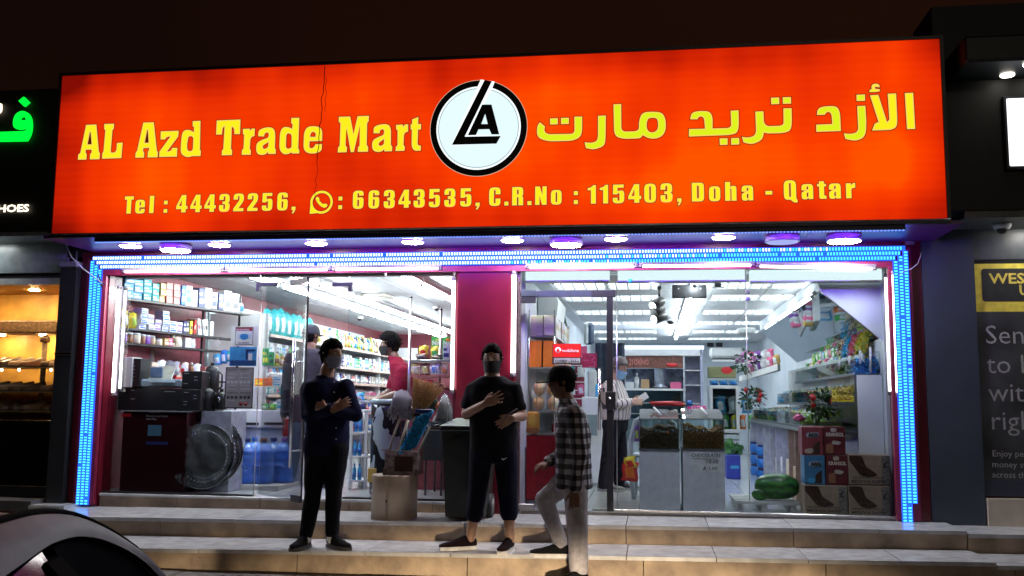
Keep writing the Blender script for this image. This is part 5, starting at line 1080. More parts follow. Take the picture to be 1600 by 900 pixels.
a, b = rect(1095, 546, 1099, 700, Yc, .45); MB().box((a[0], a[1], FR), b).build('side_panel', vi, dcs)
a, b = rect(975, 655, 1100, 700, Yc+.02, .4); MB().box((a[0], a[1], FR), b).build('base', M('case_base', (.35, .40, .45), .4), dcs)
for px, py0, py1, w, c1, nm, lb, ct_ in ((995, 583, 607, 4, 'white', 'product_bottle', 'tall white bottle on the display case', 'bottle'), (1008, 593, 607, 13, 'kraft', 'product_box', 'kraft and white box on the display case', 'box'), (1056, 597, 608, 17, 'pink', 'product_box', 'flat pink box on the display case', 'box'), (984, 597, 607, 12, 'white', 'product_box', 'white low box on the display case near the phone man', 'box')):
    a, b = rect(px-w/2, py0, px+w/2, py1, Yc+.1, .15)
    if nm == 'product_bottle': put('bottle', V(((a[0]+b[0])/2, Yc+.1, a[2])), .07, b[2]-a[2], .07, 'white', 'white', nm, lb, ct_)
    else: MB().box(a, b, .004).build(nm, pm(c1), None, lb, ct_)
p = at(1031, 607, Yc+.2); h_ = at(1031, 560, Yc+.2).z-p.z; t = thing('coil_machine', 'tall silver cylinder appliance on the display case', 'appliance', p)
m = MB()
pf = [(.11, 0), (.13, .03), (.09, .04)]+[(.085+.012*(k % 2), .04+(h_-.08)*k/14) for k in range(15)]+[(.05, h_)]
m.lathe(pf, p, 18).build('body', M('silver_blue', (.45, .5, .6), .25, .7), t); MB().lathe([(.12, -.0), (.12, .025)], p+V((0, 0, -.0)), 16).build('base', black_m, t)
c0 = at(1060, 625, Yc+.2); MB().prism([(-.1, -.1), (-.1, -.03), (-.02, .1), (.03, .12), (.05, -.1)], [], lambda u, v, d: V((c0.x+u, c0.y+d, c0.z+v)), 0, .1).build('scale', black_m, None, 'black wedge-shaped scale inside the display case', 'scale')
a, b = rect(1075, 634, 1104, 645, 4.8, .3); t = thing('pink_tray', 'pink tray lettered in white between the case and the fridge', 'tray', a); MB().box(a, b, .01).build('body', M('hot_pink', (.75, .03, .30), .4), t); a2, b2 = rect(1076, 645.3, 1102, 647, 4.8, .3); MB().box(a2, b2).build('base', white_m, t); text_mesh('printed_text', 'RAFFELO', pm('white'), at(1080, 642, 4.795), .09, width=.22, parent=t)
# --- wall AC at the back, brown carton, blue packs, fridge
p0 = at(1109, 559, 8.6); p1 = at(1162, 546, 8.6); t = thing('air_conditioner', 'white split air conditioner on the far wall above the brown carton', 'air conditioner', p0)
MB().box((p0.x, 8.6, p0.z), (p1.x, 8.85, p1.z+.03), .04).build('body', white_m, t); a, b = rect(1114, 562, 1155, 565, 8.58, .2); MB().box(a, b).build('louvre', white_m, t); a, b = rect(1112, 560, 1158, 561.4, 8.62, .1); MB().box(a, b).build('air_slot', black_m, t)
p = at(1147, 556, 8.59); MB().box(p, p+V((.08, .008, .02))).build('display', black_m, t)
for px in (1105, 1119): a, b = rect(px, 535, px+10, 542, 10.8, .05); MB().box(a, b).build('wall_screen', black_m, None, 'black square vent at the top of the far wall, %s one' % ('left' if px < 1110 else 'right'), 'vent')
Yf = 6.2; fr_ = thing('glass_door_fridge', 'white upright fridge with a glass door full of bags, right of the display case', 'fridge', at(1132, 690, Yf))
a, b = rect(1109, 602, 1156, 720, Yf, .6); W0, W1, Z0_, Z1_ = a[0], b[0], FR, b[2]
fw = M('fridge_white', (.58, .64, .68), .35)
MB().box((W0, Yf+.08, FR+.002), (W0+.04, Yf+.6, Z1_)).box((W1-.04, Yf+.08, FR+.002), (W1, Yf+.6, Z1_)).box((W0+.04, Yf+.56, FR+.002), (W1-.04, Yf+.6, Z1_)).box((W0+.04, Yf+.08, Z1_-.05), (W1-.04, Yf+.56, Z1_)).box((W0+.04, Yf+.08, FR+.002), (W1-.04, Yf+.56, at(1130, 678, Yf).z)).build('cabinet', fw, fr_)
d0 = at(1130, 676, Yf).z
MB().box((W0, Yf, d0), (W0+.05, Yf+.07, Z1_)).box((W1-.05, Yf, d0), (W1, Yf+.07, Z1_)).box((W0+.05, Yf, Z1_-.05), (W1-.05, Yf+.07, Z1_)).box((W0+.05, Yf, d0), (W1-.05, Yf+.07, d0+.05)).build('door_frame', white_m, fr_)
MB().box((W0+.05, Yf+.03, d0+.05), (W1-.05, Yf+.04, Z1_-.05)).build('door_pane', clear, fr_)
MB().box((W0+.04, Yf+.5, d0), (W1-.04, Yf+.555, Z1_-.05)).build('inner_back', M('fridge_inner', (.16, .26, .38), .3), fr_)
for k in range(3): MB().box((W0, Yf+.0, d0-.10-.09*k), (W1, Yf+.078, d0-.03-.09*k), .01).build('grille_slat', fw, fr_)
for f in (.33, .66): z = d0+.05+(Z1_-d0)*f; MB().box((W0+.045, Yf+.12, z), (W1-.045, Yf+.48, z+.01)).build('inner_shelf', steel_m, fr_)
zsh = d0+.051
for k, (c1, w_) in enumerate((('lime', .13), ('green', .11), ('yellow', .09), ('orange', .1), ('green', .1))):
    put('bag', V((W0+.12+.13*k, Yf+.12, zsh)), w_, .22, .1, c1, 'white', 'product_bag', '%s bag on the floor of the glass-door fridge, %s from the left' % (c1, ORD[k]), 'bag', 'bags in the glass-door fridge')
for k in range(3):
    put('bag', V((W0+.18+.2*k, Yf+.15, d0+.06+(Z1_-d0)*.33)), .16, .26, .12, 'skyblue' if k != 1 else 'silver', 'white', 'product_bag', 'pale plastic bag on the fridge shelf, %s from the left' % ORD[k], 'bag', 'bags in the glass-door fridge')
a, b = rect(1109, 592, 1154, 600, Yf+.1, .4); wv = (b[0]-a[0])/3
for k in range(3): put('bag', V((a[0]+wv*(k+.5), Yf+.1, Z1_+.001)), wv*.95, b[2]-a[2], .3, 'skyblue', 'blue', 'plastic_pack', 'bright blue pack lying on top of the fridge, %s of three' % ('left', 'middle', 'right')[k], 'pack', 'blue packs on the fridge')
a, b = rect(1107, 573, 1150, 590, Yf+.15, .35); t = thing('carton', 'brown and green printed carton on the fridge top', 'carton', a); MB().box(a, b, .005).build('body', M('carton_print', (.30, .22, .12), .5, var=.2, sub=(.20, .26, .10), scale=2.2), t); MB().ball((b[0]-.14, Yf+.149, (a[2]+b[2])/2+.03), .08, 10, (1.1, .03, .7)).build('printed_emblem', pm('red'), t)
# crate with cabbages, blue drums
p0 = atz(1135, 727, FR); Yk = 4.2
a, b = rect(1135, 711, 1157, 727, Yk, .35); t = thing('plastic_crate', 'dark blue crate standing by the foot of the fridge', 'crate', a); dz_ = a[2]
MB().box((a[0], Yk, FR+.001), (b[0], Yk+.35, b[2]), .008).build('body', M('crate_blue', (.03, .05, .36), .4), t); MB().box((a[0]+.05, Yk-.003, (FR+b[2])/2-.02), (a[0]+.16, Yk, (FR+b[2])/2+.02)).build('label', pm('skyblue'), t)
def cabbage(c, r, label, seed):
    q = random.Random(seed); m = MB(); m.ball(c, r*.6, 10)
    for i in range(46):
        th = q.uniform(0, 2*PI); ph = q.uniform(.1, 1.45); d = V((math.cos(th)*math.cos(ph), math.sin(th)*math.cos(ph), math.sin(ph))); s = d.cross(V((0, 0, 1))).normalized(); u = s.cross(d)
        k = r*q.uniform(.25, .4); p = V(c)+d*r*.5; e = V(c)+d*r*q.uniform(.9, 1.25); m.add([p-s*k*.5, p+s*k*.5, e+s*k*.6+u*k*.3, e+u*k*.6, e-s*k*.6+u*k*.2], [(0, 1, 2, 3, 4)], True)
    return m.build('cabbage', M('leaf_green', (.16, .42, .14), .5, var=.35, scale=18), None, label, 'vegetable')
cabbage(((a[0]+b[0])/2-.03, Yk+.15, b[2]+.05), .13, 'green leafy head of cabbage in the dark blue crate', 3); cabbage(((a[0]+b[0])/2+.09, Yk+.25, b[2]+.03), .09, 'smaller leafy head behind the cabbage in the crate', 6)
# --- two glass-topped bins
gb = M('bin_grey', (.70, .74, .80), .35, var=.06)
for i, (px0, px1, fill, lb) in enumerate(((999, 1062, ((.45, .32, .22), (.22, .15, .10)), 'left grey bin with glass top full of dark sweets'), (1067, 1133, ((.75, .45, .2), (.42, .22, .09)), 'right grey bin with glass top of brown sweets and handwritten price'))):
    Yb = .22; a, b = rect(px0, 704, px1, 797, Yb, .62); zt_ = b[2]; ztp = at((px0+px1)/2, 655, Yb).z; t = thing('sweet_bin', lb, 'bin', ((a[0]+b[0])/2, Yb, FR), 'glass-topped sweet bins')
    MB().box((a[0], Yb, FR+.002), (b[0], Yb+.62, zt_), .004).build('cabinet', gb, t)
    MB().box((a[0]-.006, Yb-.006, zt_+.0005), (b[0]+.006, Yb+.626, zt_+.016)).build('rim', M('rim_dark', (.12, .14, .15), .3), t)
    for A, B, n_ in (((a[0], Yb, zt_+.017), (b[0], Yb+.006, ztp), 'front_glass'), ((a[0], Yb+.006, zt_+.017), (a[0]+.006, Yb+.61, ztp+.04), 'side_glass'), ((b[0]-.006, Yb+.006, zt_+.017), (b[0], Yb+.61, ztp+.04), 'side_glass'), ((a[0], Yb+.612, zt_+.017), (b[0], Yb+.618, ztp+.04), 'back_glass')):
        MB().box(A, B).build(n_, clear, t)
    P = [V((a[0], Yb, ztp+.001)), V((b[0], Yb, ztp+.001)), V((b[0], Yb+.60, ztp+.085)), V((a[0], Yb+.60, ztp+.085))]
    MB().add(P+[p+V((0, 0, .006)) for p in P], [(0,3,2,1),(4,5,6,7),(0,1,5,4),(1,2,6,5),(2,3,7,6),(3,0,4,7)]).build('lid', glass_mat('lid_acrylic', (.85, .86, .84), 1, film=.16, filmcol=(.75, .73, .7)), t)
    for x in (a[0], b[0]-.007): MB().box((x, Yb-.002, zt_+.017), (x+.007, Yb+.004, ztp)).build('corner_trim', steel_m, t)
    MB().box((a[0], Yb-.002, ztp-.004), (b[0], Yb+.004, ztp+.002)).build('top_trim', steel_m, t)
    # sweets: heap of small pieces
    q = random.Random(i+3); m = MB(); H = (ztp-zt_)*.68; W = b[0]-a[0]-.02
    for k in range(2300):
        x = a[0]+.012+W*q.random(); f = q.random() < .62; y = Yb+.010+(.02*q.random() if f else .58*q.random()); top = zt_+.02+H*(.92+.10*math.sin(x*17+i*2)+.06*math.sin(x*43)+(y-Yb)*.12)
        z = q.uniform(zt_+.02, top) if f else top-.008*q.random(); r_ = q.uniform(.006, .0095); R = Matrix.Rotation(q.uniform(0, 6), 3, V((q.random(), q.random(), q.random())).normalized())
        vs = [R @ V(v) * r_ + V((x, y, z)) for v in ((1.3, 0, 0), (-1.3, 0, 0), (0, .8, 0), (0, -.8, 0), (0, 0, .8), (0, 0, -.8))]
        m.mat(0 if q.random() < .6 else 1).add(vs, [(0,2,4),(2,1,4),(1,3,4),(3,0,4),(2,0,5),(1,2,5),(3,1,5),(0,3,5)], True)
    m.build('sweets', [M('sweets_%d_a' % i, fill[0], .25, var=.3, scale=60), M('sweets_%d_b' % i, fill[1], .3, var=.3, scale=60)], None, 'heap of %s sweets inside the %s grey bin' % (('dark chocolate', 'left'), ('light brown', 'right'))[i], 'sweets', kind='stuff')
    MB().box((a[0]+.008, Yb+.03, zt_+.017), (b[0]-.008, Yb+.6, zt_+.02+H*.7)).build('filling', M('sweets_%d_a' % i, fill[0], .5), t)
    if i == 0:
        p = at(1043, 676, Yb-.004); MB().ball(p, .012, 6, (1, .3, 1)).build('sticker', pm('orange'), t)
    else:
        flat(t, 'price_note', 1078, 706, 1128, 738, Yb-.0005, M('note_paper', (.75, .80, .80), .6)); ink = M('note_ink', (.05, .06, .07), .6)
        text_mesh('handwriting', 'CHOCOLATES', ink, at(1080, 713.5, Yb-.003), .045, width=.265, bold=.004, parent=t, shear=.15); text_mesh('handwriting', '18.00', ink, at(1102, 724, Yb-.003), .05, width=.11, bold=.006, parent=t, shear=.2)
        text_mesh('handwriting', '& 1.00', ink, at(1098, 734, Yb-.003), .045, width=.13, bold=.006, parent=t, shear=.2)
        m = MB(); m.tube([at(1080+k*4.5, 716+(k % 2)*1.2, Yb-.003) for k in range(10)], .0015, 4); m.build('handwriting', ink, t)
a = at(1020, 655, .4); 
for k, (px, py, c1, w_, h_, l_) in enumerate(((1043, 649, 'red', .36, .05, 'long red packet lying on the sweet-bin lids'), (1056, 650, 'orange', .2, .04, 'orange packet lying beside the long red one'), (1078, 649, 'blue', .07, .06, 'small bright blue packet on the right bin lid'))):
    p = at(px, py+4, .78); put('bag', V((p.x, .74+.05*k, ztp+.115)), w_, h_, .1, c1, 'red' if k == 0 else c1, 'product_packet', l_, 'packet')
for k, px in enumerate((1026, 1100)):
    p = at(px-4, 646, .6); q_ = at(px+6, 657, .3); MB().tube([V((p.x, .6, ztp+.10)), V((q_.x, .28, ztp+.035))], .012, 6).build('scoop', white_m, None, 'white plastic scoop lying on the %s bin lid' % ('left', 'right')[k], 'scoop')
# --- white plastic chair with red and orange bags
chx = at(1003, 760, 1.15); ch_ = thing('plastic_chair', 'white plastic chair behind the left sweet bin', 'chair', (chx.x+.1, 1.1, FR))
cw = M('chair_white', (.60, .70, .76), .35); xl = at(986, 700, 1.0).x; zs_ = FR+.44
MB().tube([(xl+.03, 1.0, FR), (xl+.0, 1.0, FR+.25), (xl+.0, 1.0, FR+.62), (xl+.04, 1.0, FR+.80), (xl+.14, 1.0, FR+.86), (xl+.34, 1.0, FR+.86), (xl+.44, 1.0, FR+.78), (xl+.48, 1.0, FR+.4), (xl+.46, 1.0, FR)], .024, 8).build('frame', cw, ch_)
MB().box((xl+.02, .98, zs_), (xl+.46, 1.45, zs_+.03), .012).build('seat', cw, ch_)
for x in (xl+.04, xl+.44): MB().tube([(x, 1.4, FR), (x, 1.38, zs_)], .02, 6).build('leg', cw, ch_)
for k in range(4): MB().box((xl+.09+.09*k, .99, zs_+.06), (xl+.13+.09*k, 1.01, FR+.84)).build('back_slat', cw, ch_)
put('bag', V((xl-.02, .93, FR+.20)), .17, .20, .08, 'red', 'orange', 'shopping_bag', 'red and orange printed bag hanging on the white chair', 'bag', ry=.1)
put('bag', V((xl+.0, .92, FR+.32)), .12, .13, .07, 'yellow', 'red', 'shopping_bag', 'yellow bag above the red one on the white chair', 'bag', ry=-.15)
put('bag', V((xl+.06, .97, FR+.60)), .05, .16, .03, 'purple', 'lime', 'hanging_packet', 'purple and green packets hanging on the chair back', 'packet')
# doorway platform tile the man in stripes stands on
a = atz(925, 797, FR); MB().box((at(926, 790, .10).x, .05, FR+.001), (at(998, 790, .1).x, 1.9, FR+.02), .004).build('door_plate', M('door_plate_tile', (.50, .50, .48), .25), fl2)
# --- right side: counter with dividers, tiers of sweets
X1 = at(1250, 668, .55).x; zt1 = at(1250, 668, .55).z
rc2 = thing('side_counter', 'white divided counter with glass edge running back along the right side', 'counter', (X1+.3, 3, FR))
MB().box((X1, .5, zt1-.03), (1.98, 5.6, zt1-.008)).build('top', M('glass_edge_top', (.35, .42, .44), .12), rc2); MB().box((X1-.012, .485, zt1-.034), (X1-.001, 5.6, zt1-.004)).build('front_rail', steel_m, rc2)
MB().box((X1-.012, .472, zt1-.036), (1.98, .484, zt1-.004)).build('front_rail', M('rail_dark', (.10, .11, .12), .3), rc2)
dm = M('divider_white', (.55, .57, .68), .4); dys = [.52, .98, 1.45, 1.95, 2.5, 3.1, 3.8, 4.6, 5.5]
for k, y in enumerate(dys): MB().box((X1+.01, y, FR+.002), (1.98, y+.02, zt1-.031)).build('divider', dm if k not in (1, 2) else M('divider_tan', (.50, .36, .30), .4), rc2)
MB().box((1.99, .5, FR), (2.02, 5.6, zt1)).build('back_panel', dm, rc2)
MB().box((X1-.008, .50, FR+.002), (X1+.07, .52, zt1-.037)).build('end_post', M('post_pale', (.5, .52, .54), .4), rc2)
cart = [(.56, 'kraft', .14, .22, .38, 'orange'), (.58, 'cream', .1, .20, .0, 'white'), (1.03, 'kraft', .25, .36, .0, 'yellow'), (1.05, 'yellow', .12, .26, .0, 'gold'), (1.5, 'cream', .3, .4, .0, 'kraft'), (1.53, 'white', .2, .2, .42, 'silver'), (2.0, 'white', .28, .4, 0, 'grey'), (2.6, 'cream', .3, .36, 0, 'silver')]
for k, (y, c1, w_, h_, zo, c2) in enumerate(cart):
    put('plain', V((X1+.03+.02*(k % 2), y+w_/2+.02, FR+.003+zo)), w_, h_, .4, c1 if k else 'orange', c2, 'carton', '%s carton in the divided counter, %s from the glass, %s' % (c1 if k else 'orange', ORD[k], 'low' if not zo else 'raised'), 'carton', 'cartons in the divided counter', rz=-PI/2)
for k, (px, y) in enumerate(((1159, 5.0), (1169, 4.1))):
    for j in range(3):
        put('jar', V((X1+.10, y, FR+.003+.155*j)), .26, .15, .26, 'blue', 'navy', 'blue_container', 'blue container in the %s far bay of the counter, %s in its stack' % (('farther', 'nearer')[k], ('lowest', 'middle', 'top')[j]), 'container', 'blue containers in the divided counter')
CL = [('brown', 'cream'), ('teal', 'skyblue'), ('pink', 'salmon'), ('yellow', 'lime'), ('green', 'white'), ('cream', 'gold'), ('orange', 'yellow'), ('purple', 'pink'), ('lime', 'green')]
def heap(x0, x1, y0, y1, zf, rise, c1, c2, label, n=260, seed=0, size=.018, hh=.10):
    """heap of wrapped sweets in one compartment"""
    q = random.Random(seed*7+3); m = MB()
    for k in range(n):
        u = q.random(); v = q.random(); x = x0+(x1-x0)*u; y = y0+(y1-y0)*v
        z = zf+rise*u+hh*(1-(2*v-1)**4)*q.uniform(.75, 1.05)
        r_ = q.uniform(.7, 1.2)*size; R = Matrix.Rotation(q.uniform(0, 6), 3, V((q.random()-.5, q.random()-.5, q.random())).normalized())
        vs = [R @ V(w_) * r_ + V((x, y, z)) for w_ in ((2.1, .5, 0), (2.1, -.5, 0), (1, 0, .1), (0, .7, .5), (0, .7, -.5), (0, -.7, .5), (0, -.7, -.5), (-1, 0, .1), (-2.1, .5, 0), (-2.1, -.5, 0))]
        m.mat(0 if q.random() < .6 else 1).add(vs, [(0, 1, 2), (2, 3, 5), (2, 6, 4), (2, 4, 3), (2, 5, 6), (3, 4, 7), (5, 7, 6), (3, 7, 5), (4, 6, 7), (7, 8, 9)])
    m.mat(0).box((x0+.004, y0+.004, zf-.002), (x1-.004, y1-.004, zf+hh*.35))
    return m.build('sweets_heap', [pm(c1), pm(c2)], None, label, 'sweets', kind='stuff')
def tier(name, label, x, z, y0, y1, wd, rise, nsec, cols, seed, post=False, glass_h=.12):
    t = thing(name, label, 'display tray', (x, (y0+y1)/2, z)); L = (y1-y0)/nsec
    m = MB(); P = [V((x, y0, z)), V((x+wd, y0, z+rise)), V((x+wd, y1, z+rise)), V((x, y1, z))]; m.add([p-V((0, 0, .02)) for p in P]+P, [(0,3,2,1),(4,5,6,7),(0,1,5,4),(1,2,6,5),(2,3,7,6),(3,0,4,7)]); m.build('base', M('tray_white', (.55, .60, .64), .35), t)
    MB().box((x-.012, y0, z-.024), (x-.001, y1, z+.002)).build('front_rail', M('rail_dark', (.10, .11, .12), .3), t)
    MB().box((x-.006, y0+.006, z+.003), (x-.001, y1, z+glass_h)).build('front_glass', clear, t)
    MB().box((x, y0, z+.004), (x+wd, y0+.005, z+rise+glass_h)).build('end_glass', clear, t)
    for k in range(1, nsec): MB().box((x+.002, y0+k*L-.003, z+.002), (x+wd, y0+k*L+.003, z+rise*.6+glass_h)).build('divider_glass', clear, t)
    for k in range(nsec):
        c = cols[k % len(cols)]
        heap(x+.012, x+wd-.02, y0+k*L+.01, y0+(k+1)*L-.01, z+.004, rise, c[0], c[1], '%s and %s sweets, %s section of the %s' % (c[0], c[1], ORD[k], label.split(' of')[0]), int(320/(1+.25*k)), seed+k)
    return t
tier('sweets_tray', 'lowest long glass tray of sweets and dried goods', X1+.01, zt1+.02, .56, 5.2, .40, .05, 9, [('lime', 'white'), ('yellow', 'cream'), ('cream', 'green'), ('skyblue', 'pink'), ('teal', 'grey'), ('cream', 'white'), ('kraft', 'cream'), ('grey', 'teal'), ('cream', 'kraft')], 100)
x2 = at(1300, 629, .55).x; z2_ = at(1300, 629, .55).z
tier('sweets_tray', 'middle glass tray of sweets behind the bouquet', x2, z2_, .55, 4.6, .34, .06, 8, [('gold', 'yellow'), ('gold', 'black'), ('yellow', 'lime'), ('pink', 'salmon'), ('skyblue', 'teal'), ('lime', 'kraft'), ('brown', 'cream'), ('skyblue', 'white')], 200)
x3 = at(1333, 583, .55).x; z3_ = at(1333, 583, .55).z
tier('sweets_tray', 'upper glass tray of sweets under the mirror', x3, z3_, .40, 4.3, .36, .07, 8, [('blue', 'skyblue'), ('lime', 'yellow'), ('grey', 'lime'), ('yellow', 'lime'), ('purple', 'grey'), ('skyblue', 'teal'), ('brown', 'cream'), ('green', 'cream')], 300, glass_h=.13)
# panelled wall between the tiers
pnm = M('panelling', (.52, .55, .56), .45)
for k in range(16): MB().box((1.97, .5+.32*k, zt1+.03), (1.985, .5+.32*k+.312, 1.62)).build('wall_panel', pnm, rc2)
# sacks and packs standing behind the upper tray, in front of the mirror
rq = random.Random(21)
for k in range(48):
    y = 1.75+.15*(k % 16); lv_ = k//16; c1 = rq.choice(['green', 'lime', 'cream', 'white', 'pink', 'skyblue', 'silver']); c2 = rq.choice(['white', 'green', 'salmon', 'lime'])
    put('bag' if k % 3 else 'box', V((x3+.10+.07*lv_, y, z3_+.08+.15*lv_)), .14, .15, .08, c1, c2, 'product_pack', '%s and %s pack stacked behind the upper tray, %s row, %s from the glass' % (c1, c2, ('lower', 'middle', 'upper')[lv_], ORD[k % 16]), 'pack', 'packs stacked behind the upper sweets tray', rz=-PI/2)
for k, (c1, c2) in enumerate((('yellow', 'lime'), ('pink', 'salmon'), ('skyblue', 'teal'), ('brown', 'cream'))):  # heaps added to stand in for coloured reflections in the mirror
    heap(x3+.10, 2.06, .62+.32*k, .92+.32*k, z3_+.12, .20, c1, c2, 'heap of %s sweets added for the mirror reflection, %s from the glass' % (c1, ORD[k]), 420, 400+k, .019, .14)
heap(x3+.22, 2.07, .75, 1.8, z3_+.36, .12, 'cream', 'brown', 'cream and brown sweets heaped highest, added for the mirror reflection', 420, 500, .019, .12)  # highest heap likewise takes the place of a mirror reflection
# sloping mirror under the stair, with its lamp
mir = thing('sloping_mirror', 'large sloping mirror under the stair above the sweets', 'mirror', (1.8, 3, 2.0))
A_ = at(1283, 455, .40); B_ = at(1378, 531, .40)
mm = M('mirror_silver', (.55, .66, .74), .03, 1, var=.04)
P = [A_, B_, V((B_.x, 5.6, B_.z)), V((A_.x, 5.6, A_.z))]; nrm = (P[1]-P[0]).cross(P[3]-P[0]).normalized()*.01
MB().add(P+[p-nrm for p in P], [(0,3,2,1),(4,5,6,7),(0,1,5,4),(1,2,6,5),(2,3,7,6),(3,0,4,7)]).build('glass', mm, mir)
MB().tube([A_, B_], .012, 6).build('front_edge_trim', steel_m, mir); MB().tube([A_+V((0, 1.9, 0)), B_+V((0, 1.9, 0))], .008, 6).build('joint_trim', white_m, mir)
# stair soffit body above the mirror
W_A = V((A_.x, .42, A_.z)); 
MB().prism([(A_.x, A_.z+.02), (B_.x+.02, B_.z+.02), (RX1-.002, B_.z+.02), (RX1-.002, ZR+.40), (A_.x, ZR+.40)], [], lambda u, v, d: V((u, d, v)), .34, 5.7).build('stair_soffit', iw, bld)
MB().box((A_.x-.05, .30, ZR+.016), (RX1, .34, ZR+.40)).build('soffit_end', iw, bld)
s0 = at(1281, 462, .62); s1 = V((s0.x-.0, 5.0, s0.z-.0))
for k in range(3):
    a = V((s0.x-.06, .7+k*1.35, s0.z+.0)); tube_light(a, a+V((0, 1.3, 0)), .016, 'tube light along the top edge of the sloping mirror, %s from the glass' % ORD[k], 'tube lights along the mirror', E('mirror_tube_glow', (.95, .98, 1), 12), True, (.6, 0, .8))
# right end wall panels by the glass
MB().prism([(lambda q: (q.x, q.z))(at(x, y, .27)) for x, y in ((1275, 436), (1392, 436), (1392, 530), (1378, 531), (1283, 455))], [], lambda u, v, d: V((u, .27+d, v)), 0, .02).build('end_panel_upper', iw, bld)
a, b = rect(1341, 586, 1392, 716, .30, .02); MB().box((a[0], .3, FR), (2.09, .32, b[2])).build('end_panel_lower', iw, bld)
# dark frame under the upper tray with yellow sweets
fr3 = thing('dark_frame_shelf', 'dark metal frame shelf with yellow sweets at the right end', 'shelf', at(1338, 630, .4))
a, b = rect(1300, 628, 1341, 633, .36, .3); MB().box(a, b).build('rail', M('rail_dark', (.10, .11, .12), .3), fr3); a2, b2 = rect(1335.5, 586, 1341, 628, .36, .03); MB().box((a2[0], .36, b[2]+.001), b2).build('post', M('rail_dark', (.10, .11, .12), .3), fr3)
heap(a[0], b[0]-.03, .38, .60, b[2]+.001, 0, 'yellow', 'gold', 'gold-wrapped sweets on the dark frame shelf at the right end', 160, 77, .013, .05)
pr_m = M('prong_white', (.85, .87, .88), .3)
for k, (px, py0, py1) in enumerate(((1360, 542, 583), (1344, 548, 568), (1327, 556, 570), (1311, 562, 577))):
    p = at(px, py1, .36); q_ = at(px, py0, .36); MB().tube([p, q_], .010, 8).build('price_holder', pr_m, None, 'white upright price holder on the upper tray, %s from the right' % ORD[k], 'price holder', 'white price holders on the upper tray')
MB().box((at(1336, 586, .36).x, .36, at(1350, 588, .36).z), (2.08, .5, at(1350, 584, .36).z)).build('tray_end_shelf', M('rail_dark', (.10, .11, .12), .3), fr3)
heap(at(1336, 586, .36).x, 2.06, .37, .50, at(1350, 584, .36).z+.001, 0, 'blue', 'skyblue', 'bright blue sweets at the right end of the upper tray', 150, 78, .014, .06)
# far floral boxes, left of the mirror
fx = thing('gift_shelf', 'slanted white shelf with gift bouquets beyond the sweets', 'shelf', at(1190, 590, 4.9))
for k, (py, y) in enumerate(((566, 4.9), (592, 4.6))):
    p = at(1160, py+3, y); q_ = at(1215, py-4 if k == 0 else py-14, y-.5); m = MB(); P = [p, q_, q_+V((.1, .5, .0)), p+V((0, .5, 0))]; m.add(P+[v+V((0, 0, .03+.05*k)) for v in P], [(0,3,2,1),(4,5,6,7),(0,1,5,4),(1,2,6,5),(2,3,7,6),(3,0,4,7)]).build('shelf_board', white_m, fx)
    row(P[0]+V((.05, .05, .035+.05*k)), P[1]+V((.0, .05, .035+.05*k)), [('bag', .12, .14, .1, c_, 'white') for c_ in ('pink', 'purple', 'silver', 'pink', 'gold', 'lime')], '%s slanted gift shelf' % ('on the upper', 'on the lower')[k], 'packs on the slanted gift shelf', 90+k)
def bouquet(p, r, label, nl, nf, fc, seed, stem=.22, lean=(0, 0), wrap=None):
    q = random.Random(seed); t = thing('bouquet', label, 'bouquet', p); p = V(p); top = p+V((lean[0], lean[1], stem))
    m = MB()
    for k in range(7): m.tube([p+V((q.uniform(-.012, .012), q.uniform(-.012, .012), 0)), top+V((q.uniform(-r, r)*.5, q.uniform(-r, r)*.4, 0))], .004, 4)
    m.build('stems', M('stem_green', (.05, .12, .03), .6), t)
    m = MB()
    for k in range(nl):
        d = V((q.gauss(0, 1), q.gauss(0, 1), q.gauss(.2, .9))).normalized(); c = top+d*r*q.uniform(.35, 1.1); L = r*q.uniform(.25, .5); s = d.cross(V((q.random(), q.random(), 1))).normalized()*L*.32; u = (d+V((q.uniform(-.6, .6), q.uniform(-.6, .6), q.uniform(-.5, .3)))).normalized()*L
        m.add([c, c+u*.35+s, c+u*.75+s*.7, c+u, c+u*.75-s*.7, c+u*.35-s], [(0, 1, 2, 3, 4, 5)])
    m.build('leaves', M('leaf_dark', (.03, .09, .035), .45, var=.4, scale=25), t)
    for k in range(nf):
        d = V((q.uniform(-1, 1), -.75, q.uniform(-.4, .9))).normalized(); c = top+d*r*.95; m = MB()
        for j in range(3): m.lathe([(.008, -.02), (.024-.005*j, 0), (.028-.006*j, .02), (.02-.006*j, .034)], c+V((0, 0, .004*j)), 8)
        m.build('flower', fc, t)
    if wrap: MB().lathe([(.02, 0), (.05, stem*.6), (.085, stem)], p, 12).build('wrapping', wrap, t)
    return t
red_f = M('petal_red', (.45, .008, .012), .5)
p = at(1276, 664, .50); bouquet(p, .125, 'bouquet of dark foliage with red roses standing above the red boxes', 260, 4, red_f, 5, .20, (.04, 0))
p = at(1172, 640, 2.6); bouquet(p, .13, 'bouquet with red flowers farther back on the side counter', 170, 4, red_f, 8, .14, (.02, 0))
p = at(1165, 585, 4.5); bouquet(p, .16, 'pale pink and violet gift bouquet on the slanted shelf', 120, 9, M('petal_violet', (.45, .18, .42), .5), 11, .16, (.0, 0))
p = at(1318, 495, .9); 
p = at(1264, 662, .42); crumple(V((p.x-.06, .6, zt1+.09)), .045, pm('pink'), 'ribbon_bow', 'pink ribbon bow beside the red roses bouquet', 'ribbon', 10, (1.4, 1, .8), 9)
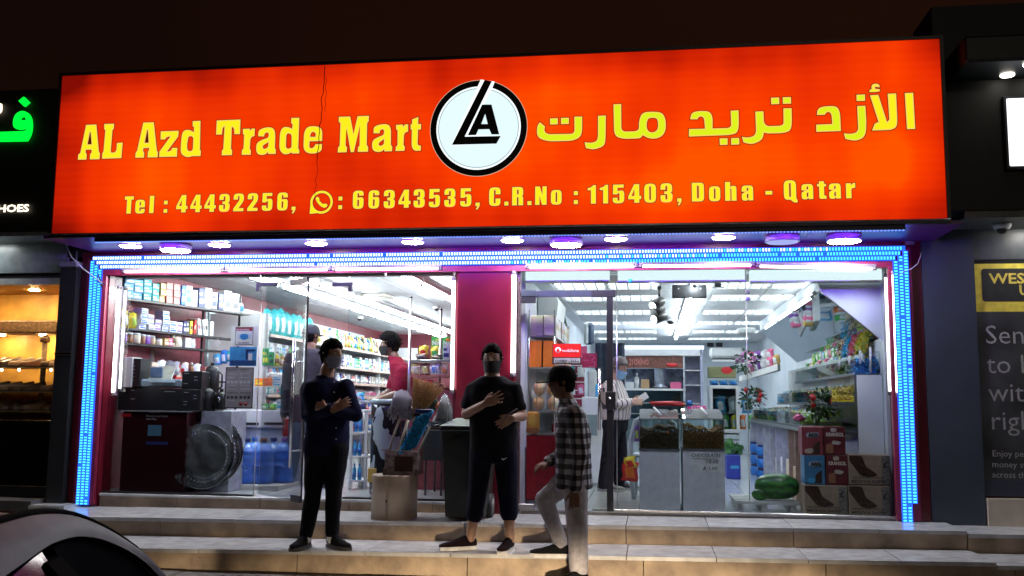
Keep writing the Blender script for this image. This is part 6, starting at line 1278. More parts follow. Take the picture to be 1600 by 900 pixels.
# --- stacked gift boxes by the right glass
def giftbox(px0, py0, px1, py1, Y, dep, label, c, kind, base=None):
    a, b = rect(px0, py0, px1, py1, Y, dep); a = list(a); t = thing('product_carton', label, 'carton', a)
    MB().box(a, b, .004).build('body', c, t); return t, V(a), V(b)
kr = M('kranch_red', (.13, .012, .022), .4, var=.2); ml = M('milk_red', (.28, .05, .07), .4); mb_ = M('milk_blue', (.06, .22, .42), .4, var=.1); cho = M('choc_dark', (.045, .018, .012), .5, var=.3, scale=30); dtm = M('date_carton', (.36, .27, .20), .5, var=.1); dts = M('date_fruit', (.055, .022, .016), .35, var=.4, scale=50); crm = M('cream_print', (.55, .47, .42), .5, var=.2, scale=30)
def onface(t, a, b, pts, Y, mat, name, d=.0012):
    W = b.x-a.x; H = b.z-a.z; MB().prism(rnd([(a.x+W*p[0], a.z+H*p[1])+tuple(p[2:]) for p in pts], 4), [], lambda u, v, q: V((u, Y-q, v)), 0, d).build(name, mat, t)
for k, (x0, y0, x1, y1, c, txt, lb) in enumerate(((1253, 667, 1286, 711, ml, 'Milk', 'pinkish milk-chocolate carton, top left of the stacked cartons'), (1257, 712, 1289, 757, mb_, 'Milk', 'light blue milk-chocolate carton, below the pinkish one'), (1287, 667, 1321, 710, kr, 'KRANSOL', 'dark red carton with cream lettering, top of its stack'), (1291, 711, 1325, 757, kr, 'KRANSOL', 'dark red carton with cream lettering, below a like one'))):
    Y = .14; t, a, b = giftbox(x0, y0, x1, y1, Y, .22, lb, c, 0)
    if k < 2:
        onface(t, a, b, [(.45, .05), (.55, .35, .02), (.85, .52, .02), (.85, .05)], Y, cho, 'printed_chocolate'); onface(t, a, b, [(.12, .06, .02), (.12, .22, .03), (.55, .25, .03), (.5, .06, .02)], Y-.0013, crm if k == 0 else pm('skyblue'), 'printed_cream')
        onface(t, a, b, [(.22, .62, .02), (.2, .78, .02), (.8, .82, .02), (.82, .62, .02)], Y-.0005, M('pale_badge', (.35, .42, .5), .5), 'printed_badge'); text_mesh('printed_text', txt, bk, V((a.x+.055, Y-.003, a.z+(b.z-a.z)*.64)), .05, width=.10, bold=.04, parent=t, shear=.2)
    else:
        onface(t, a, b, [(.10, .04, .02), (.10, .36, .02), (.42, .40, .02), (.44, .04, .02)], Y, M('choc_light', (.30, .13, .07), .5), 'printed_chocolate'); onface(t, a, b, [(.35, .38, .02), (.4, .52, .03), (.85, .45, .03), (.7, .34, .02)], Y-.0013, crm, 'printed_cream')
        text_mesh('printed_text', txt, M('cream_text', (.75, .68, .6), .5), V((a.x+.02, Y-.003, a.z+(b.z-a.z)*.66)), .045, width=(b.x-a.x)-.035, bold=.03, parent=t); onface(t, a, b, [(.33, .82, .01), (.33, .95, .01), (.6, .95, .01), (.6, .82, .01)], Y-.0005, crm, 'printed_badge')
for k, (x0, y0, x1, y1, lb) in enumerate(((1326, 711, 1391, 757, 'medjool dates carton resting on another, nearest the right edge'), (1257, 758.5, 1324, 803, 'medjool dates carton on the floor under the chocolate cartons'), (1326, 759, 1391, 806, 'medjool dates carton on the floor in the right corner'))):
    Y = .13; t, a, b = giftbox(x0, y0, x1, y1, Y, .24, lb, dtm, 0); 
    if k: pass
    onface(t, a, b, [(.02, .97), (.33, .97, .02), (.42, .6, .02), (.62, .42, .03), (.72, .30, .04), (.5, .24, .02), (.3, .28, .02), (.12, .6, .02), (.02, .8)], Y, dts, 'printed_dates'); onface(t, a, b, [(.80, .03), (.80, .97), (.99, .97), (.99, .03)], Y-.0004, M('date_side', (.22, .20, .20), .5, var=.3, scale=40), 'printed_band')
    text_mesh('printed_text', '100% NATURAL, FRESH &', bk, V((a.x+.02, Y-.002, a.z+.052)), .022, width=.27, bold=.01, parent=t); text_mesh('printed_text', 'MEDJOOL DATES', bk, V((a.x+.02, Y-.002, a.z+.016)), .032, width=.29, bold=.025, parent=t); text_mesh('printed_text', '\u00a3', bk, V((b.x-.065, Y-.003, a.z+.15)), .07, bold=.03, parent=t)
# --- watermelon on a white crate
cr = thing('white_crate', 'white slatted pallet crate under the watermelon', 'crate', at(1200, 800, .5)); cwm = M('crate_white', (.58, .60, .60), .5)
a = at(1180, 803, .30); b = at(1250, 786, .30); x0_, x1_ = a.x, b.x; zt3 = at(1200, 784, .3).z
for k in range(5): MB().box((x0_-.18+.0*k, .32+.16*k, zt3-.03), (x1_, .32+.16*k+.09, zt3), .004).build('slat', cwm, cr)
for x in (x0_-.16, x0_+.06, x1_-.08): MB().box((x, .31, FR+.001), (x+.05, 1.08, zt3-.031), .004).build('bearer', cwm, cr)
MB().box((x0_-.17, .30, zt3-.028), (x1_, .318, zt3+.001)).build('front_slat', cwm, cr)
wm = bpy.data.materials.new('watermelon_rind'); wm.use_nodes = True; nt = wm.node_tree; b_ = nt.nodes['Principled BSDF']; b_.inputs['Roughness'].default_value = .28
tc = nd(nt, 'ShaderNodeTexCoord'); wv_ = nd(nt, 'ShaderNodeTexWave', Scale=4.5, Distortion=5.0, Detail=3.0); wv_.bands_direction = 'Z'; wv_.inputs['Detail Scale'].default_value = 2.5; rp_ = nd(nt, 'ShaderNodeValToRGB'); rp_.color_ramp.elements[0].color = (.012, .07, .012, 1); rp_.color_ramp.elements[1].color = (.05, .22, .035, 1)
nt.links.new(tc.outputs['Object'], wv_.inputs['Vector']); nt.links.new(wv_.outputs['Fac'], rp_.inputs[0]); nt.links.new(rp_.outputs[0], b_.inputs['Base Color'])
p = at(1214, 766, .48); m = MB(); vs = []; n, k_ = 28, 18; fs = []
for i in range(k_+1):
    ph = PI*i/k_; ca = -math.cos(ph); sa = math.sin(ph)**.72
    for j in range(n):
        q = 2*PI*j/n; rd_ = 1+.025*math.cos(6*q); vs.append(V((p.x+.205*ca, .48+.125*sa*math.cos(q)*rd_, zt3+.126+.122*sa*math.sin(q)*rd_)))
for i in range(k_):
    for j in range(n): fs.append((i*n+j, i*n+(j+1) % n, (i+1)*n+(j+1) % n, (i+1)*n+j))
w1_ = thing('watermelon', 'big long dark green watermelon lying on the white crate', 'watermelon', (p.x, .48, zt3)); m.add(vs, fs, True).build('fruit', wm, w1_); MB().ball((p.x-.20, .48, zt3+.126), .01, 6).build('stalk', pm('kraft'), w1_)
p = at(1183, 782, .42); MB().ball((p.x+.03, .42, zt3+.055), .075, 16, (1.1, .8, .72)).build('marrow', wm, None, 'small green melon tucked under the left end of the watermelon', 'melon')
# --- glazing of the right window
gl = [at(x, 600, 0).x for x in (960, 1168)]; X0r, X1r = -1.235, 2.10
def rp2(name, x0, x1, lb):
    t = thing(name, lb, 'window', ((x0+x1)/2, .0, FR)); MB().box((x0+.003, .0, FR+.02), (x1-.003, .010, 2.39)).build('pane', pane, t); return t
g1 = rp2('shop_window', gl[0], gl[1], 'large right glass pane in front of the sweet bins'); g2 = rp2('shop_window', gl[1], X1r, 'right-hand glass pane in front of the stacked cartons')
MB().tube([(gl[1], .004, FR+.02), (gl[1], .004, 2.39)], .0042, 5).build('joint_edge', steel_m, g1)
MB().box((gl[0], -.012, FR+.001), (X1r, .03, FR+.021), .002).build('bottom_channel', steel_m, g1); MB().box((X1r, -.01, FR), (X1r+.022, .02, 2.4)).build('jamb', steel_m, g2)
g3 = thing('shop_window', 'glass strip above the dark door bar of the right doorway', 'window', (-.8, 0, 2.2)); MB().box((X0r+.003, .0, 2.19), (gl[0]-.003, .010, 2.39)).build('pane', pane, g3)
dx0, dx1 = at(816, 500, -.005).x, at(955, 500, -.005).x
rd_ = thing('glass_door', 'glass door with dark top bar and chrome pull in the right doorway', 'glass door', ((dx0+dx1)/2, 0, FR))
a, b = rect(812, 454, 958, 466, -.015, .03); MB().box((dx0-.01, -.018, a[2]+.012), (dx1+.03, .012, b[2]), .003).build('top_bar', M('bar_slate', (.035, .04, .065), .3), rd_)
a, b = rect(812, 463, 832, 473, -.03, .04); MB().box((dx0-.01, -.024, a[2]), (dx0+.13, .016, b[2]-.005), .003).build('top_patch', black_m, rd_); MB().box((dx0-.012, -.028, b[2]+.003), (dx0+.13, -.019, b[2]+.058), .001).build('patch_cover', M('bar_slate2', (.05, .06, .08), .25), rd_)
a, b = rect(948, 455, 958, 801, -.02, .03); MB().box((a[0], -.02, FR+.002), (b[0], .016, b[2]), .002).build('side_bar', black_m, rd_); a, b = rect(924, 454, 962, 464, -.026, .04); MB().box(a, b, .003).build('corner_patch', black_m, rd_)
MB().box((dx0+.135, -.004, FR+.012), (dx1-.02, .005, at(880, 466, 0).z)).build('pane', pane, rd_)
a, b = rect(946, 612, 962, 640, -.03, .045); MB().box(a, b, .004).build('lock_case', black_m, rd_); p = at(953, 622, -.033); MB().lathe([(.012, -.004), (.012, .004)], p, 12, 'y').build('lock_cylinder', chrome_m, rd_)
for s_, px in ((-1, 936.5),):
    p0 = at(px, 672, -.06); p1 = at(px, 575, -.06); MB().tube([p0, p1], .014, 8).build('pull_handle', chrome_m, rd_)
    for f in (.12, .88): q_ = p0.lerp(p1, f); MB().tube([q_, q_+V((0, .06, 0))], .008, 6).build('handle_stem', chrome_m, rd_)
p = at(964, 700, -.012); MB().tube([(p.x, -.004, FR+.03), (p.x, -.004, 2.17)], .004, 5).build('edge', steel_m, rd_)
MB().box((X0r-.03, -.03, FR-.02), (X0r+.0, .02, 2.4)).build('jamb', M('jamb_steel', (.35, .25, .26), .2, .8), rd_)
a, b = rect(812, 758, 818, 796, -.035, .03); MB().box((dx0-.02, -.03, FR+.001), (dx0+.12, .012, FR+.05), .003).build('bottom_patch', steel_m, rd_)
# ================================================================== neighbours
# --- left: shoe shop
ln = thing('shoe_shop_front', 'dark shopfront of the shoe shop on the left with black fascia sign', 'shopfront', (-7, 0, 0))
MB().box((-5.93, -.12, .02), (-5.755, .2, 2.44)).build('black_pillar', dark_m, ln)
MB().box((-5.945, -.13, 2.441), (-5.745, .0, 2.50), .01).build('pillar_cap', M('cap_grey', (.25, .26, .28), .4), ln)
for k in (0, 1): MB().box((-5.935, -.126, 1.545+.028*k), (-5.75, -.119, 1.560+.028*k)).build('pillar_band', steel_m, ln)
MB().box((-9.6, -.50, 2.74), (-5.60, -.02, 4.18)).build('fascia_sign_box', M('fascia_black', (.007, .0065, .0065), .6), ln)
MB().box((-9.6, -.49, 2.70), (-5.66, -.02, 2.738)).build('soffit', M('soffit_grey', (.16, .18, .19), .35), ln)
MB().box((-9.6, -.018, 2.40), (-5.94, .03, 2.70)).build('upper_band', M('band_grey', (.22, .26, .26), .3), ln)
MB().box((-9.6, .0, 2.28), (-5.94, .04, 2.345)).build('lower_band', M('band_cream', (.36, .38, .36), .3), ln)
MB().box((-9.6, .01, 2.346), (-5.94, .05, 2.399)).build('shutter_slot', black_m, ln)
MB().box((-9.6, -.3, .03), (-5.96, .0, .13)).build('ledge', M('ledge_dark', (.10, .10, .11), .4), ln); MB().box((-9.6, .0, .131), (-5.94, .06, .24)).build('bottom_rail', black_m, ln)
MB().box((-9.6, .01, .241), (-5.935, .018, 2.279)).build('pane', pane, ln)
MB().box((-5.97, -.32, .035), (-5.60, -.0, .095)).build('side_ledge', tile_m, ln)
oz = M('honey_wood', (.74, .40, .10), .45, var=.15, scale=5); cz = M('carved_wood', (.16, .09, .05), .5, var=.3, scale=30, bump=.8, bscale=40)
MB().box((-9.6, .92, .2), (-5.76, .97, 2.40)).build('back_wall', oz, ln); MB().box((-5.80, .05, .2), (-5.765, .918, 2.40)).build('side_wall', oz, ln); MB().box((-9.6, .05, 2.281), (-5.80, .92, 2.31)).build('inner_ceiling', oz, ln)
a, b = rect(-200, 500, 97, 521, .60, .3); MB().box((-9.6, .60, a[2]), (-5.81, .90, b[2]), .02).build('carved_cornice', cz, ln)
a, b = rect(58, 523, 69, 640, .60, .08); MB().tube([((a[0]+b[0])/2, .64, a[2]), ((a[0]+b[0])/2, .64, b[2])], .028, 10).build('column', cz, ln); MB().lathe([(.05, 0), (.05, .05), (.03, .07)], ((a[0]+b[0])/2, .64, b[2]-.08), 12).build('column_capital', cz, ln)
for k, py in enumerate((573, 611, 641)):
    a, b = rect(-200, py, 96, py+1.5, .45, .40); MB().box((-9.6, .45, a[2]), (-5.81, .85, b[2]+.002)).build('glass_shelf', M('shelf_amber', (.35, .25, .16), .15), ln)
    zz = b[2]+.003
    for i, px in enumerate((-12, 7, 26, 44, 76, 90)):
        p = at(px, py, .5); t = thing('shoe', 'brown leather shoe on the %s shoe-shop shelf, %s from the left in view' % (('top', 'middle', 'lowest')[k], ORD[i]), 'shoe', (p.x, .5, zz), 'shoes on the shelves of the left shop')
        c1 = M('leather_%d' % ((i+k) % 3), ((.10, .04, .02), (.05, .025, .02), (.20, .12, .08))[(i+k) % 3], .3); m = MB(); S = lambda x, y, z: V((p.x+x, .55+y, zz+z))
        vs = []; fs = []; n = 10
        for j, (u, hw, h) in enumerate(((-.11, .02, .03), (-.10, .036, .05), (-.04, .040, .055), (.03, .037, .075), (.09, .034, .095), (.13, .030, .10), (.14, .012, .09))):
            for q in range(n):
                an = PI*q/(n-1); vs.append(S(u*.8+hw*math.cos(an)*.5, u*.6-hw*math.cos(an), .012+h*math.sin(an)**.7))
        for j in range(6):
            for q in range(n-1): fs.append((j*n+q, j*n+q+1, (j+1)*n+q+1, (j+1)*n+q))
        m.add(vs, fs, True).build('upper', c1, t); m = MB(); m.add([S(-.09, -.09, 0), S(-.07, -.03, 0), S(.1, .11, 0), S(.13, .07, 0), S(-.09, -.09, .014), S(-.07, -.03, .014), S(.1, .11, .014), S(.13, .07, .014)], [(0,1,2,3),(4,5,6,7),(0,1,5,4),(1,2,6,5),(2,3,7,6),(3,0,4,7)]).build('sole', black_m, t)
am = E('amber_lamp', (1, .66, .30), 330)
for px in (3, 30, 80): p = at(px, 575, .44); MB().ball((p.x, .44, p.z-.02), .014, 8).build('spot_lamp', E('amber_spot', (1, .85, .62), 12), ln)
for i, x in enumerate((-6.12, -6.6, -7.1)):
    MB().lathe([(.05, 2.279), (.05, 2.272), (.03, 2.270)], (x, .45, 0), 12).build('ceiling_spot', am, ln)
    z = at(50, 523, .7).z; MB().lathe([(.035, z), (.035, z-.008), (.02, z-.01)], (x-.05, .72, 0), 12).build('under_cornice_spot', am, ln)
a, b = rect(-200, 655, 96, 765, .35, .5); MB().box((-9.6, .35, .2), (-5.82, .8, b[2]), .01).build('dark_counter', M('counter_black', (.012, .012, .014), .15), ln)
p = atz(12, 388, 2.70); t = thing('downlight', 'round white downlight in the soffit of the left-hand shoe shop', 'downlight', (p.x, -.25, 2.69)); MB().lathe([(.10, 2.699), (.10, 2.692), (.08, 2.690)], (p.x, -.25, 0), 24).build('lamp', E('downlight_cool', (.95, 1, 1), 22), t)
# green kufic letter and warm white letters on the black fascia
gm = E('neon_green', (.0, .95, .04), 1.1)
def sgn(parent, pts, ox, oy, k, Y, mat, name, holes=(), d=.03):
    q = lambda l: [(lambda P: (P.x, P.z))(at(p[0]/k+ox, p[1]/k+oy, Y)) for p in rnd(l)]
    return MB().prism(q(pts), [q(h) for h in holes], lambda u, v, e: V((u, Y-e, v)), 0, d).build(name, mat, parent)
ft = thing('fascia_lettering', 'glowing green Arabic letter and small white letters on the black fascia', 'sign lettering', at(25, 220, -.51))
Yl = -.503
sgn(ft, [(155,88),(187,120),(157,146),(124,114)], 0, 130, 3.913, Yl, gm, 'letter_dot')
sgn(ft, [(155,168,40),(195,200,50),(205,260,50),(195,320,30),(172,356),(-160,362),(-160,308),(150,298),(172,293),(170,278),(130,288,30),(95,280,30),(88,240,50),(105,190,40)], 0, 130, 3.913, Yl, gm, 'letter', [[(130,232),(135,212,10),(150,207,12),(165,214,10),(170,230)]])
ws = E('warm_letter', (1, .86, .66), 1.6)
text_mesh('letter', 'SHOES', ws, at(-14, 331.5, Yl-.02), .10, width=at(45, 330, Yl).x-at(-14, 330, Yl).x, bold=.035, parent=ft)
sgn(ft, [(-60,150),(-8,165,10),(8,160),(10,135),(14,128),(16,165,15),(6,185,15),(-20,192,10),(-60,180)], 0, 130, 3.913, Yl, ws, 'small_letter')
# --- right: money-transfer shop
rn = thing('exchange_shop_front', 'slate-clad shopfront on the right with poster window and dark sign', 'shopfront', (4, 0, 0))
MB().box((2.39, -.05, .06), (2.83, .2, 2.78)).build('slate_pillar', grey_wall, rn)
MB().box((2.40, -.62, 2.76), (6.5, -.02, 4.55)).build('fascia_sign_box', M('fascia_black', (.007, .0065, .0065), .6), rn)
MB().box((2.60, -.60, 2.70), (6.5, -.02, 2.758)).build('soffit', M('soffit_dark', (.10, .11, .12), .35), rn)
MB().box((2.84, -.02, 2.43), (6.5, .04, 2.70)).build('upper_band', M('band_slate', (.07, .08, .09), .35), rn)
MB().box((2.84, -.018, .36), (6.5, .04, .50)).build('lower_panel', grey_wall, rn); MB().box((2.84, -.08, .10), (6.5, .06, .345)).build('stone_base', M('beige_stone', (.72, .64, .52), .5, var=.12, scale=4, bump=.2), rn)
MB().box((2.84, -.012, .501), (6.5, -.002, 2.429)).build('pane', M('poster_black', (.02, .022, .024), .25), rn)
wp = thing('window_poster', 'yellow-topped grey poster with pale lettering in the right-hand window', 'poster', (3.3, -.02, .52))
YP = -.016
x0p = at(1514, 450, YP).x; zA = at(1556, 412, YP).z; zB = at(1556, 487, YP).z; zC = at(1560, 755, YP).z
yl = M('poster_yellow', (.85, .70, .10), .4); MB().box((x0p, YP, zB), (4.6, YP+.003, zA)).build('yellow_band', yl, wp)
MB().box((x0p+.01, YP, zC), (4.6, YP+.003, zB-.001)).build('grey_sheet', M('poster_charcoal', (.075, .08, .085), .3, var=.35, scale=2.2), wp)
P = [at(x, y, YP) for x, y in ((1533, 420), (1533, 471))]
MB().prism(rnd([(P[0].x, P[0].z, .03), (P[0].x+.85, P[0].z, .03), (P[0].x+.85, P[1].z, .03), (P[0].x, P[1].z, .03)]), [], lambda u, v, d: V((u, YP-d, v)), .0005, .003).build('black_plate', M('plate_charcoal', (.03, .032, .035), .4), wp)
ty = M('letter_yellow', (.80, .66, .12), .4); tg = M('letter_grey', (.42, .43, .44), .5)
text_mesh('lettering', 'WESTERN', ty, at(1546, 443, YP-.004), .13, bold=.02, width=.66, parent=wp); text_mesh('lettering', 'UNION', ty, at(1592, 461, YP-.004), .13, bold=.02, width=.46, parent=wp)
for s, py, sz in (('Send', 537, .235), ('to b', 583, .235), ('with', 627, .235), ('righ', 671, .235)):
    text_mesh('lettering', s, tg, at(1539+(py-537)*.06, py, YP-.001), sz, parent=wp, bold=-.004)
for s, py in (('Enjoy peo', 713), ('money st', 730), ('across th', 746)): text_mesh('lettering', s, tg, at(1550, py, YP-.001), .075, parent=wp)
for x in (3.35, 4.4):
    t = thing('downlight', 'round downlight in the dark soffit of the right-hand shop, %s one' % ('nearer' if x < 4 else 'farther'), 'downlight', (x, -.33, 2.69)); MB().lathe([(.09, 2.699), (.09, 2.692), (.07, 2.690)], (x, -.33, 0), 20).build('lamp', E('downlight_right', (1, .97, .9), 45), t)
t = thing('lightbox_sign', 'white lit panel at the top right edge of the picture', 'sign', (3.2, -.66, 3.2)); a, b = rect(1575, 152, 1640, 259, -.68, .04); MB().box(a, (4.4, -.64, b[2]), .01).build('panel', E('panel_white', (.92, .95, 1), 1.3), t)
MB().box((a[0]-.025, -.672, a[2]-.025), (4.42, -.622, b[2]+.025), .01).build('frame', M('frame_dark', (.02, .02, .03), .4), t)
cn = thing('sign_canopy', 'dark canopy with small lamps above the right-hand sign', 'canopy', (3.4, -1.0, 4.4)); a, b = rect(1507, 52, 1700, 93, -1.1, .4); MB().box(a, (6.5, -.3, b[2]), .02).build('hood', M('canopy_teal', (.012, .018, .02), .5), cn)
for px, py in ((1580, 96), (1598, 82), (1630, 92)):
    p = at(px, 94, -.85); MB().lathe([(.055, 0), (.055, -.012), (.04, -.016)], (p.x, -.75 if py > 90 else -1.0, a[2]-.001), 14).build('lamp', E('canopy_lamp', (1, .95, .85), 7), cn)
p = atz(1518, 374, 2.70); dome((p.x, p.y if p.y < -.1 else -.3, 2.699), 'white dome camera under the soffit left of the money-transfer window', .075)
# --- cables and small bits on the facade
wire = M('cable_white', (.55, .55, .55), .5)
P = [at(*q) for q in ((103, 382, -.3), (112, 402, -.3), (130, 420, -.2), (150, 435, -.14), (163, 445, -.12))]; MB().tube(P, .006, 6).build('cable', wire, None, 'pale cable looping from the soffit to the left light strip', 'cable')
P = [at(*q) for q in ((120, 392, -.1), (119, 416, -.1))]; MB().tube(P, .008, 6).build('conduit', M('conduit_grey', (.2, .2, .2), .5), None, 'short grey conduit above the black pillar on the left', 'conduit')
m = MB(); rr = random.Random(6)
for k in range(5): m.tube([at(152+rr.uniform(-6, 4), 425+rr.uniform(-4, 4)+3*k, -.12), at(158+rr.uniform(-8, 5), 440+rr.uniform(-5, 5), -.13), at(162+rr.uniform(-3, 4), 448+rr.uniform(-5, 5), -.125)], .004, 5)
m.build('cable_tangle', M('cable_black', (.02, .02, .03), .5), None, 'tangle of black wires at the top left corner of the light strip', 'cables')
P = [at(*q) for q in ((1440, 395, -.1), (1434, 412, -.1), (1424, 420, -.1), (1412, 424, -.1), (1406, 430, -.1))]; MB().tube(P, .0035, 5).build('cable', wire, None, 'thin pale cable by the top right corner of the light strip', 'cable')
a, b = rect(1415, 376, 1429, 382, -.06, .03); MB().box(a, b).build('junction_bracket', M('conduit_grey', (.2, .2, .2), .5), None, 'small grey bracket right of the light strip corner', 'bracket')
# ================================================================== things on the steps
cs_ = at(618, 812, -.45); z_t2 = Z2(cs_.x); R_ = .205
pc_ = V((cs_.x, -.50, z_t2+.001)); top_z = at(618, 741, -.50).z; H_ = top_z-pc_.z
st = thing('round_stand', 'tan metallic round pedestal split by a seam, on the upper step', 'stand', pc_)
tanm = M('tan_metal', (.52, .40, .28), .4, .25, var=.1, scale=3)
for s0_, s1_ in ((-PI*.52, PI*.47), (PI*.48, PI*1.47)):
    vs = []; fs = []; n = 20
    for k in range(n+1):
        q = s0_+(s1_-s0_)*k/n; c, s = math.cos(q), math.sin(q)
        for z, r in ((0, R_), (H_-.01, R_*.985), (H_, R_*.97), (H_, R_*.9), (0, R_*.9)): vs.append(pc_+V((r*c, r*s, z)))
    for k in range(n):
        for j in range(5): fs.append((k*5+j, (k+1)*5+j, (k+1)*5+(j+1) % 5, k*5+(j+1) % 5))
    fs.append(tuple(range(5))); fs.append(tuple(n*5+j for j in range(5))[::-1])
    MB().add(vs, fs, True).build('shell_half', tanm, st)
MB().lathe([(R_*.89, H_-.02), (R_*.89, H_-.005)], pc_, 28).build('top_disc', M('pale_disc', (.5, .47, .42), .4), st); MB().ball(pc_+V((-.02, -R_*.975, H_*.43)), .010, 8).build('lock_hole', black_m, st)
a, b = rect(601, 706, 652, 740, -.60, .22); bxz = top_z+.003
flo = M('floral_print', (.42, .34, .33), .5, var=.5, scale=22, sub=(.10, .05, .06)); cbx = thing('floral_carton', 'open floral printed carton holding the brooms on the pedestal', 'carton', (a[0], -.5, bxz))
X0_, X1_ = a[0], b[0]; ZT = b[2]
for A, B in (((X0_, -.60, bxz), (X1_, -.594, ZT)), ((X0_, -.40, bxz), (X1_, -.394, ZT)), ((X0_, -.594, bxz), (X0_+.006, -.40, ZT)), ((X1_-.006, -.594, bxz), (X1_, -.40, ZT))): MB().box(A, B).build('side', flo, cbx)
MB().box((X0_+.006, -.594, bxz), (X1_-.006, -.40, bxz+.006)).build('bottom', flo, cbx); MB().box((X0_+.09, -.602, bxz+.03), (X1_-.04, -.6005, ZT-.04)).build('dark_label', M('label_maroon', (.06, .02, .02), .4), cbx)
MB().add([V((X0_, -.60, ZT)), V((X1_, -.60, ZT)), V((X1_+.02, -.66, ZT+.01)), V((X0_-.04, -.65, ZT+.02)), V((X0_, -.598, ZT)), V((X1_, -.598, ZT)), V((X1_+.02, -.658, ZT+.013)), V((X0_-.04, -.648, ZT+.023))], [(0,1,2,3),(7,6,5,4),(0,4,5,1),(1,5,6,2),(2,6,7,3),(3,7,4,0)]).build('flap', flo, cbx)
MB().box((X0_-.012, -.612, bxz-.004), (X0_+.02, -.58, bxz+.05)).box((X1_-.02, -.612, bxz-.004), (X1_+.01, -.58, bxz+.05)).build('clip', M('clip_brown', (.08, .05, .04), .5), cbx)
# straw broom, head up
def P3(px, py, Y): return at(px, py, Y)
br = thing('straw_broom', 'straw broom standing head up in the floral carton', 'broom', P3(640, 706, -.5)); straw = M('straw', (.70, .42, .17), .7, var=.3, scale=60)
base = P3(650, 652, -.52); m = MB(); rr = random.Random(2)
for k in range(230):
    u = rr.uniform(-1, 1); v = rr.uniform(-1, 1); tip_ = P3(669+u*24-0, 597+u*9+rr.uniform(-3, 3)+3*u*u, -.52+.03*v); b0 = base+V((u*.030, v*.016, 0)); mid = b0.lerp(tip_, .45)+V((rr.uniform(-.004, .004), 0, 0)); m.tube([b0, mid, tip_], [.0028, .0026, .0018], 3, False)
m.build('bristles', straw, br, kind='stuff')
MB().add([base+V((x, y, z)) for z in (0, .06) for x, y in ((-.034-.01*(z > 0), -.018), (.034+.012*(z > 0), -.018), (.034+.012*(z > 0), .018), (-.034-.01*(z > 0), .018))], [(0,3,2,1),(4,5,6,7),(0,1,5,4),(1,2,6,5),(2,3,7,6),(3,0,4,7)]).build('binding', M('binding_dark', (.14, .08, .04), .6), br)
MB().lathe([(.016, -.11), (.034, -.03), (.036, .005)], base, 12).build('neck', M('straw_neck', (.55, .42, .22), .6), br); MB().tube([base+V((0, 0, -.1)), P3(644, 716, -.52)+V((0, 0, -.01))], .011, 8).build('handle', M('broom_handle', (.50, .42, .32), .5), br)
q0 = P3(679, 604, -.52); MB().tube([q0, q0+V((.06, 0, .03)), q0+V((.09, 0, .015)), q0+V((.085, 0, -.03)), q0+V((.03, 0, -.05))], .006, 6).build('loop', M('loop_tan', (.45, .25, .12), .5), br)
# blue microfibre mop
mp_ = thing('blue_mop', 'bright blue shaggy mop head leaning in the floral carton', 'mop', P3(640, 706, -.58)); bm_ = M('mop_blue', (.01, .30, .62), .8, var=.4, scale=40); m = MB(); rr = random.Random(4)
A0, A1 = P3(664, 646, -.60), P3(636, 704, -.62)
for k in range(620):
    u = rr.random(); v = rr.uniform(-1, 1); c = A0.lerp(A1, u)+V((.078*v, 0, .03*v)); m.tube([c, c+V((rr.uniform(-.012, .012), -.026*rr.uniform(.6, 1.1), rr.uniform(-.018, .006)))], [.006, .0045], 4)
d_ = (A1-A0).normalized(); s_ = V((.082, 0, .032)); m.add([A0-s_, A0+s_, A1+s_, A1-s_]+[p+V((0, .012, 0)) for p in (A0-s_, A0+s_, A1+s_, A1-s_)], [(0,1,2,3),(7,6,5,4),(0,4,5,1),(1,5,6,2),(2,6,7,3),(3,7,4,0)]); m.build('mop_head', bm_, mp_, kind='stuff')
q0 = P3(664, 643, -.60); MB().box(q0+V((-.09, -.012, -.02)), q0+V((.07, .014, .02)), .006).build('clamp', M('clamp_navy', (.02, .04, .12), .4), mp_); MB().tube([A0+V((.02, .02, 0)), A1+V((.0, .02, -.01))], .010, 6).build('handle', M('pole_blue', (.1, .2, .35), .4), mp_)
# two mops wrapped in plastic, white pole with red joint and bagged strings
gw = M('mop_grey', (.42, .40, .44), .8, var=.4, scale=40)
for k, (hx, hy, bx_, by_, w_, lb, Y) in enumerate(((629, 640, 607, 706, 1.0, 'grey string mop wrapped in lilac plastic, leftmost in the carton', -.52), (640, 648, 622, 706, .8, 'second pale mop handle beside the leftmost wrapped mop', -.48))):
    t = thing('wrapped_mop', lb, 'mop', P3(bx_, by_, Y)); h0, h1 = P3(hx, hy, Y), P3(bx_, by_, Y); MB().tube([h0, h1], .0115, 8).build('handle', M('handle_cream', (.55, .48, .40), .5), t); m = MB(); rr = random.Random(k)
    if k == 0:
        for j in range(90): u = rr.uniform(-1, 1); p0 = P3(628+u*10, 618+rr.uniform(-5, 4), Y); m.tube([p0, P3(627+u*15, 632, Y-.02*rr.random()), P3(626+u*19+rr.uniform(-3, 3), 648+rr.uniform(-6, 9), Y-.04*rr.random())], .006, 4)
        m.build('strings', gw, t, kind='stuff'); m = MB(); m.ball(P3(628, 627, Y), .10, 14, (1, .7, 1.0)); q = random.Random(3); m.v = [v+V((q.uniform(-.01, .01), q.uniform(-.01, .01), q.uniform(-.01, .01))) for v in m.v]; m.build('plastic_wrap', glass_mat('lilac_film', (.86, .84, .95), 1, film=.4, filmcol=(.62, .60, .75)), t)
    else: MB().lathe([(.02, 0), (.028, .05), (.02, .08)], h0, 10).build('socket', M('socket_grey', (.3, .3, .32), .5), t)
wm_ = thing('white_mop', 'white string mop in a clear bag with orange joint on its pole', 'mop', P3(655, 700, -.44)); h1, h0, hj = P3(650, 712, -.44), P3(693, 628, -.44), P3(685, 634, -.44)
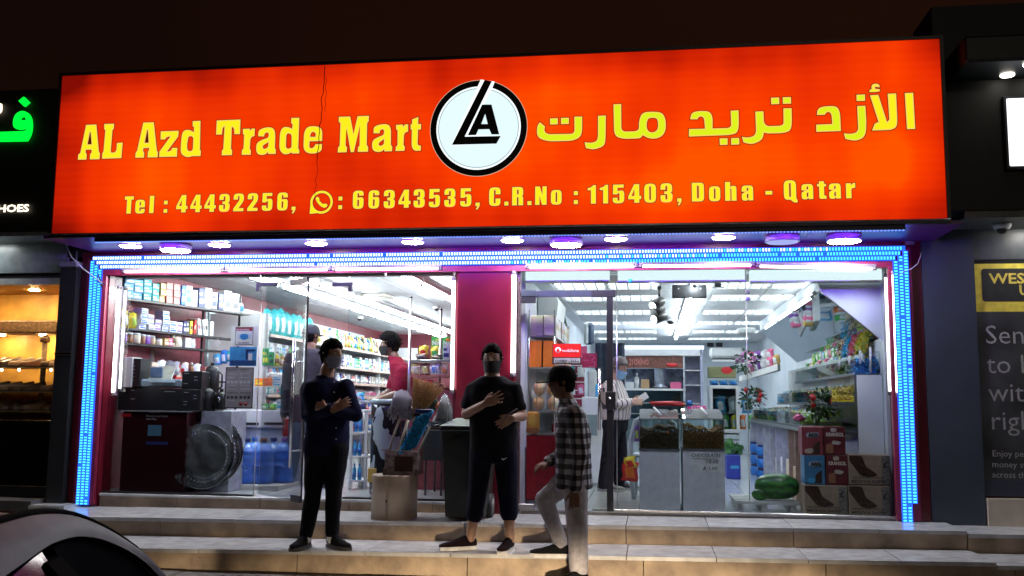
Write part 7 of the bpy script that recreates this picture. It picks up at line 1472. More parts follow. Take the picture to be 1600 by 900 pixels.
MB().tube([h1, h0], .0115, 8).build('handle', M('pole_grey', (.42, .42, .38), .4), wm_); MB().tube([P3(683, 638, -.44), P3(688, 629, -.44)], .019, 8).build('joint', M('joint_orange', (.75, .14, .04), .4), wm_)
m = MB(); rr = random.Random(7)
for j in range(110): u = rr.uniform(-1, 1); m.tube([P3(695+u*3, 617+rr.uniform(0, 3), -.44), P3(694+u*8, 634, -.46), P3(694+u*11, 655+rr.uniform(-8, 3), -.44+rr.uniform(-.03, .03))], .0045, 4)
m.build('strings', M('mop_white', (.55, .55, .58), .8), wm_, kind='stuff'); m = MB(); m.lathe([(.015, 0), (.05, -.06), (.075, -.16), (.07, -.22), (.03, -.25)], P3(695, 616, -.44), 14); q = random.Random(3); m.v = [v+V((q.uniform(-.006, .006),)*3) for v in m.v]; m.build('plastic_bag', hazyplastic, wm_)
m = MB(); q = random.Random(31)
m.ball(P3(690, 662, -.42), .10, 14, (1.3, .8, .32)); m.v = [v+V((q.uniform(-.02, .02), q.uniform(-.02, .02), q.uniform(-.012, .012))) for v in m.v]; m.sm = [False]*len(m.f); m.build('bin_liner', M('liner_blue_grey', (.10, .13, .17), .25), None, 'crumpled blue-grey bin liner between the mops and the wheelie bin', 'bin liner')
p = P3(676, 630, -.38); m = MB(); m.ball(p, .06, 10, (.9, .6, 1.3)).build('dark_bag', M('bag_green_black', (.01, .03, .02), .3), None, 'dark green bag behind the straw broom and the white mop', 'bag')
# wheelie bin
wb = thing('wheelie_bin', 'tall black wheelie bin with pale green lid behind the man in black', 'wheelie bin', (-1.65, -.35, Z2(-1.65))); bp = M('bin_plastic', (.014, .018, .016), .45, var=.15); 
a, b = rect(690, 668, 762, 818, -.62, .5); X0b, X1b = a[0], b[0]; zb0 = Z2(-1.6)+.03; zb1 = at(720, 668, -.62).z
vs = [V(p) for p in ((X0b+.035, -.60, zb0), (X1b-.035, -.60, zb0), (X1b-.05, -.14, zb0), (X0b+.05, -.14, zb0), (X0b, -.64, zb1), (X1b, -.64, zb1), (X1b, -.10, zb1), (X0b, -.10, zb1))]
MB().add(vs, [(0,3,2,1),(4,5,6,7),(0,1,5,4),(1,2,6,5),(2,3,7,6),(3,0,4,7)]).build('body', bp, wb); MB().box((X0b-.02, -.66, zb1-.03), (X1b+.02, -.08, zb1+.012), .01).build('rim', bp, wb)
lidm = M('lid_pale_green', (.20, .26, .22), .4); MB().add([V(p) for p in ((X0b-.01, -.67, zb1+.014), (X1b+.01, -.67, zb1+.014), (X1b+.01, -.08, zb1+.05), (X0b-.01, -.08, zb1+.05), (X0b+.02, -.64, zb1+.034), (X1b-.02, -.64, zb1+.034), (X1b-.02, -.10, zb1+.075), (X0b+.02, -.10, zb1+.075))], [(0,3,2,1),(4,5,6,7),(0,1,5,4),(1,2,6,5),(2,3,7,6),(3,0,4,7)]).build('lid', lidm, wb)
for s_ in (-1, 1):
    x = at(766, 790, -.30).x if s_ > 0 else X0b+.03; c = V((x, -.30, Z2(x)+.105)); MB().lathe([(.102, -.025), (.105, -.02), (.105, .02), (.102, .025)], c, 22, 'x').build('tyre', M('rubber', (.02, .02, .02), .7), wb); MB().lathe([(.062, -.028), (.062, .028)], c, 16, 'x').build('wheel_rim', M('rim_grey', (.25, .25, .26), .5), wb)
MB().tube([(X0b+.05, -.30, Z2(-1.6)+.105), (at(766, 790, -.3).x, -.30, Z2(-1.6)+.105)], .012, 6).build('axle', steel_m, wb); MB().tube([(X0b+.03, -.06, zb1-.02), (X1b-.03, -.06, zb1-.02)], .016, 8).build('handle_bar', bp, wb)
# ================================================================== people
def remeshed(mb, vox, smooth=4, fac=.5, fold=None):
    me = bpy.data.meshes.new('raw'); me.from_pydata([tuple(v) for v in mb.v], [], mb.f); me.update()
    o = bpy.data.objects.new('raw', me); C.objects.link(o)
    r = o.modifiers.new('r', 'REMESH'); r.mode = 'VOXEL'; r.voxel_size = vox; r.adaptivity = 0
    s = o.modifiers.new('s', 'SMOOTH'); s.iterations = smooth; s.factor = fac
    dg = bpy.context.evaluated_depsgraph_get(); m2 = bpy.data.meshes.new_from_object(o.evaluated_get(dg)); bpy.data.objects.remove(o); bpy.data.meshes.remove(me)
    n = len(m2.vertices); 
    if fold:
        from mathutils import noise
        amp, sc1, sz = fold; no = [v.normal.copy() for v in m2.vertices]
        for v, nn in zip(m2.vertices, no):
            p = v.co; k = noise.noise(V((p.x*sc1, p.y*sc1, p.z*sc1*sz)))+.5*noise.noise(V((p.x*sc1*2.3+5, p.y*sc1*2.3, p.z*sc1*sz*2.0))); v.co = p+nn*k*amp
    m2.polygons.foreach_set('use_smooth', [True]*len(m2.polygons)); m2.update(); return m2
def wear(name, mb, mat, root, vox=.010, smooth=4, fold=None, fac=.5):
    me = remeshed(mb, vox, smooth, fac, fold); off = V(root.location)
    me.transform(Matrix.Translation(-off)); me.name = name
    return place(name, me, mat, root)
def loft(mb, secs, n=18, pw=2.4):
    """secs: (centre, side vector, front vector) rings joined into a closed body"""
    vs = []; fs = []
    for c, s, f in secs:
        for k in range(n):
            q = 2*PI*k/n; cc = math.cos(q); ss = math.sin(q)
            x = abs(cc)**(2/pw)*(1 if cc >= 0 else -1); y = abs(ss)**(2/pw)*(1 if ss >= 0 else -1); vs.append(V(c)+V(s)*x+V(f)*y)
    for i in range(len(secs)-1):
        for k in range(n): fs.append((i*n+k, i*n+(k+1) % n, (i+1)*n+(k+1) % n, (i+1)*n+k))
    fs.append(tuple(range(n))[::-1]); fs.append(tuple((len(secs)-1)*n+k for k in range(n))); return mb.add(vs, fs, True)
def limb(mb, pts, rs, n=14):
    """tapering limb through joints, rounded at every joint"""
    P = []; R = []
    for i in range(len(pts)-1):
        a, b = V(pts[i]), V(pts[i+1]); m = 6
        for k in range(m+(i == len(pts)-2)):
            t = k/m; P.append(a.lerp(b, t)); R.append(rs[i]+(rs[i+1]-rs[i])*t)
    mb.tube(P, R, n)
    for p, r in zip(pts, rs): mb.ball(p, r*.99, 12)
    return mb
def hand(mb, w, d, nrm, side, curl=.35, sz=1.0, spread=.10):
    """w wrist, d pointing direction, nrm back-of-hand normal, side = direction of the thumb"""
    w = V(w); d = V(d).normalized(); nrm = V(nrm); nrm = (nrm-d*nrm.dot(d)).normalized(); s = V(side); s = (s-d*s.dot(d)-nrm*s.dot(nrm)).normalized()
    L = .092*sz; loft(mb, [(w, s*.026*sz, nrm*.020*sz), (w+d*L*.35, s*.036*sz, nrm*.017*sz), (w+d*L*.8, s*.042*sz, nrm*.014*sz), (w+d*L, s*.040*sz, nrm*.011*sz)], 14)
    for i, (o, ln, r) in enumerate(((.031, .070, .0088), (.011, .079, .0092), (-.010, .074, .0088), (-.030, .058, .0078))):
        b = w+d*L*.93+s*o*sz; dd = (d+s*spread*(1.5-i)*.8).normalized(); p = [b]; a = 0; cur = dd
        for j, f in enumerate((.42, .33, .25)):
            a += curl*(.8+.35*i*.3)*(1 if j else .6); cur = (dd*math.cos(a)-nrm*math.sin(a)).normalized(); p.append(p[-1]+cur*ln*f*sz)
        mb.tube(p, [r*sz, r*.97*sz, r*.9*sz, r*.72*sz], 8); [mb.ball(q, r*.93*sz, 8) for q in p[1:3]]; mb.ball(p[3], r*.74*sz, 8)
    b = w+d*L*.28+s*.028*sz; t1 = b+(s*.62+d*.70-nrm*.35).normalized()*.038*sz; t2 = t1+(s*.30+d*.90-nrm*.25).normalized()*.032*sz
    mb.tube([w+d*L*.12+s*.012*sz, b, t1, t2], [.014*sz, .0145*sz, .0108*sz, .0085*sz], 8); mb.ball(t1, .0106*sz, 8); mb.ball(t2, .0086*sz, 8)
def head(mb, c, f, up, k=1.0):
    """head with brow, nose, lips, chin and ears; c centre, f facing"""
    c = V(c); f = V(f).normalized(); up = V(up); up = (up-f*up.dot(f)).normalized(); s = f.cross(up); n, m = 36, 26; vs = []; fs = []
    g = lambda x, a, b: math.exp(-((x-a)/b)**2)
    for i in range(m+1):
        ph = PI*i/m; z = -math.cos(ph); r = math.sin(ph)
        for j in range(n):
            q = 2*PI*j/n; x = math.sin(q)*r; y = math.cos(q)*r     # y forward
            X = x*.074; Y = y*.094; Z = z*.116
            if z < 0: X *= 1-.30*min(1, -z)**1.4; Y = Y*(1-.12*(-z)) + (.010*(-z) if y > 0 else .022*z*z)
            if y > 0:
                Y += .021*g(x, 0, .14)*g(z, -.12, .14)+.010*g(x, 0, .08)*g(z, .05, .2)        # nose
                Y -= .011*(g(x, .38, .18)+g(x, -.38, .18))*g(z, .10, .12)                        # eye sockets
                Y += .006*g(z, .27, .10)*g(x, 0, .6)                                              # brow
                Y += .008*g(x, 0, .26)*g(z, -.47, .07)+.006*g(x, 0, .22)*g(z, -.60, .06)-.004*g(z, -.535, .03)*g(x, 0, .3)  # lips
                Y += .010*g(x, 0, .25)*g(z, -.86, .13)                                           # chin
            vs.append(c+(s*X+f*Y+up*Z)*k)
    for i in range(m):
        for j in range(n): fs.append((i*n+j, i*n+(j+1) % n, (i+1)*n+(j+1) % n, (i+1)*n+j))
    mb.add(vs, fs, True)
    for sg in (-1, 1):
        e = c+(s*sg*.076-f*.006+up*.0)*k; m2 = MB(); loft(mb, [(e+up*.030*k-f*.004, s*.006*k, f*.012*k), (e+up*.018*k+s*sg*.006, s*.008*k, f*.019*k), (e, s*.007*k, f*.017*k), (e-up*.022*k, s*.006*k, f*.010*k)], 10)
def hair(c, f, up, mat, root, k=1.0, top=1.0, style='short', seed=1):
    c = V(c); f = V(f).normalized(); up = V(up); up = (up-f*up.dot(f)).normalized(); s = f.cross(up); n, m = 40, 24; mb = MB(); vs = []; fs = []; q_ = random.Random(seed); keep = {}
    from mathutils import noise
    for i in range(m+1):
        ph = PI*(.0+.66*i/m)
        for j in range(n):
            q = 2*PI*j/n; x = math.sin(q)*math.sin(ph); y = math.cos(q)*math.sin(ph); z = math.cos(ph)
            lim = .44+.06*math.cos(4*q) if y > .35 else (-.20 if abs(x) > .55 and y > -.2 else -.62)
            zz = max(z, lim); t = .010+.016*top*max(0, z)+.004*noise.noise(V((x*9, y*9, z*9+seed)))+(.016*top*max(0, y)*max(0, z))
            Rr = math.sqrt(max(0, 1-zz*zz)) if z < lim else math.sin(ph); sc1 = Rr/max(.001, math.sin(ph))
            taper = 1-.10*min(1, max(0, -zz)); 
            if z < lim: t = -.004
            vs.append(c+(s*x*sc1*taper*(.074+t)+f*(y*sc1*(.094+t)*taper-.002)+up*(zz*(.116+t)))*k)
    for i in range(m):
        for j in range(n): fs.append((i*n+j, i*n+(j+1) % n, (i+1)*n+(j+1) % n, (i+1)*n+j))
    fs.append(tuple(range(n))); mb.add(vs, fs, True)
    # tufts break the outline
    for t in range(420):
        d = V((q_.gauss(0, 1), q_.gauss(-.15, 1), abs(q_.gauss(.5, .6)))).normalized()
        if d.z < .0 and d.y > 0: continue
        if d.y > .5 and d.z < .45: continue
        b = c+(s*d.x*.078+f*d.y*.098+up*d.z*.120)*k; e = b+(s*d.x+f*(d.y+.35)+up*d.z+V((q_.uniform(-.3, .3),)*3)).normalized()*q_.uniform(.010, .028)*top*k; mb.tube([b, e], [.005*k, .001], 4, False)
    return mb.build('hair', mat, root, fix=False)
def eyes(c, f, up, root, k=1.0):
    c = V(c); f = V(f).normalized(); up = V(up); up = (up-f*up.dot(f)).normalized(); s = f.cross(up)
    for sg in (-1, 1):
        p = c+(s*sg*.030+f*.078+up*.010)*k; MB().ball(p, .0105*k, 10).build('eye', M('eye_white', (.55, .50, .48), .2), root); MB().ball(p+f*.0075*k, .0058*k, 8).build('iris', M('eye_dark', (.015, .01, .008), .15), root); MB().tube([p+(s*-.016+f*.008+up*.017)*k, p+(f*.013+up*.022)*k, p+(s*.016+f*.008+up*.018)*k], [.0015, .0025, .0015], 5).build('eyebrow', M('hair_black', (.012, .010, .010), .55), root)
def facemask(c, f, up, mat, root, k=1.0):
    c = V(c); f = V(f).normalized(); up = V(up); up = (up-f*up.dot(f)).normalized(); s = f.cross(up); mb = MB(); vs = []; n, m = 15, 9
    for i in range(m):
        v = i/(m-1); z = -.014-.092*v
        for j in range(n):
            u = (j/(n-1)-.5)*2; an = u*1.28; w_ = .079-.018*v
            vs.append(c+(s*math.sin(an)*w_+f*(math.cos(an)*(.100-.008*v)+.020*math.exp(-(u/.35)**2)*math.exp(-((v-.25)/.45)**2)+.002+.0015*math.sin(v*20))+up*(z-.012*abs(u)*(v-.5)))*k)
    fs = [(i*n+j, i*n+j+1, (i+1)*n+j+1, (i+1)*n+j) for i in range(m-1) for j in range(n-1)]; N = len(vs); vs2 = [v-f*.003 for v in vs]; mb.add(vs+vs2, fs+[tuple(q+N for q in g[::-1]) for g in fs], True)
    for sg in (-1, 1): mb.tube([c+(s*sg*.074+f*.035-up*.010)*k, c+(s*sg*.081-f*.004+up*.016)*k, c+(s*sg*.079-f*.012-up*.01)*k, c+(s*sg*.066+f*.030-up*.070)*k], .0018*k, 4)
    return mb.build('face_mask', mat, root, fix=False)
def shoe(a, d, mat, solem, root, L=.28, name='shoe', w=1.0):
    """a: point on the ground under the heel, d: direction of the toe"""
    d = V((d[0], d[1], 0)).normalized(); s = V((-d.y, d.x, 0)); a = V(a); up = V((0, 0, 1)); m = MB()
    secs = [(-.01, .026, .060, .035), (.03, .035, .088, .045), (.09, .037, .090, .05), (.15, .040, .062, .036), (.20, .046, .046, .028), (.25, .043, .038, .022), (.285, .022, .026, .014)]
    P = [(a+d*(u*L/.28)+up*(.022+h*.48), s*hw*w, up*h*.52) for u, hw, h, _ in secs]; vs = []; fs = []; n = 16
    for (c, sv, uv) in P:
        for k in range(n): q = 2*PI*k/n; vs.append(c+sv*math.cos(q)+uv*math.sin(q))
    for i in range(len(P)-1):
        for k in range(n): fs.append((i*n+k, i*n+(k+1) % n, (i+1)*n+(k+1) % n, (i+1)*n+k))
    fs.append(tuple(range(n))); fs.append(tuple((len(P)-1)*n+k for k in range(n))); o = m.add(vs, fs, True).build(name, mat, root)
    ol = [(u*L/.28, hw*w+.005) for u, hw, h, _ in secs]; pts = [(u, v) for u, v in ol]+[(u, -v) for u, v in ol[::-1]]; m = MB(); m.prism([(p[0], p[1]) for p in pts], [], lambda u, v, z: a+d*u+s*v+up*z, .001, .030); m.build('sole', solem, o)
    m = MB()
    for k in range(4): u = (.12+.028*k)*L/.28; h = .085-.012*k; m.tube([a+d*u-s*.016+up*(h+.008-.006*k), a+d*u+s*.016+up*(h+.008-.006*k)], .0028, 4)
    m.build('laces', mat, o); return o
skin_d = M('skin_dark', (.20, .10, .062), .45, var=.06, scale=20); skin_m = M('skin_brown', (.34, .19, .125), .45, var=.06, scale=20); skin_l = M('skin_tan', (.46, .27, .185), .45, var=.05, scale=20)
hb = M('hair_black', (.006, .005, .005), .95, spec=.08)
def cloth(name, col, **k): return M(name, col, .95, var=.12, scale=30, bump=.25, bscale=400, spec=.12, **k)
UP = V((0, 0, 1))
def face(deg): return V((math.sin(math.radians(deg)), -math.cos(math.radians(deg)), 0))     # 0 = towards the street, 90 = to the right
J = lambda px, py, Y: at(px, py, Y)
def torso(mb, pts, F, off=0.0):
    """pts: list of (centre, half width, half depth)"""
    F = V(F).normalized(); S = V((F.y, -F.x, 0)); loft(mb, [(c, S*(w+off), F*(d+off)) for c, w, d in pts], 22, 2.3); return S
# ------------------------------------------------------------------ 1 man in dark blue shirt, arms folded
def man_blue():
    Y = -1.28; zf = Z1(-2.7); F = face(28); FH = face(62); root = thing('person', 'man in dark navy shirt and black trousers with folded arms and pale mask', 'person', (J(510, 800, Y).x, Y, zf))
    S = V((F.y, -F.x, 0)); c = lambda px, py, w, d: (J(px, py, Y), w, d)
    sp = [c(505, 592, .075, .07), c(508, 599, .165, .095), c(511, 614, .20, .115), c(512, 636, .19, .12), c(512, 662, .168, .115), c(511, 685, .175, .12), c(510, 702, .18, .12), c(509, 712, .17, .115)]
    shL, shR = J(484, 606, Y), J(540, 606, Y); eL, eR = J(480, 648, Y-.06), J(556, 650, Y-.05); hL0, hR0 = J(522, 640, Y-.24), J(508, 636, Y-.21)
    b = MB(); head(b, J(518, 555, Y-.02), FH, UP); limb(b, [J(512, 575, Y), J(510, 596, Y)], [.056, .066]); torso(b, sp, F, -.012)
    limb(b, [shL, eL, hL0], [.058, .042, .028]); limb(b, [shR, eR, hR0], [.058, .042, .028])
    hand(b, hL0, J(542, 628, Y-.22)-hL0, -V((0, 1, 0))+UP*.2, UP, .25, .95); hand(b, hR0, J(494, 634, Y-.17)-hR0, V((0, -1, .3)), UP, .5, .95)
    lh, rh = J(494, 700, Y), J(526, 700, Y); lk, rk2 = J(489, 775, Y-.03), J(521, 768, Y-.02); la, ra = J(478, 840, Y-.05), J(519, 834, Y-.0)
    la.z = zf+.09; ra.z = zf+.09
    limb(b, [lh, lk, la], [.085, .056, .038]); limb(b, [rh, rk2, ra], [.085, .056, .038]); wear('body', b, skin_m, root, .006, 3)
    sh = MB(); torso(sh, sp, F, .010); limb(sh, [shL, eL, hL0.lerp(eL, .16)], [.074, .056, .044]); limb(sh, [shR, eR, hR0.lerp(eR, .16)], [.074, .056, .044]); loft(sh, [(J(507, 586, Y), S*.072, F*.066), (J(507, 594, Y), S*.085, F*.08)]); wear('shirt', sh, cloth('navy_shirt', (.010, .012, .045)), root, .009, 4, (.011, 6, 1.3))
    for py in (597, 613, 629, 668, 685): p = J(518 if py < 640 else 521, py, Y)+F*.135; MB().ball(p, .006, 8, (1, .5, 1)).build('button', white_m, root)
    tr = MB(); torso(tr, [(J(510, 690, Y), .158, .11), (J(510, 708, Y), .17, .115), (J(510, 722, Y), .16, .11)], F, .004); limb(tr, [lh, lk, la+UP*.02], [.100, .074, .054]); limb(tr, [rh, rk2, ra+UP*.03], [.100, .074, .054]); wear('trousers', tr, cloth('black_trousers', (.012, .012, .016)), root, .009, 4, (.010, 6, .7))
    blkc = cloth('black_canvas', (.010, .010, .012)); sole = M('sole_dark', (.05, .05, .055), .6)
    for q in (la, ra): limbsock = MB(); limb(limbsock, [q+UP*.035, q-UP*.02], [.044, .044]); wear('sock', limbsock, white_m, root, .006, 1)
    shoe((la.x, la.y+.05, zf), face(-5), blkc, sole, root); shoe((ra.x-.03, ra.y+.03, zf), face(52), blkc, sole, root)
    hc = J(518, 555, Y-.02); hair(hc, FH, UP, hb, root, 1.0, 1.1, seed=2); eyes(hc, FH, UP, root); facemask(hc, FH, UP, M('mask_lilac', (.34, .37, .52), .7), root)
man_blue()
# ------------------------------------------------------------------ 2 man in black T-shirt, hand on chest
def man_black():
    Y = -1.16; zf = Z1(-1.3); F = face(3); FH = face(4); root = thing('person', 'man in black T-shirt and cropped dark trousers with hand on chest and black mask', 'person', (J(770, 800, Y).x, Y, zf)); S = V((F.y, -F.x, 0)); c = lambda px, py, w, d: (J(px, py, Y), w, d)
    sp = [c(770, 588, .08, .07), c(770, 595, .14, .09), c(770, 601, .185, .105), c(770, 616, .20, .12), c(771, 636, .20, .125), c(771, 662, .19, .13), c(771, 688, .185, .13), c(771, 706, .18, .125)]
    sL, sR = J(739, 611, Y), J(802, 609, Y); eL, eR = J(729, 647, Y-.05), J(816, 650, Y-.02); wL, wR = J(757, 631, Y-.19), J(801, 653, Y-.16)
    b = MB(); head(b, J(769, 562, Y-.02), FH, UP, 1.02); limb(b, [J(769, 582, Y), J(770, 600, Y)], [.060, .072]); torso(b, sp, F, -.012); limb(b, [sL, eL, wL], [.062, .046, .029]); limb(b, [sR, eR, wR], [.062, .046, .029])
    hand(b, wL, J(783, 620, Y-.20)-wL, V((0, -1, .1)), V((-.2, 0, 1)), .06, 1.02, .20); hand(b, wR, J(787, 660, Y-.19)-wR, V((.3, -1, .3)), UP, .55, 1.0)
    lh, rh = J(752, 706, Y), J(789, 706, Y); lk, rk2 = J(746, 768, Y-.03), J(794, 770, Y-.04); la, ra = J(735, 840, Y-.05), J(797, 842, Y-.06); la.z = ra.z = zf+.085
    limb(b, [lh, lk, la], [.088, .062, .036]); limb(b, [rh, rk2, ra], [.088, .062, .036]); wear('body', b, skin_l, root, .0058, 3)
    sh = MB(); torso(sh, sp, F, .010); limb(sh, [sL, sL.lerp(eL, .62)], [.070, .064]); limb(sh, [sR, sR.lerp(eR, .66)], [.070, .064]); wear('t_shirt', sh, cloth('black_tshirt', (.014, .014, .019)), root, .009, 4, (.011, 6, 1.2))
    tr = MB(); torso(tr, [(J(771, 694, Y), .172, .125), (J(771, 710, Y), .182, .13), (J(771, 724, Y), .17, .12)], F, .004); limb(tr, [lh, lk, lk.lerp(la, .50)], [.100, .078, .074]); limb(tr, [rh, rk2, rk2.lerp(ra, .44)], [.100, .080, .076]); wear('trousers', tr, cloth('dark_joggers', (.011, .012, .026)), root, .009, 4, (.010, 6, .7))
    p = J(791, 711, Y)+F*.16+V((0, -.02, -.02)); MB().tube([p+V((-.018, 0, .002)), p+V((-.004, 0, -.006)), p+V((.022, 0, .008))], [.004, .006, .001], 6).build('logo_tick', white_m, root)
    blkc = cloth('shoe_maroon_black', (.014, .007, .009)); sole = M('sole_white', (.7, .7, .72), .5)
    shoe((la.x+.03, la.y+.03, zf), face(-60), blkc, sole, root, .29); shoe((ra.x, ra.y+.06, zf), face(-8), blkc, sole, root, .29)
    hc = J(769, 562, Y-.02); hair(hc, FH, UP, hb, root, 1.0, .8, seed=5); eyes(hc, FH, UP, root, 1.02); facemask(hc, FH, UP, M('mask_black', (.010, .010, .011), .7), root, 1.02)
    pp = J(797, 646, Y-.21); t = thing('phone', 'slim pale phone edge in the hand of the man in black', 'phone', pp); m = MB().box((-.004, -.035, -.07), (.004, .035, .07), .003); R = Matrix.Rotation(.95, 3, 'Y'); m.v = [R @ v + V(pp) for v in m.v]; m.build('phone_body', M('phone_grey', (.3, .3, .32), .2), t)
man_black()
# ------------------------------------------------------------------ 3 man in cap and plaid shirt
def plaid(name, col, dark, sx, sz, w, diag=.0):
    m = bpy.data.materials.new(name); m.use_nodes = True; nt = m.node_tree; b = nt.nodes['Principled BSDF']; b.inputs['Roughness'].default_value = .85; tc = nd(nt, 'ShaderNodeTexCoord'); sp = nd(nt, 'ShaderNodeSeparateXYZ'); nt.links.new(tc.outputs['Object'], sp.inputs[0]); L = nt.links.new
    def band(out, n_):
        a = nd(nt, 'ShaderNodeMath', operation='MULTIPLY'); a.inputs[1].default_value = n_; L(out, a.inputs[0]); f = nd(nt, 'ShaderNodeMath', operation='FRACT'); L(a.outputs[0], f.inputs[0]); g = nd(nt, 'ShaderNodeMath', operation='GREATER_THAN'); g.inputs[1].default_value = w; L(f.outputs[0], g.inputs[0]); return g
    ad = nd(nt, 'ShaderNodeMath', operation='ADD'); L(sp.outputs[0], ad.inputs[0]); L(sp.outputs[1], ad.inputs[1])
    gx_ = band(ad.outputs[0], sx); outs = [gx_]
    if sz: outs.append(band(sp.outputs[2], sz))
    if len(outs) == 2: mu = nd(nt, 'ShaderNodeMath', operation='MULTIPLY'); L(outs[0].outputs[0], mu.inputs[0]); L(outs[1].outputs[0], mu.inputs[1]); fin = mu
    else: fin = gx_
    if len(outs) == 2:
        s2 = nd(nt, 'ShaderNodeMath', operation='ADD'); L(outs[0].outputs[0], s2.inputs[0]); L(outs[1].outputs[0], s2.inputs[1]); h = nd(nt, 'ShaderNodeMath', operation='MULTIPLY'); h.inputs[1].default_value = .16; L(s2.outputs[0], h.inputs[0]); a2 = nd(nt, 'ShaderNodeMath', operation='MAXIMUM'); L(h.outputs[0], a2.inputs[0]); L(mu.outputs[0], a2.inputs[1]); fin = a2
    mx = nd(nt, 'ShaderNodeMix', data_type='RGBA'); L(fin.outputs[0], mx.inputs[0]); mx.inputs[6].default_value = (*dark, 1); mx.inputs[7].default_value = (*col, 1); L(mx.outputs[2], b.inputs['Base Color']); return m
def man_cap():
    Y = -1.50; F = face(-84); FH = face(-80); xg = J(905, 840, Y).x; zf = Z1(xg)-.17; zt_ = Z1(xg); root = thing('person', 'man in black cap, black and white plaid shirt and grey trousers stepping up', 'person', (xg, Y, zf)); c = lambda px, py, w, d: (J(px, py, Y), w, d)
    sp = [c(887, 630, .07, .06), c(890, 638, .16, .085), c(894, 655, .19, .11), c(895, 680, .18, .125), c(896, 710, .175, .125), c(896, 740, .175, .128), c(897, 762, .175, .132)]
    sN, sFar = J(897, 648, Y-.17), J(888, 648, Y+.17); eN, eF = J(906, 712, Y-.22), J(879, 708, Y+.20); wN, wF = J(898, 765, Y-.22), J(857, 722, Y+.10)
    b = MB(); hc = J(878, 600, Y-.0); head(b, hc, FH, UP+F*.05); limb(b, [J(884, 618, Y), J(889, 640, Y)], [.056, .066]); torso(b, sp, F, -.012); limb(b, [sN, eN, wN], [.058, .043, .028]); limb(b, [sFar, eF, wF], [.058, .043, .028])
    hand(b, wN, V((-.02, .0, -1)), V((.1, -1, 0)), V((-1, 0, 0)), .35, 1.0); hand(b, wF, J(838, 730, Y+.06)-wF, V((-.2, -.3, 1)), V((0, -1, 0)), .6, 1.0)
    nh, fh = J(899, 755, Y-.09), J(886, 752, Y+.09); nk, fk = J(902, 815, Y-.14), J(851, 780, Y+.06); na, fa = J(905, 875, Y-.14), J(876, 848, Y+.02); na.z = zf+.09; fa.z = zt_+.085
    limb(b, [nh, nk, na], [.085, .058, .038]); limb(b, [fh, fk, fa], [.085, .058, .038]); wear('body', b, skin_d, root, .006, 3)
    sh = MB(); torso(sh, sp, F, .012); limb(sh, [sN, eN, wN.lerp(eN, .10)], [.074, .060, .050]); limb(sh, [sFar, eF, wF.lerp(eF, .1)], [.074, .060, .048]); loft(sh, [(J(885, 622, Y), V((0, .07, 0)), F*.068), (J(889, 633, Y), V((0, .082, 0)), F*.08)]); wear('plaid_shirt', sh, plaid('plaid_check', (.50, .50, .56), (.004, .004, .007), 13, 13, .50), root, .009, 4, (.011, 6, 1.2))
    tr = MB(); torso(tr, [(J(893, 742, Y), .16, .115), (J(893, 757, Y), .17, .12), (J(893, 770, Y), .15, .11)], F, .004); limb(tr, [nh, nk, na+UP*.02], [.105, .082, .070]); limb(tr, [fh, fk, fa+UP*.02], [.105, .080, .056]); wear('trousers', tr, cloth('grey_chinos', (.50, .48, .53)), root, .009, 4, (.012, 6, .7))
    sole = M('sole_white', (.7, .7, .72), .5); blkc = cloth('black_knit', (.012, .012, .014)); shoe((fa.x+.06, fa.y, zt_), F, blkc, sole, root, .29); shoe((na.x+.05, na.y, zf), face(-55), blkc, sole, root, .29)
    hair(hc, FH, UP, hb, root, .99, .5, seed=9); eyes(hc, FH, UP, root)
    # cap
    m = MB(); vs = []; fs = []; n = 28; S = FH.cross(UP)
    for i in range(9):
        ph = PI*.5*i/8; z = math.cos(ph)
        for j in range(n): q = 2*PI*j/n; vs.append(hc+UP*(.026+.122*z**.8)+S*math.sin(q)*.092*math.sin(ph+.02)**.75+FH*(math.cos(q)*.114*math.sin(ph+.02)**.75-.004))
    for i in range(8):
        for j in range(n): fs.append((i*n+j, i*n+(j+1) % n, (i+1)*n+(j+1) % n, (i+1)*n+j))
    cap = m.add(vs, fs+[tuple(8*n+j for j in range(n))], True).build('cap', cloth('black_cap', (.010, .010, .013)), root)
    m = MB(); ol = [(.06, -.075), (.12, -.07, .02), (.20, -.05, .03), (.205, .05, .03), (.12, .07, .02), (.06, .075)]
    m.prism(rnd(ol), [], lambda u, v, d: hc+FH*u+S*v+UP*(.030-.16*max(0, u-.06)+d-abs(v)*abs(v)*2.2), 0, .006).build('peak', MATS['black_cap'], cap)
man_cap()
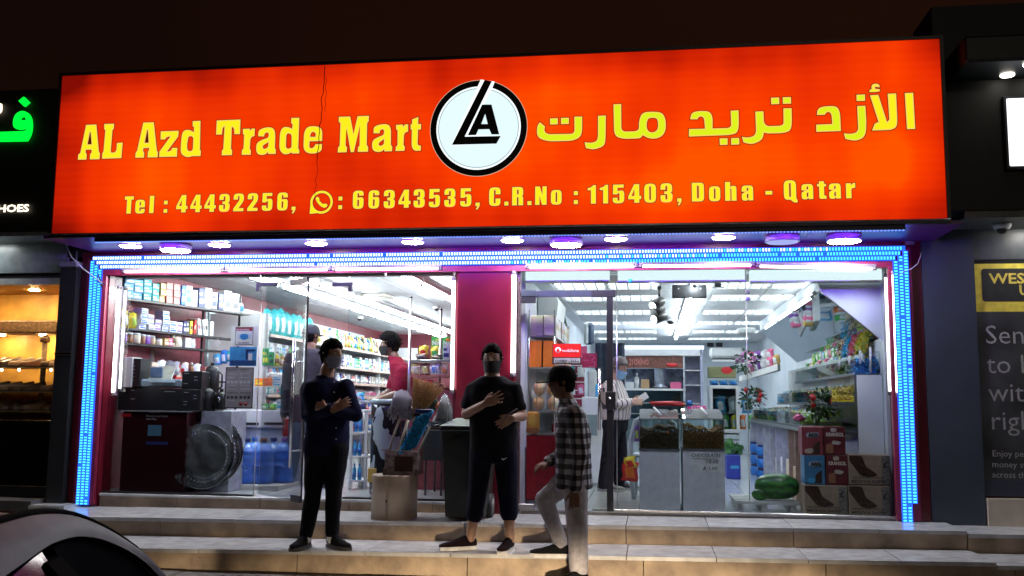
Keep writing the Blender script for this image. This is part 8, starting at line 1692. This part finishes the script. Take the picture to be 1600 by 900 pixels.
# ------------------------------------------------------------------ 4 man in grey sweater seen from behind, inside
def man_grey():
    Y = 1.05; F = face(170); root = thing('person', 'man in dark grey sweater, jeans and cap seen from behind through the glass door', 'person', (J(478, 740, Y).x, Y, FL)); c = lambda px, py, w, d: (J(px, py, Y), w, d)
    sp = [c(484, 545, .08, .07), c(482, 551, .18, .095), c(480, 566, .215, .12), c(479, 592, .20, .125), c(479, 622, .18, .12), c(478, 648, .18, .125), c(478, 660, .175, .12)]
    sL, sR = J(454, 561, Y), J(511, 560, Y); eL, eR = J(447, 605, Y+.02), J(518, 603, Y+.02); wL, wR = J(443, 652, Y-.02), J(517, 648, Y-.04)
    b = MB(); hc = J(486, 526, Y+.02); FH = face(150); head(b, hc, FH, UP); limb(b, [J(485, 540, Y), J(484, 552, Y)], [.058, .07]); torso(b, sp, F, -.012); limb(b, [sL, eL, wL], [.06, .044, .028]); limb(b, [sR, eR, wR], [.06, .044, .028]); hand(b, wL, V((.0, 0, -1)), V((-1, -.3, 0)), V((0, 1, 0)), .5); hand(b, wR, V((0, 0, -1)), V((1, -.2, 0)), V((0, 1, 0)), .4)
    lh, rh = J(465, 662, Y), J(493, 662, Y); lk, rk2 = J(458, 712, Y), J(495, 712, Y+.02); la, ra = J(452, 755, Y), J(497, 755, Y+.02); la.z = ra.z = FL+.09; limb(b, [lh, lk, la], [.085, .058, .038]); limb(b, [rh, rk2, ra], [.085, .058, .038]); wear('body', b, skin_d, root, .007, 3)
    sh = MB(); torso(sh, sp, F, .012); limb(sh, [sL, eL, wL.lerp(eL, .08)], [.075, .056, .042]); limb(sh, [sR, eR, wR.lerp(eR, .08)], [.075, .056, .042]); wear('sweater', sh, cloth('charcoal_knit', (.045, .042, .055)), root, .010, 4, (.006, 6, 1.3))
    tr = MB(); torso(tr, [(J(478, 650, Y), .165, .12), (J(478, 664, Y), .17, .125), (J(478, 675, Y), .15, .11)], F, .004); limb(tr, [lh, lk, la+UP*.0], [.10, .076, .060]); limb(tr, [rh, rk2, ra], [.10, .076, .060]); wear('jeans', tr, cloth('grey_blue_denim', (.085, .12, .17)), root, .010, 4, (.006, 6, .9))
    blkc = M('shoe_brown', (.06, .035, .025), .5); sole = M('sole_dark', (.05, .05, .055), .6); shoe((la.x, la.y-.04, FL), face(-160), blkc, sole, root); shoe((ra.x, ra.y-.04, FL), face(140), cloth('shoe_navy', (.03, .04, .07)), sole, root); hair(hc, FH, UP, hb, root, .98, .3, seed=4)
    m = MB(); vs = []; fs = []; n = 24; S = FH.cross(UP)
    for i in range(8):
        ph = PI*.5*i/7
        for j in range(n): q = 2*PI*j/n; vs.append(hc+UP*(.02+.118*math.cos(ph)**.9)+S*math.sin(q)*.087*math.sin(ph+.02)**.75+FH*(math.cos(q)*.107*math.sin(ph+.02)**.75))
    for i in range(7):
        for j in range(n): fs.append((i*n+j, i*n+(j+1) % n, (i+1)*n+(j+1) % n, (i+1)*n+j))
    cap = m.add(vs, fs+[tuple(7*n+j for j in range(n))], True).build('cap', cloth('grey_cap', (.06, .065, .08)), root); MB().prism(rnd([(.07, -.07), (.12, -.066, .02), (.175, -.04, .03), (.175, .04, .03), (.12, .066, .02), (.07, .07)]), [], lambda u, v, d: hc+FH*u+S*v+UP*(.02-.1*(u-.07)+d), 0, .006).build('peak', MATS['grey_cap'], cap)
man_grey()
# ------------------------------------------------------------------ 5 man in maroon polo leaning on the table
def man_maroon():
    Y = 1.62; F = face(-80); root = thing('person', 'man in maroon polo shirt and black mask leaning on a table inside', 'person', (J(622, 740, Y).x, Y, FL)); c = lambda px, py, w, d: (J(px, py, Y), w, d)
    sp = [c(617, 561, .07, .065), c(623, 569, .17, .09), c(628, 584, .20, .115), c(630, 606, .19, .12), c(631, 634, .17, .12), c(628, 655, .165, .12), c(626, 668, .16, .12)]
    sN, sF = J(629, 580, Y-.17), J(622, 580, Y+.17); eN, eF = J(624, 614, Y-.2), J(609, 612, Y+.12); wN, wF = J(594, 623, Y-.12), J(588, 624, Y+.05)
    b = MB(); hc = J(609, 540, Y); head(b, hc, face(-74), UP+F*.08, 1.04); limb(b, [J(615, 555, Y), J(620, 572, Y)], [.056, .068]); torso(b, sp, F, -.012); limb(b, [sN, eN, wN], [.058, .043, .028]); limb(b, [sF, eF, wF], [.058, .043, .028]); hand(b, wN, V((-1, 0, -.1)), UP, V((0, -1, 0)), .2); hand(b, wF, V((-1, 0, -.1)), UP, V((0, -1, 0)), .25)
    nh, fh = J(626, 662, Y-.09), J(624, 662, Y+.09); nk, fk = J(620, 708, Y-.1), J(612, 706, Y+.1); na, fa = J(623, 752, Y-.1), J(614, 750, Y+.1); na.z = fa.z = FL+.09; limb(b, [nh, nk, na], [.083, .057, .038]); limb(b, [fh, fk, fa], [.083, .057, .038]); wear('body', b, skin_d, root, .007, 3)
    sh = MB(); torso(sh, sp, F, .012); limb(sh, [sN, sN.lerp(eN, .72)], [.078, .068]); limb(sh, [sF, sF.lerp(eF, .72)], [.078, .068]); loft(sh, [(J(615, 557, Y), V((0, .072, 0)), F*.07), (J(621, 566, Y), V((0, .085, 0)), F*.085)]); wear('polo_shirt', sh, cloth('maroon_polo', (.22, .012, .035)), root, .010, 4, (.011, 6, 1.2))
    tr = MB(); torso(tr, [(J(628, 655, Y), .155, .11), (J(626, 668, Y), .16, .115), (J(626, 676, Y), .15, .11)], F, .004); limb(tr, [nh, nk, na], [.10, .075, .058]); limb(tr, [fh, fk, fa], [.10, .075, .058]); wear('trousers', tr, MATS['black_trousers'], root, .010, 4, (.006, 6, .9))
    sole = M('sole_dark', (.05, .05, .055), .6); shoe((na.x+.05, na.y, FL), F, MATS['black_canvas'], sole, root); shoe((fa.x+.05, fa.y, FL), F, MATS['black_canvas'], sole, root); hair(hc, face(-74), UP+F*.08, hb, root, 1.08, 1.9, seed=6); eyes(hc, face(-74), UP, root, 1.04); facemask(hc, face(-74), UP, MATS['mask_black'], root, 1.04)
man_maroon()
# ------------------------------------------------------------------ 6 man in striped shirt with phone
def man_stripe():
    Y = 1.9; F = face(72); root = thing('person', 'grey-haired man in white striped shirt and blue mask looking at a phone inside', 'person', (J(960, 760, Y).x, Y, FR)); c = lambda px, py, w, d: (J(px, py, Y), w, d)
    sp = [c(959, 594, .07, .065), c(958, 600, .165, .09), c(959, 613, .195, .12), c(961, 630, .19, .145), c(963, 645, .185, .150), c(962, 656, .175, .140)]
    sN, sF = J(951, 607, Y-.16), J(966, 607, Y+.15); eN, eF = J(956, 634, Y-.2), J(974, 634, Y+.12); wN, wF = J(986, 629, Y-.16), J(988, 627, Y+.0)
    b = MB(); hc = J(966, 575, Y); FH = face(68)-UP*.35; head(b, hc, FH, UP); limb(b, [J(961, 586, Y), J(959, 600, Y)], [.056, .068]); torso(b, sp, F, -.012); limb(b, [sN, eN, wN], [.058, .043, .028]); limb(b, [sF, eF, wF], [.058, .043, .028]); hand(b, wN, V((1, .1, .1)), V((.2, -1, .4)), UP, .6); hand(b, wF, V((1, -.1, .1)), V((0, 1, .2)), UP, .7)
    nh, fh = J(958, 658, Y-.08), J(962, 658, Y+.08); nk, fk = J(951, 710, Y-.1), J(969, 708, Y+.1); na, fa = J(944, 762, Y-.12), J(969, 756, Y+.1); na.z = fa.z = FR+.09; limb(b, [nh, nk, na], [.083, .057, .038]); limb(b, [fh, fk, fa], [.083, .057, .038]); wear('body', b, skin_l, root, .007, 3)
    sh = MB(); torso(sh, sp, F, .012); limb(sh, [sN, eN, wN.lerp(eN, .12)], [.074, .058, .044]); limb(sh, [sF, eF, wF.lerp(eF, .12)], [.074, .058, .044]); wear('striped_shirt', sh, plaid('stripe_shirt', (.62, .55, .52), (.03, .03, .04), 15, 0, .22), root, .010, 4, (.011, 6, 1.2))
    tr = MB(); torso(tr, [(J(962, 652, Y), .165, .135), (J(961, 666, Y), .165, .135), (J(961, 674, Y), .15, .12)], F, .004); limb(tr, [nh, nk, na], [.108, .085, .072]); limb(tr, [fh, fk, fa], [.108, .085, .070]); wear('trousers', tr, MATS['black_trousers'], root, .010, 4, (.006, 6, .9))
    sole = M('sole_grey', (.4, .4, .4), .6); gs = M('shoe_grey', (.22, .20, .19), .5); shoe((na.x-.06, na.y, FR+.02), face(80), gs, sole, root); shoe((fa.x-.05, fa.y, FR+.02), face(80), M('shoe_slate', (.08, .08, .09), .5), sole, root); hair(hc, FH, UP, M('hair_grey', (.12, .10, .09), .6), root, 1.0, .7, seed=8); eyes(hc, FH, UP, root); facemask(hc, FH, UP, M('mask_blue', (.30, .55, .70), .7), root)
    pp = J(1003, 622, Y-.08); t = thing('phone', 'white phone held by the man in the striped shirt', 'phone', pp); m = MB().box((-.036, -.004, -.07), (.036, .004, .07), .003); R = Matrix.Rotation(1.0, 3, 'Y'); m.v = [R @ v + V(pp) for v in m.v]; m.build('phone_body', white_m, t)
man_stripe()
# ================================================================== parked car, nose to the shop, at lower left
def car():
    zg = -.475; paint = M('violet_silver_paint', (.055, .046, .105), .42, .0, var=.06, coat=.0, spec=.20, bump=.02, bscale=90); gl_ = M('dark_tinted_glass', (.008, .008, .014), .10, 0, var=.05, spec=.35); rub = M('rubber_black', (.010, .010, .010), .75, spec=.1); lampm = M('lamp_glass', (.5, .5, .5), .08)
    fd = M('front_glass_dark', (.004, .004, .009), .35, var=.05, spec=.02); fd.node_tree.nodes['Principled BSDF'].inputs['IOR'].default_value = 1.04
    paint.node_tree.nodes['Principled BSDF'].inputs['IOR'].default_value = 1.2; rub.node_tree.nodes['Principled BSDF'].inputs['IOR'].default_value = 1.1
    root = thing('parked_car', 'violet-silver sedan parked nose to the shop at the lower left corner', 'car', (CARX, CARY, zg)); A = CARA
    fwd = V((math.sin(A), math.cos(A), 0)); rgt = V((math.cos(A), -math.sin(A), 0)); O = V((CARX, CARY, zg))
    P = lambda u, v, z: O+fwd*u+rgt*v+UP*z*.93     # u forward, v to the right side, z up
    # stations: u, half width at sill, half width at belt, belt height, roof half width, roof height (0 = no cabin), bonnet crown
    body = [(-2.22, .62, .70, .74), (-2.05, .78, .82, .92), (-1.6, .84, .88, .98), (-1.0, .86, .89, .97), (-.3, .87, .89, .955), (.4, .87, .89, .94), (1.0, .87, .885, .92), (1.5, .85, .86, .86), (2.0, .80, .80, .76), (2.25, .66, .68, .62)]
    vs = []; fs = []; prof = lambda hs, hb, zb: [(-hs, .22), (-hs-.02, .40), (-hb, zb*.72), (-hb*.985, zb*.9), (-hb*.93, zb), (-hb*.5, zb+.035), (0, zb+.045), (hb*.5, zb+.035), (hb*.93, zb), (hb*.985, zb*.9), (hb, zb*.72), (hs+.02, .40), (hs, .22)]
    n = 13
    for u, hs, hb, zb in body:
        for v, z in prof(hs, hb, zb): vs.append(P(u, v, z))
    for i in range(len(body)-1):
        for k in range(n-1): fs.append((i*n+k, i*n+k+1, (i+1)*n+k+1, (i+1)*n+k))
        fs.append((i*n+n-1, i*n, (i+1)*n, (i+1)*n+n-1))
    fs += [tuple(range(n)), tuple((len(body)-1)*n+k for k in range(n))]
    o = MB().add(vs, fs, True).build('body', paint, root); sb = o.modifiers.new('s', 'SUBSURF'); sb.levels = 2; sb.render_levels = 2
    # cabin: side outline (u, z) of the glass-house; arch follows the roof rail
    arch0 = [(-1.75, .97), (-1.45, 1.16), (-1.1, 1.31), (-.7, 1.40), (-.25, 1.435), (.15, 1.43), (.40, 1.42), (.62, 1.385), (.80, 1.31), (.93, 1.20), (1.03, 1.07), (1.12, .93)]
    arch = []
    for i in range(len(arch0)-1):
        p0, p1, p2, p3 = (V(arch0[max(0, min(len(arch0)-1, i+k))]) for k in (-1, 0, 1, 2))
        for k in range(4): t = k/4; q = .5*(2*p1+(p2-p0)*t+(2*p0-5*p1+4*p2-p3)*t*t+(3*p1-p0-3*p2+p3)*t**3); arch.append((q.x, q.y))
    arch.append(arch0[-1])
    def wid(z): return .86-.27*max(0, (z-.93))/.5-.05*max(0, (z-1.25))/.2
    # roof skin between the two rails
    vs = []; fs = []; m = 13
    for (u, z) in arch[1:-1]:
        w = wid(z)-.030
        for k in range(m): t = -1+2*k/(m-1); vs.append(P(u, w*t, z+.030*(1-t*t)+.004))
    for i in range(len(arch)-3):
        for k in range(m-1): fs.append((i*m+k, i*m+k+1, (i+1)*m+k+1, (i+1)*m+k))
    N = len(vs); vs2 = [v-UP*.02 for v in vs]
    ROOF = [f for f in fs if 8 <= f[0]//m <= 25]
    def skin(F_, nm, mt):
        us = sorted({i for f in F_ for i in f}); ix = {j: i for i, j in enumerate(us)}; o = MB().add([vs[j] for j in us], [tuple(ix[i] for i in f) for f in F_], True).build(nm, mt, root, fix=False); q = o.modifiers.new('s', 'SOLIDIFY'); q.thickness = .018; q.offset = -1
    skin(ROOF, 'roof', paint)
    ws_ = [f for f in fs if f[0]//m >= 26]; skin(ws_, 'windscreen', gl_)
    rw_ = [f for f in fs if f[0]//m <= 7]; skin(rw_, 'rear_window', gl_)
    for sg in (-1, 1):
        rail = [P(u, sg*(wid(z)-.012), z) for u, z in arch]
        MB().tube([p+rgt*sg*-.030+UP*.012 for p in rail[1:-1]], .013, 8).build('drip_seal', rub, root)
        # painted rail / pillar arch, a curved band
        vs = []; fs = []; k_ = 5
        for i, (u, z) in enumerate(arch):
            w = wid(z); du = (0 if i in (0,) else 0); cu_ = V((-.25-u, 1.0-z)).normalized()
            for j in range(k_):
                t = j/(k_-1); uu = u+cu_.x*.080*t; z2 = z+cu_.y*.080*t; vs.append(P(uu, sg*(wid(z2)-.028+.028*min(1, t*2.2)), z2+.012*(1-t)))
        for i in range(len(arch)-1):
            for j in range(k_-1): fs.append((i*k_+j, i*k_+j+1, (i+1)*k_+j+1, (i+1)*k_+j))
        N = len(vs); q = MB().add(vs+[v-rgt*sg*.02 for v in vs], fs+[tuple(a+N for a in f[::-1]) for f in fs], True).build('roof_rail', paint, root)
        # side glass panes with black frames
        def inner(u, z, d): cu_ = V((-.25-u, 1.0-z)).normalized(); return u+cu_.x*d, z+cu_.y*d
        dense = []
        for i in range(len(arch)-1):
            for k in range(5): t = k/5; dense.append((arch[i][0]*(1-t)+arch[i+1][0]*t, arch[i][1]*(1-t)+arch[i+1][1]*t))
        def pane_(u0, u1, nm, lo_z=.985, d=.100, mat=gl_, off=.018):
            top = [inner(u, z, d) for u, z in dense]; top = [p for p in top if u0 < p[0] < u1 and p[1] > lo_z]
            if len(top) < 2: return
            pts = [(top[0][0], lo_z)]+top+[(top[-1][0], lo_z)]
            MB().prism(pts, [], lambda a, b, e: P(a, sg*(wid(b)-off-e), b), 0, .006).build(nm, mat, root)
        pane_(-2, 2, 'window_frame', .955, .072, rub, .050)
        pane_(-1.42, -.98, 'quarter_window'); pane_(-.93, .24, 'rear_door_window', mat=M('rear_door_glass', (.008, .009, .02), .05, var=.05, spec=.45)); pane_(.30, 1.4, 'front_door_window', mat=M('front_glass_dark', (.004, .004, .009), .35, var=.05, spec=.02))
        MB().add([P(u_-.05*(z_-.96)/.37, sg*(wid(z_)-.012-e), z_) for z_ in (.96, 1.05, 1.15, 1.25, 1.31, 1.345) for u_, e in ((.25, 0), (.35, 0), (.35, .02), (.25, .02))], [(4*i+j, 4*i+(j+1) % 4, 4*i+4+(j+1) % 4, 4*i+4+j) for i in range(5) for j in range(4)]+[(3, 2, 1, 0), (20, 21, 22, 23)]).build('centre_pillar', rub, root)
        MB().tube([P(u, sg*.885, .955) for u in (-1.3, -.5, .3, 1.1)], .009, 6).build('belt_trim', rub, root)
        mq = P(1.05, sg*.98, 1.0); MB().ball(mq, .10, 14, (.9, .7, .65)).build('wing_mirror', paint, root)
        for u in (-1.38, 1.36):
            c = P(u, sg*.80, .33); ax = rgt*sg; ty = MB(); pts = [c+ax*x for x in (-.09, -.08, .08, .09)]; ty.tube(pts, [.28, .325, .325, .28], 32); tyre = ty.build('tyre', M('rubber', (.02, .02, .02), .7), root); MB().tube([c+ax*.07, c+ax*.095], .205, 24).build('wheel_rim', M('alloy', (.4, .4, .42), .3, .9), tyre)
        for u in (-.55, .35): MB().tube([P(u, sg*.895, .80), P(u+.09, sg*.915, .80), P(u+.18, sg*.895, .80)], .012, 6).build('door_handle', paint, root)
        MB().ball(P(2.08, sg*.60, .66), .13, 14, (1.2, 1, .5)).build('headlight', lampm, root); MB().ball(P(-2.12, sg*.62, .80), .12, 14, (1.2, .8, .6)).build('tail_light', M('lamp_red', (.4, .01, .01), .15), root)
CARX, CARY, CARA = -1.80, -7.42, math.radians(-18)
car()
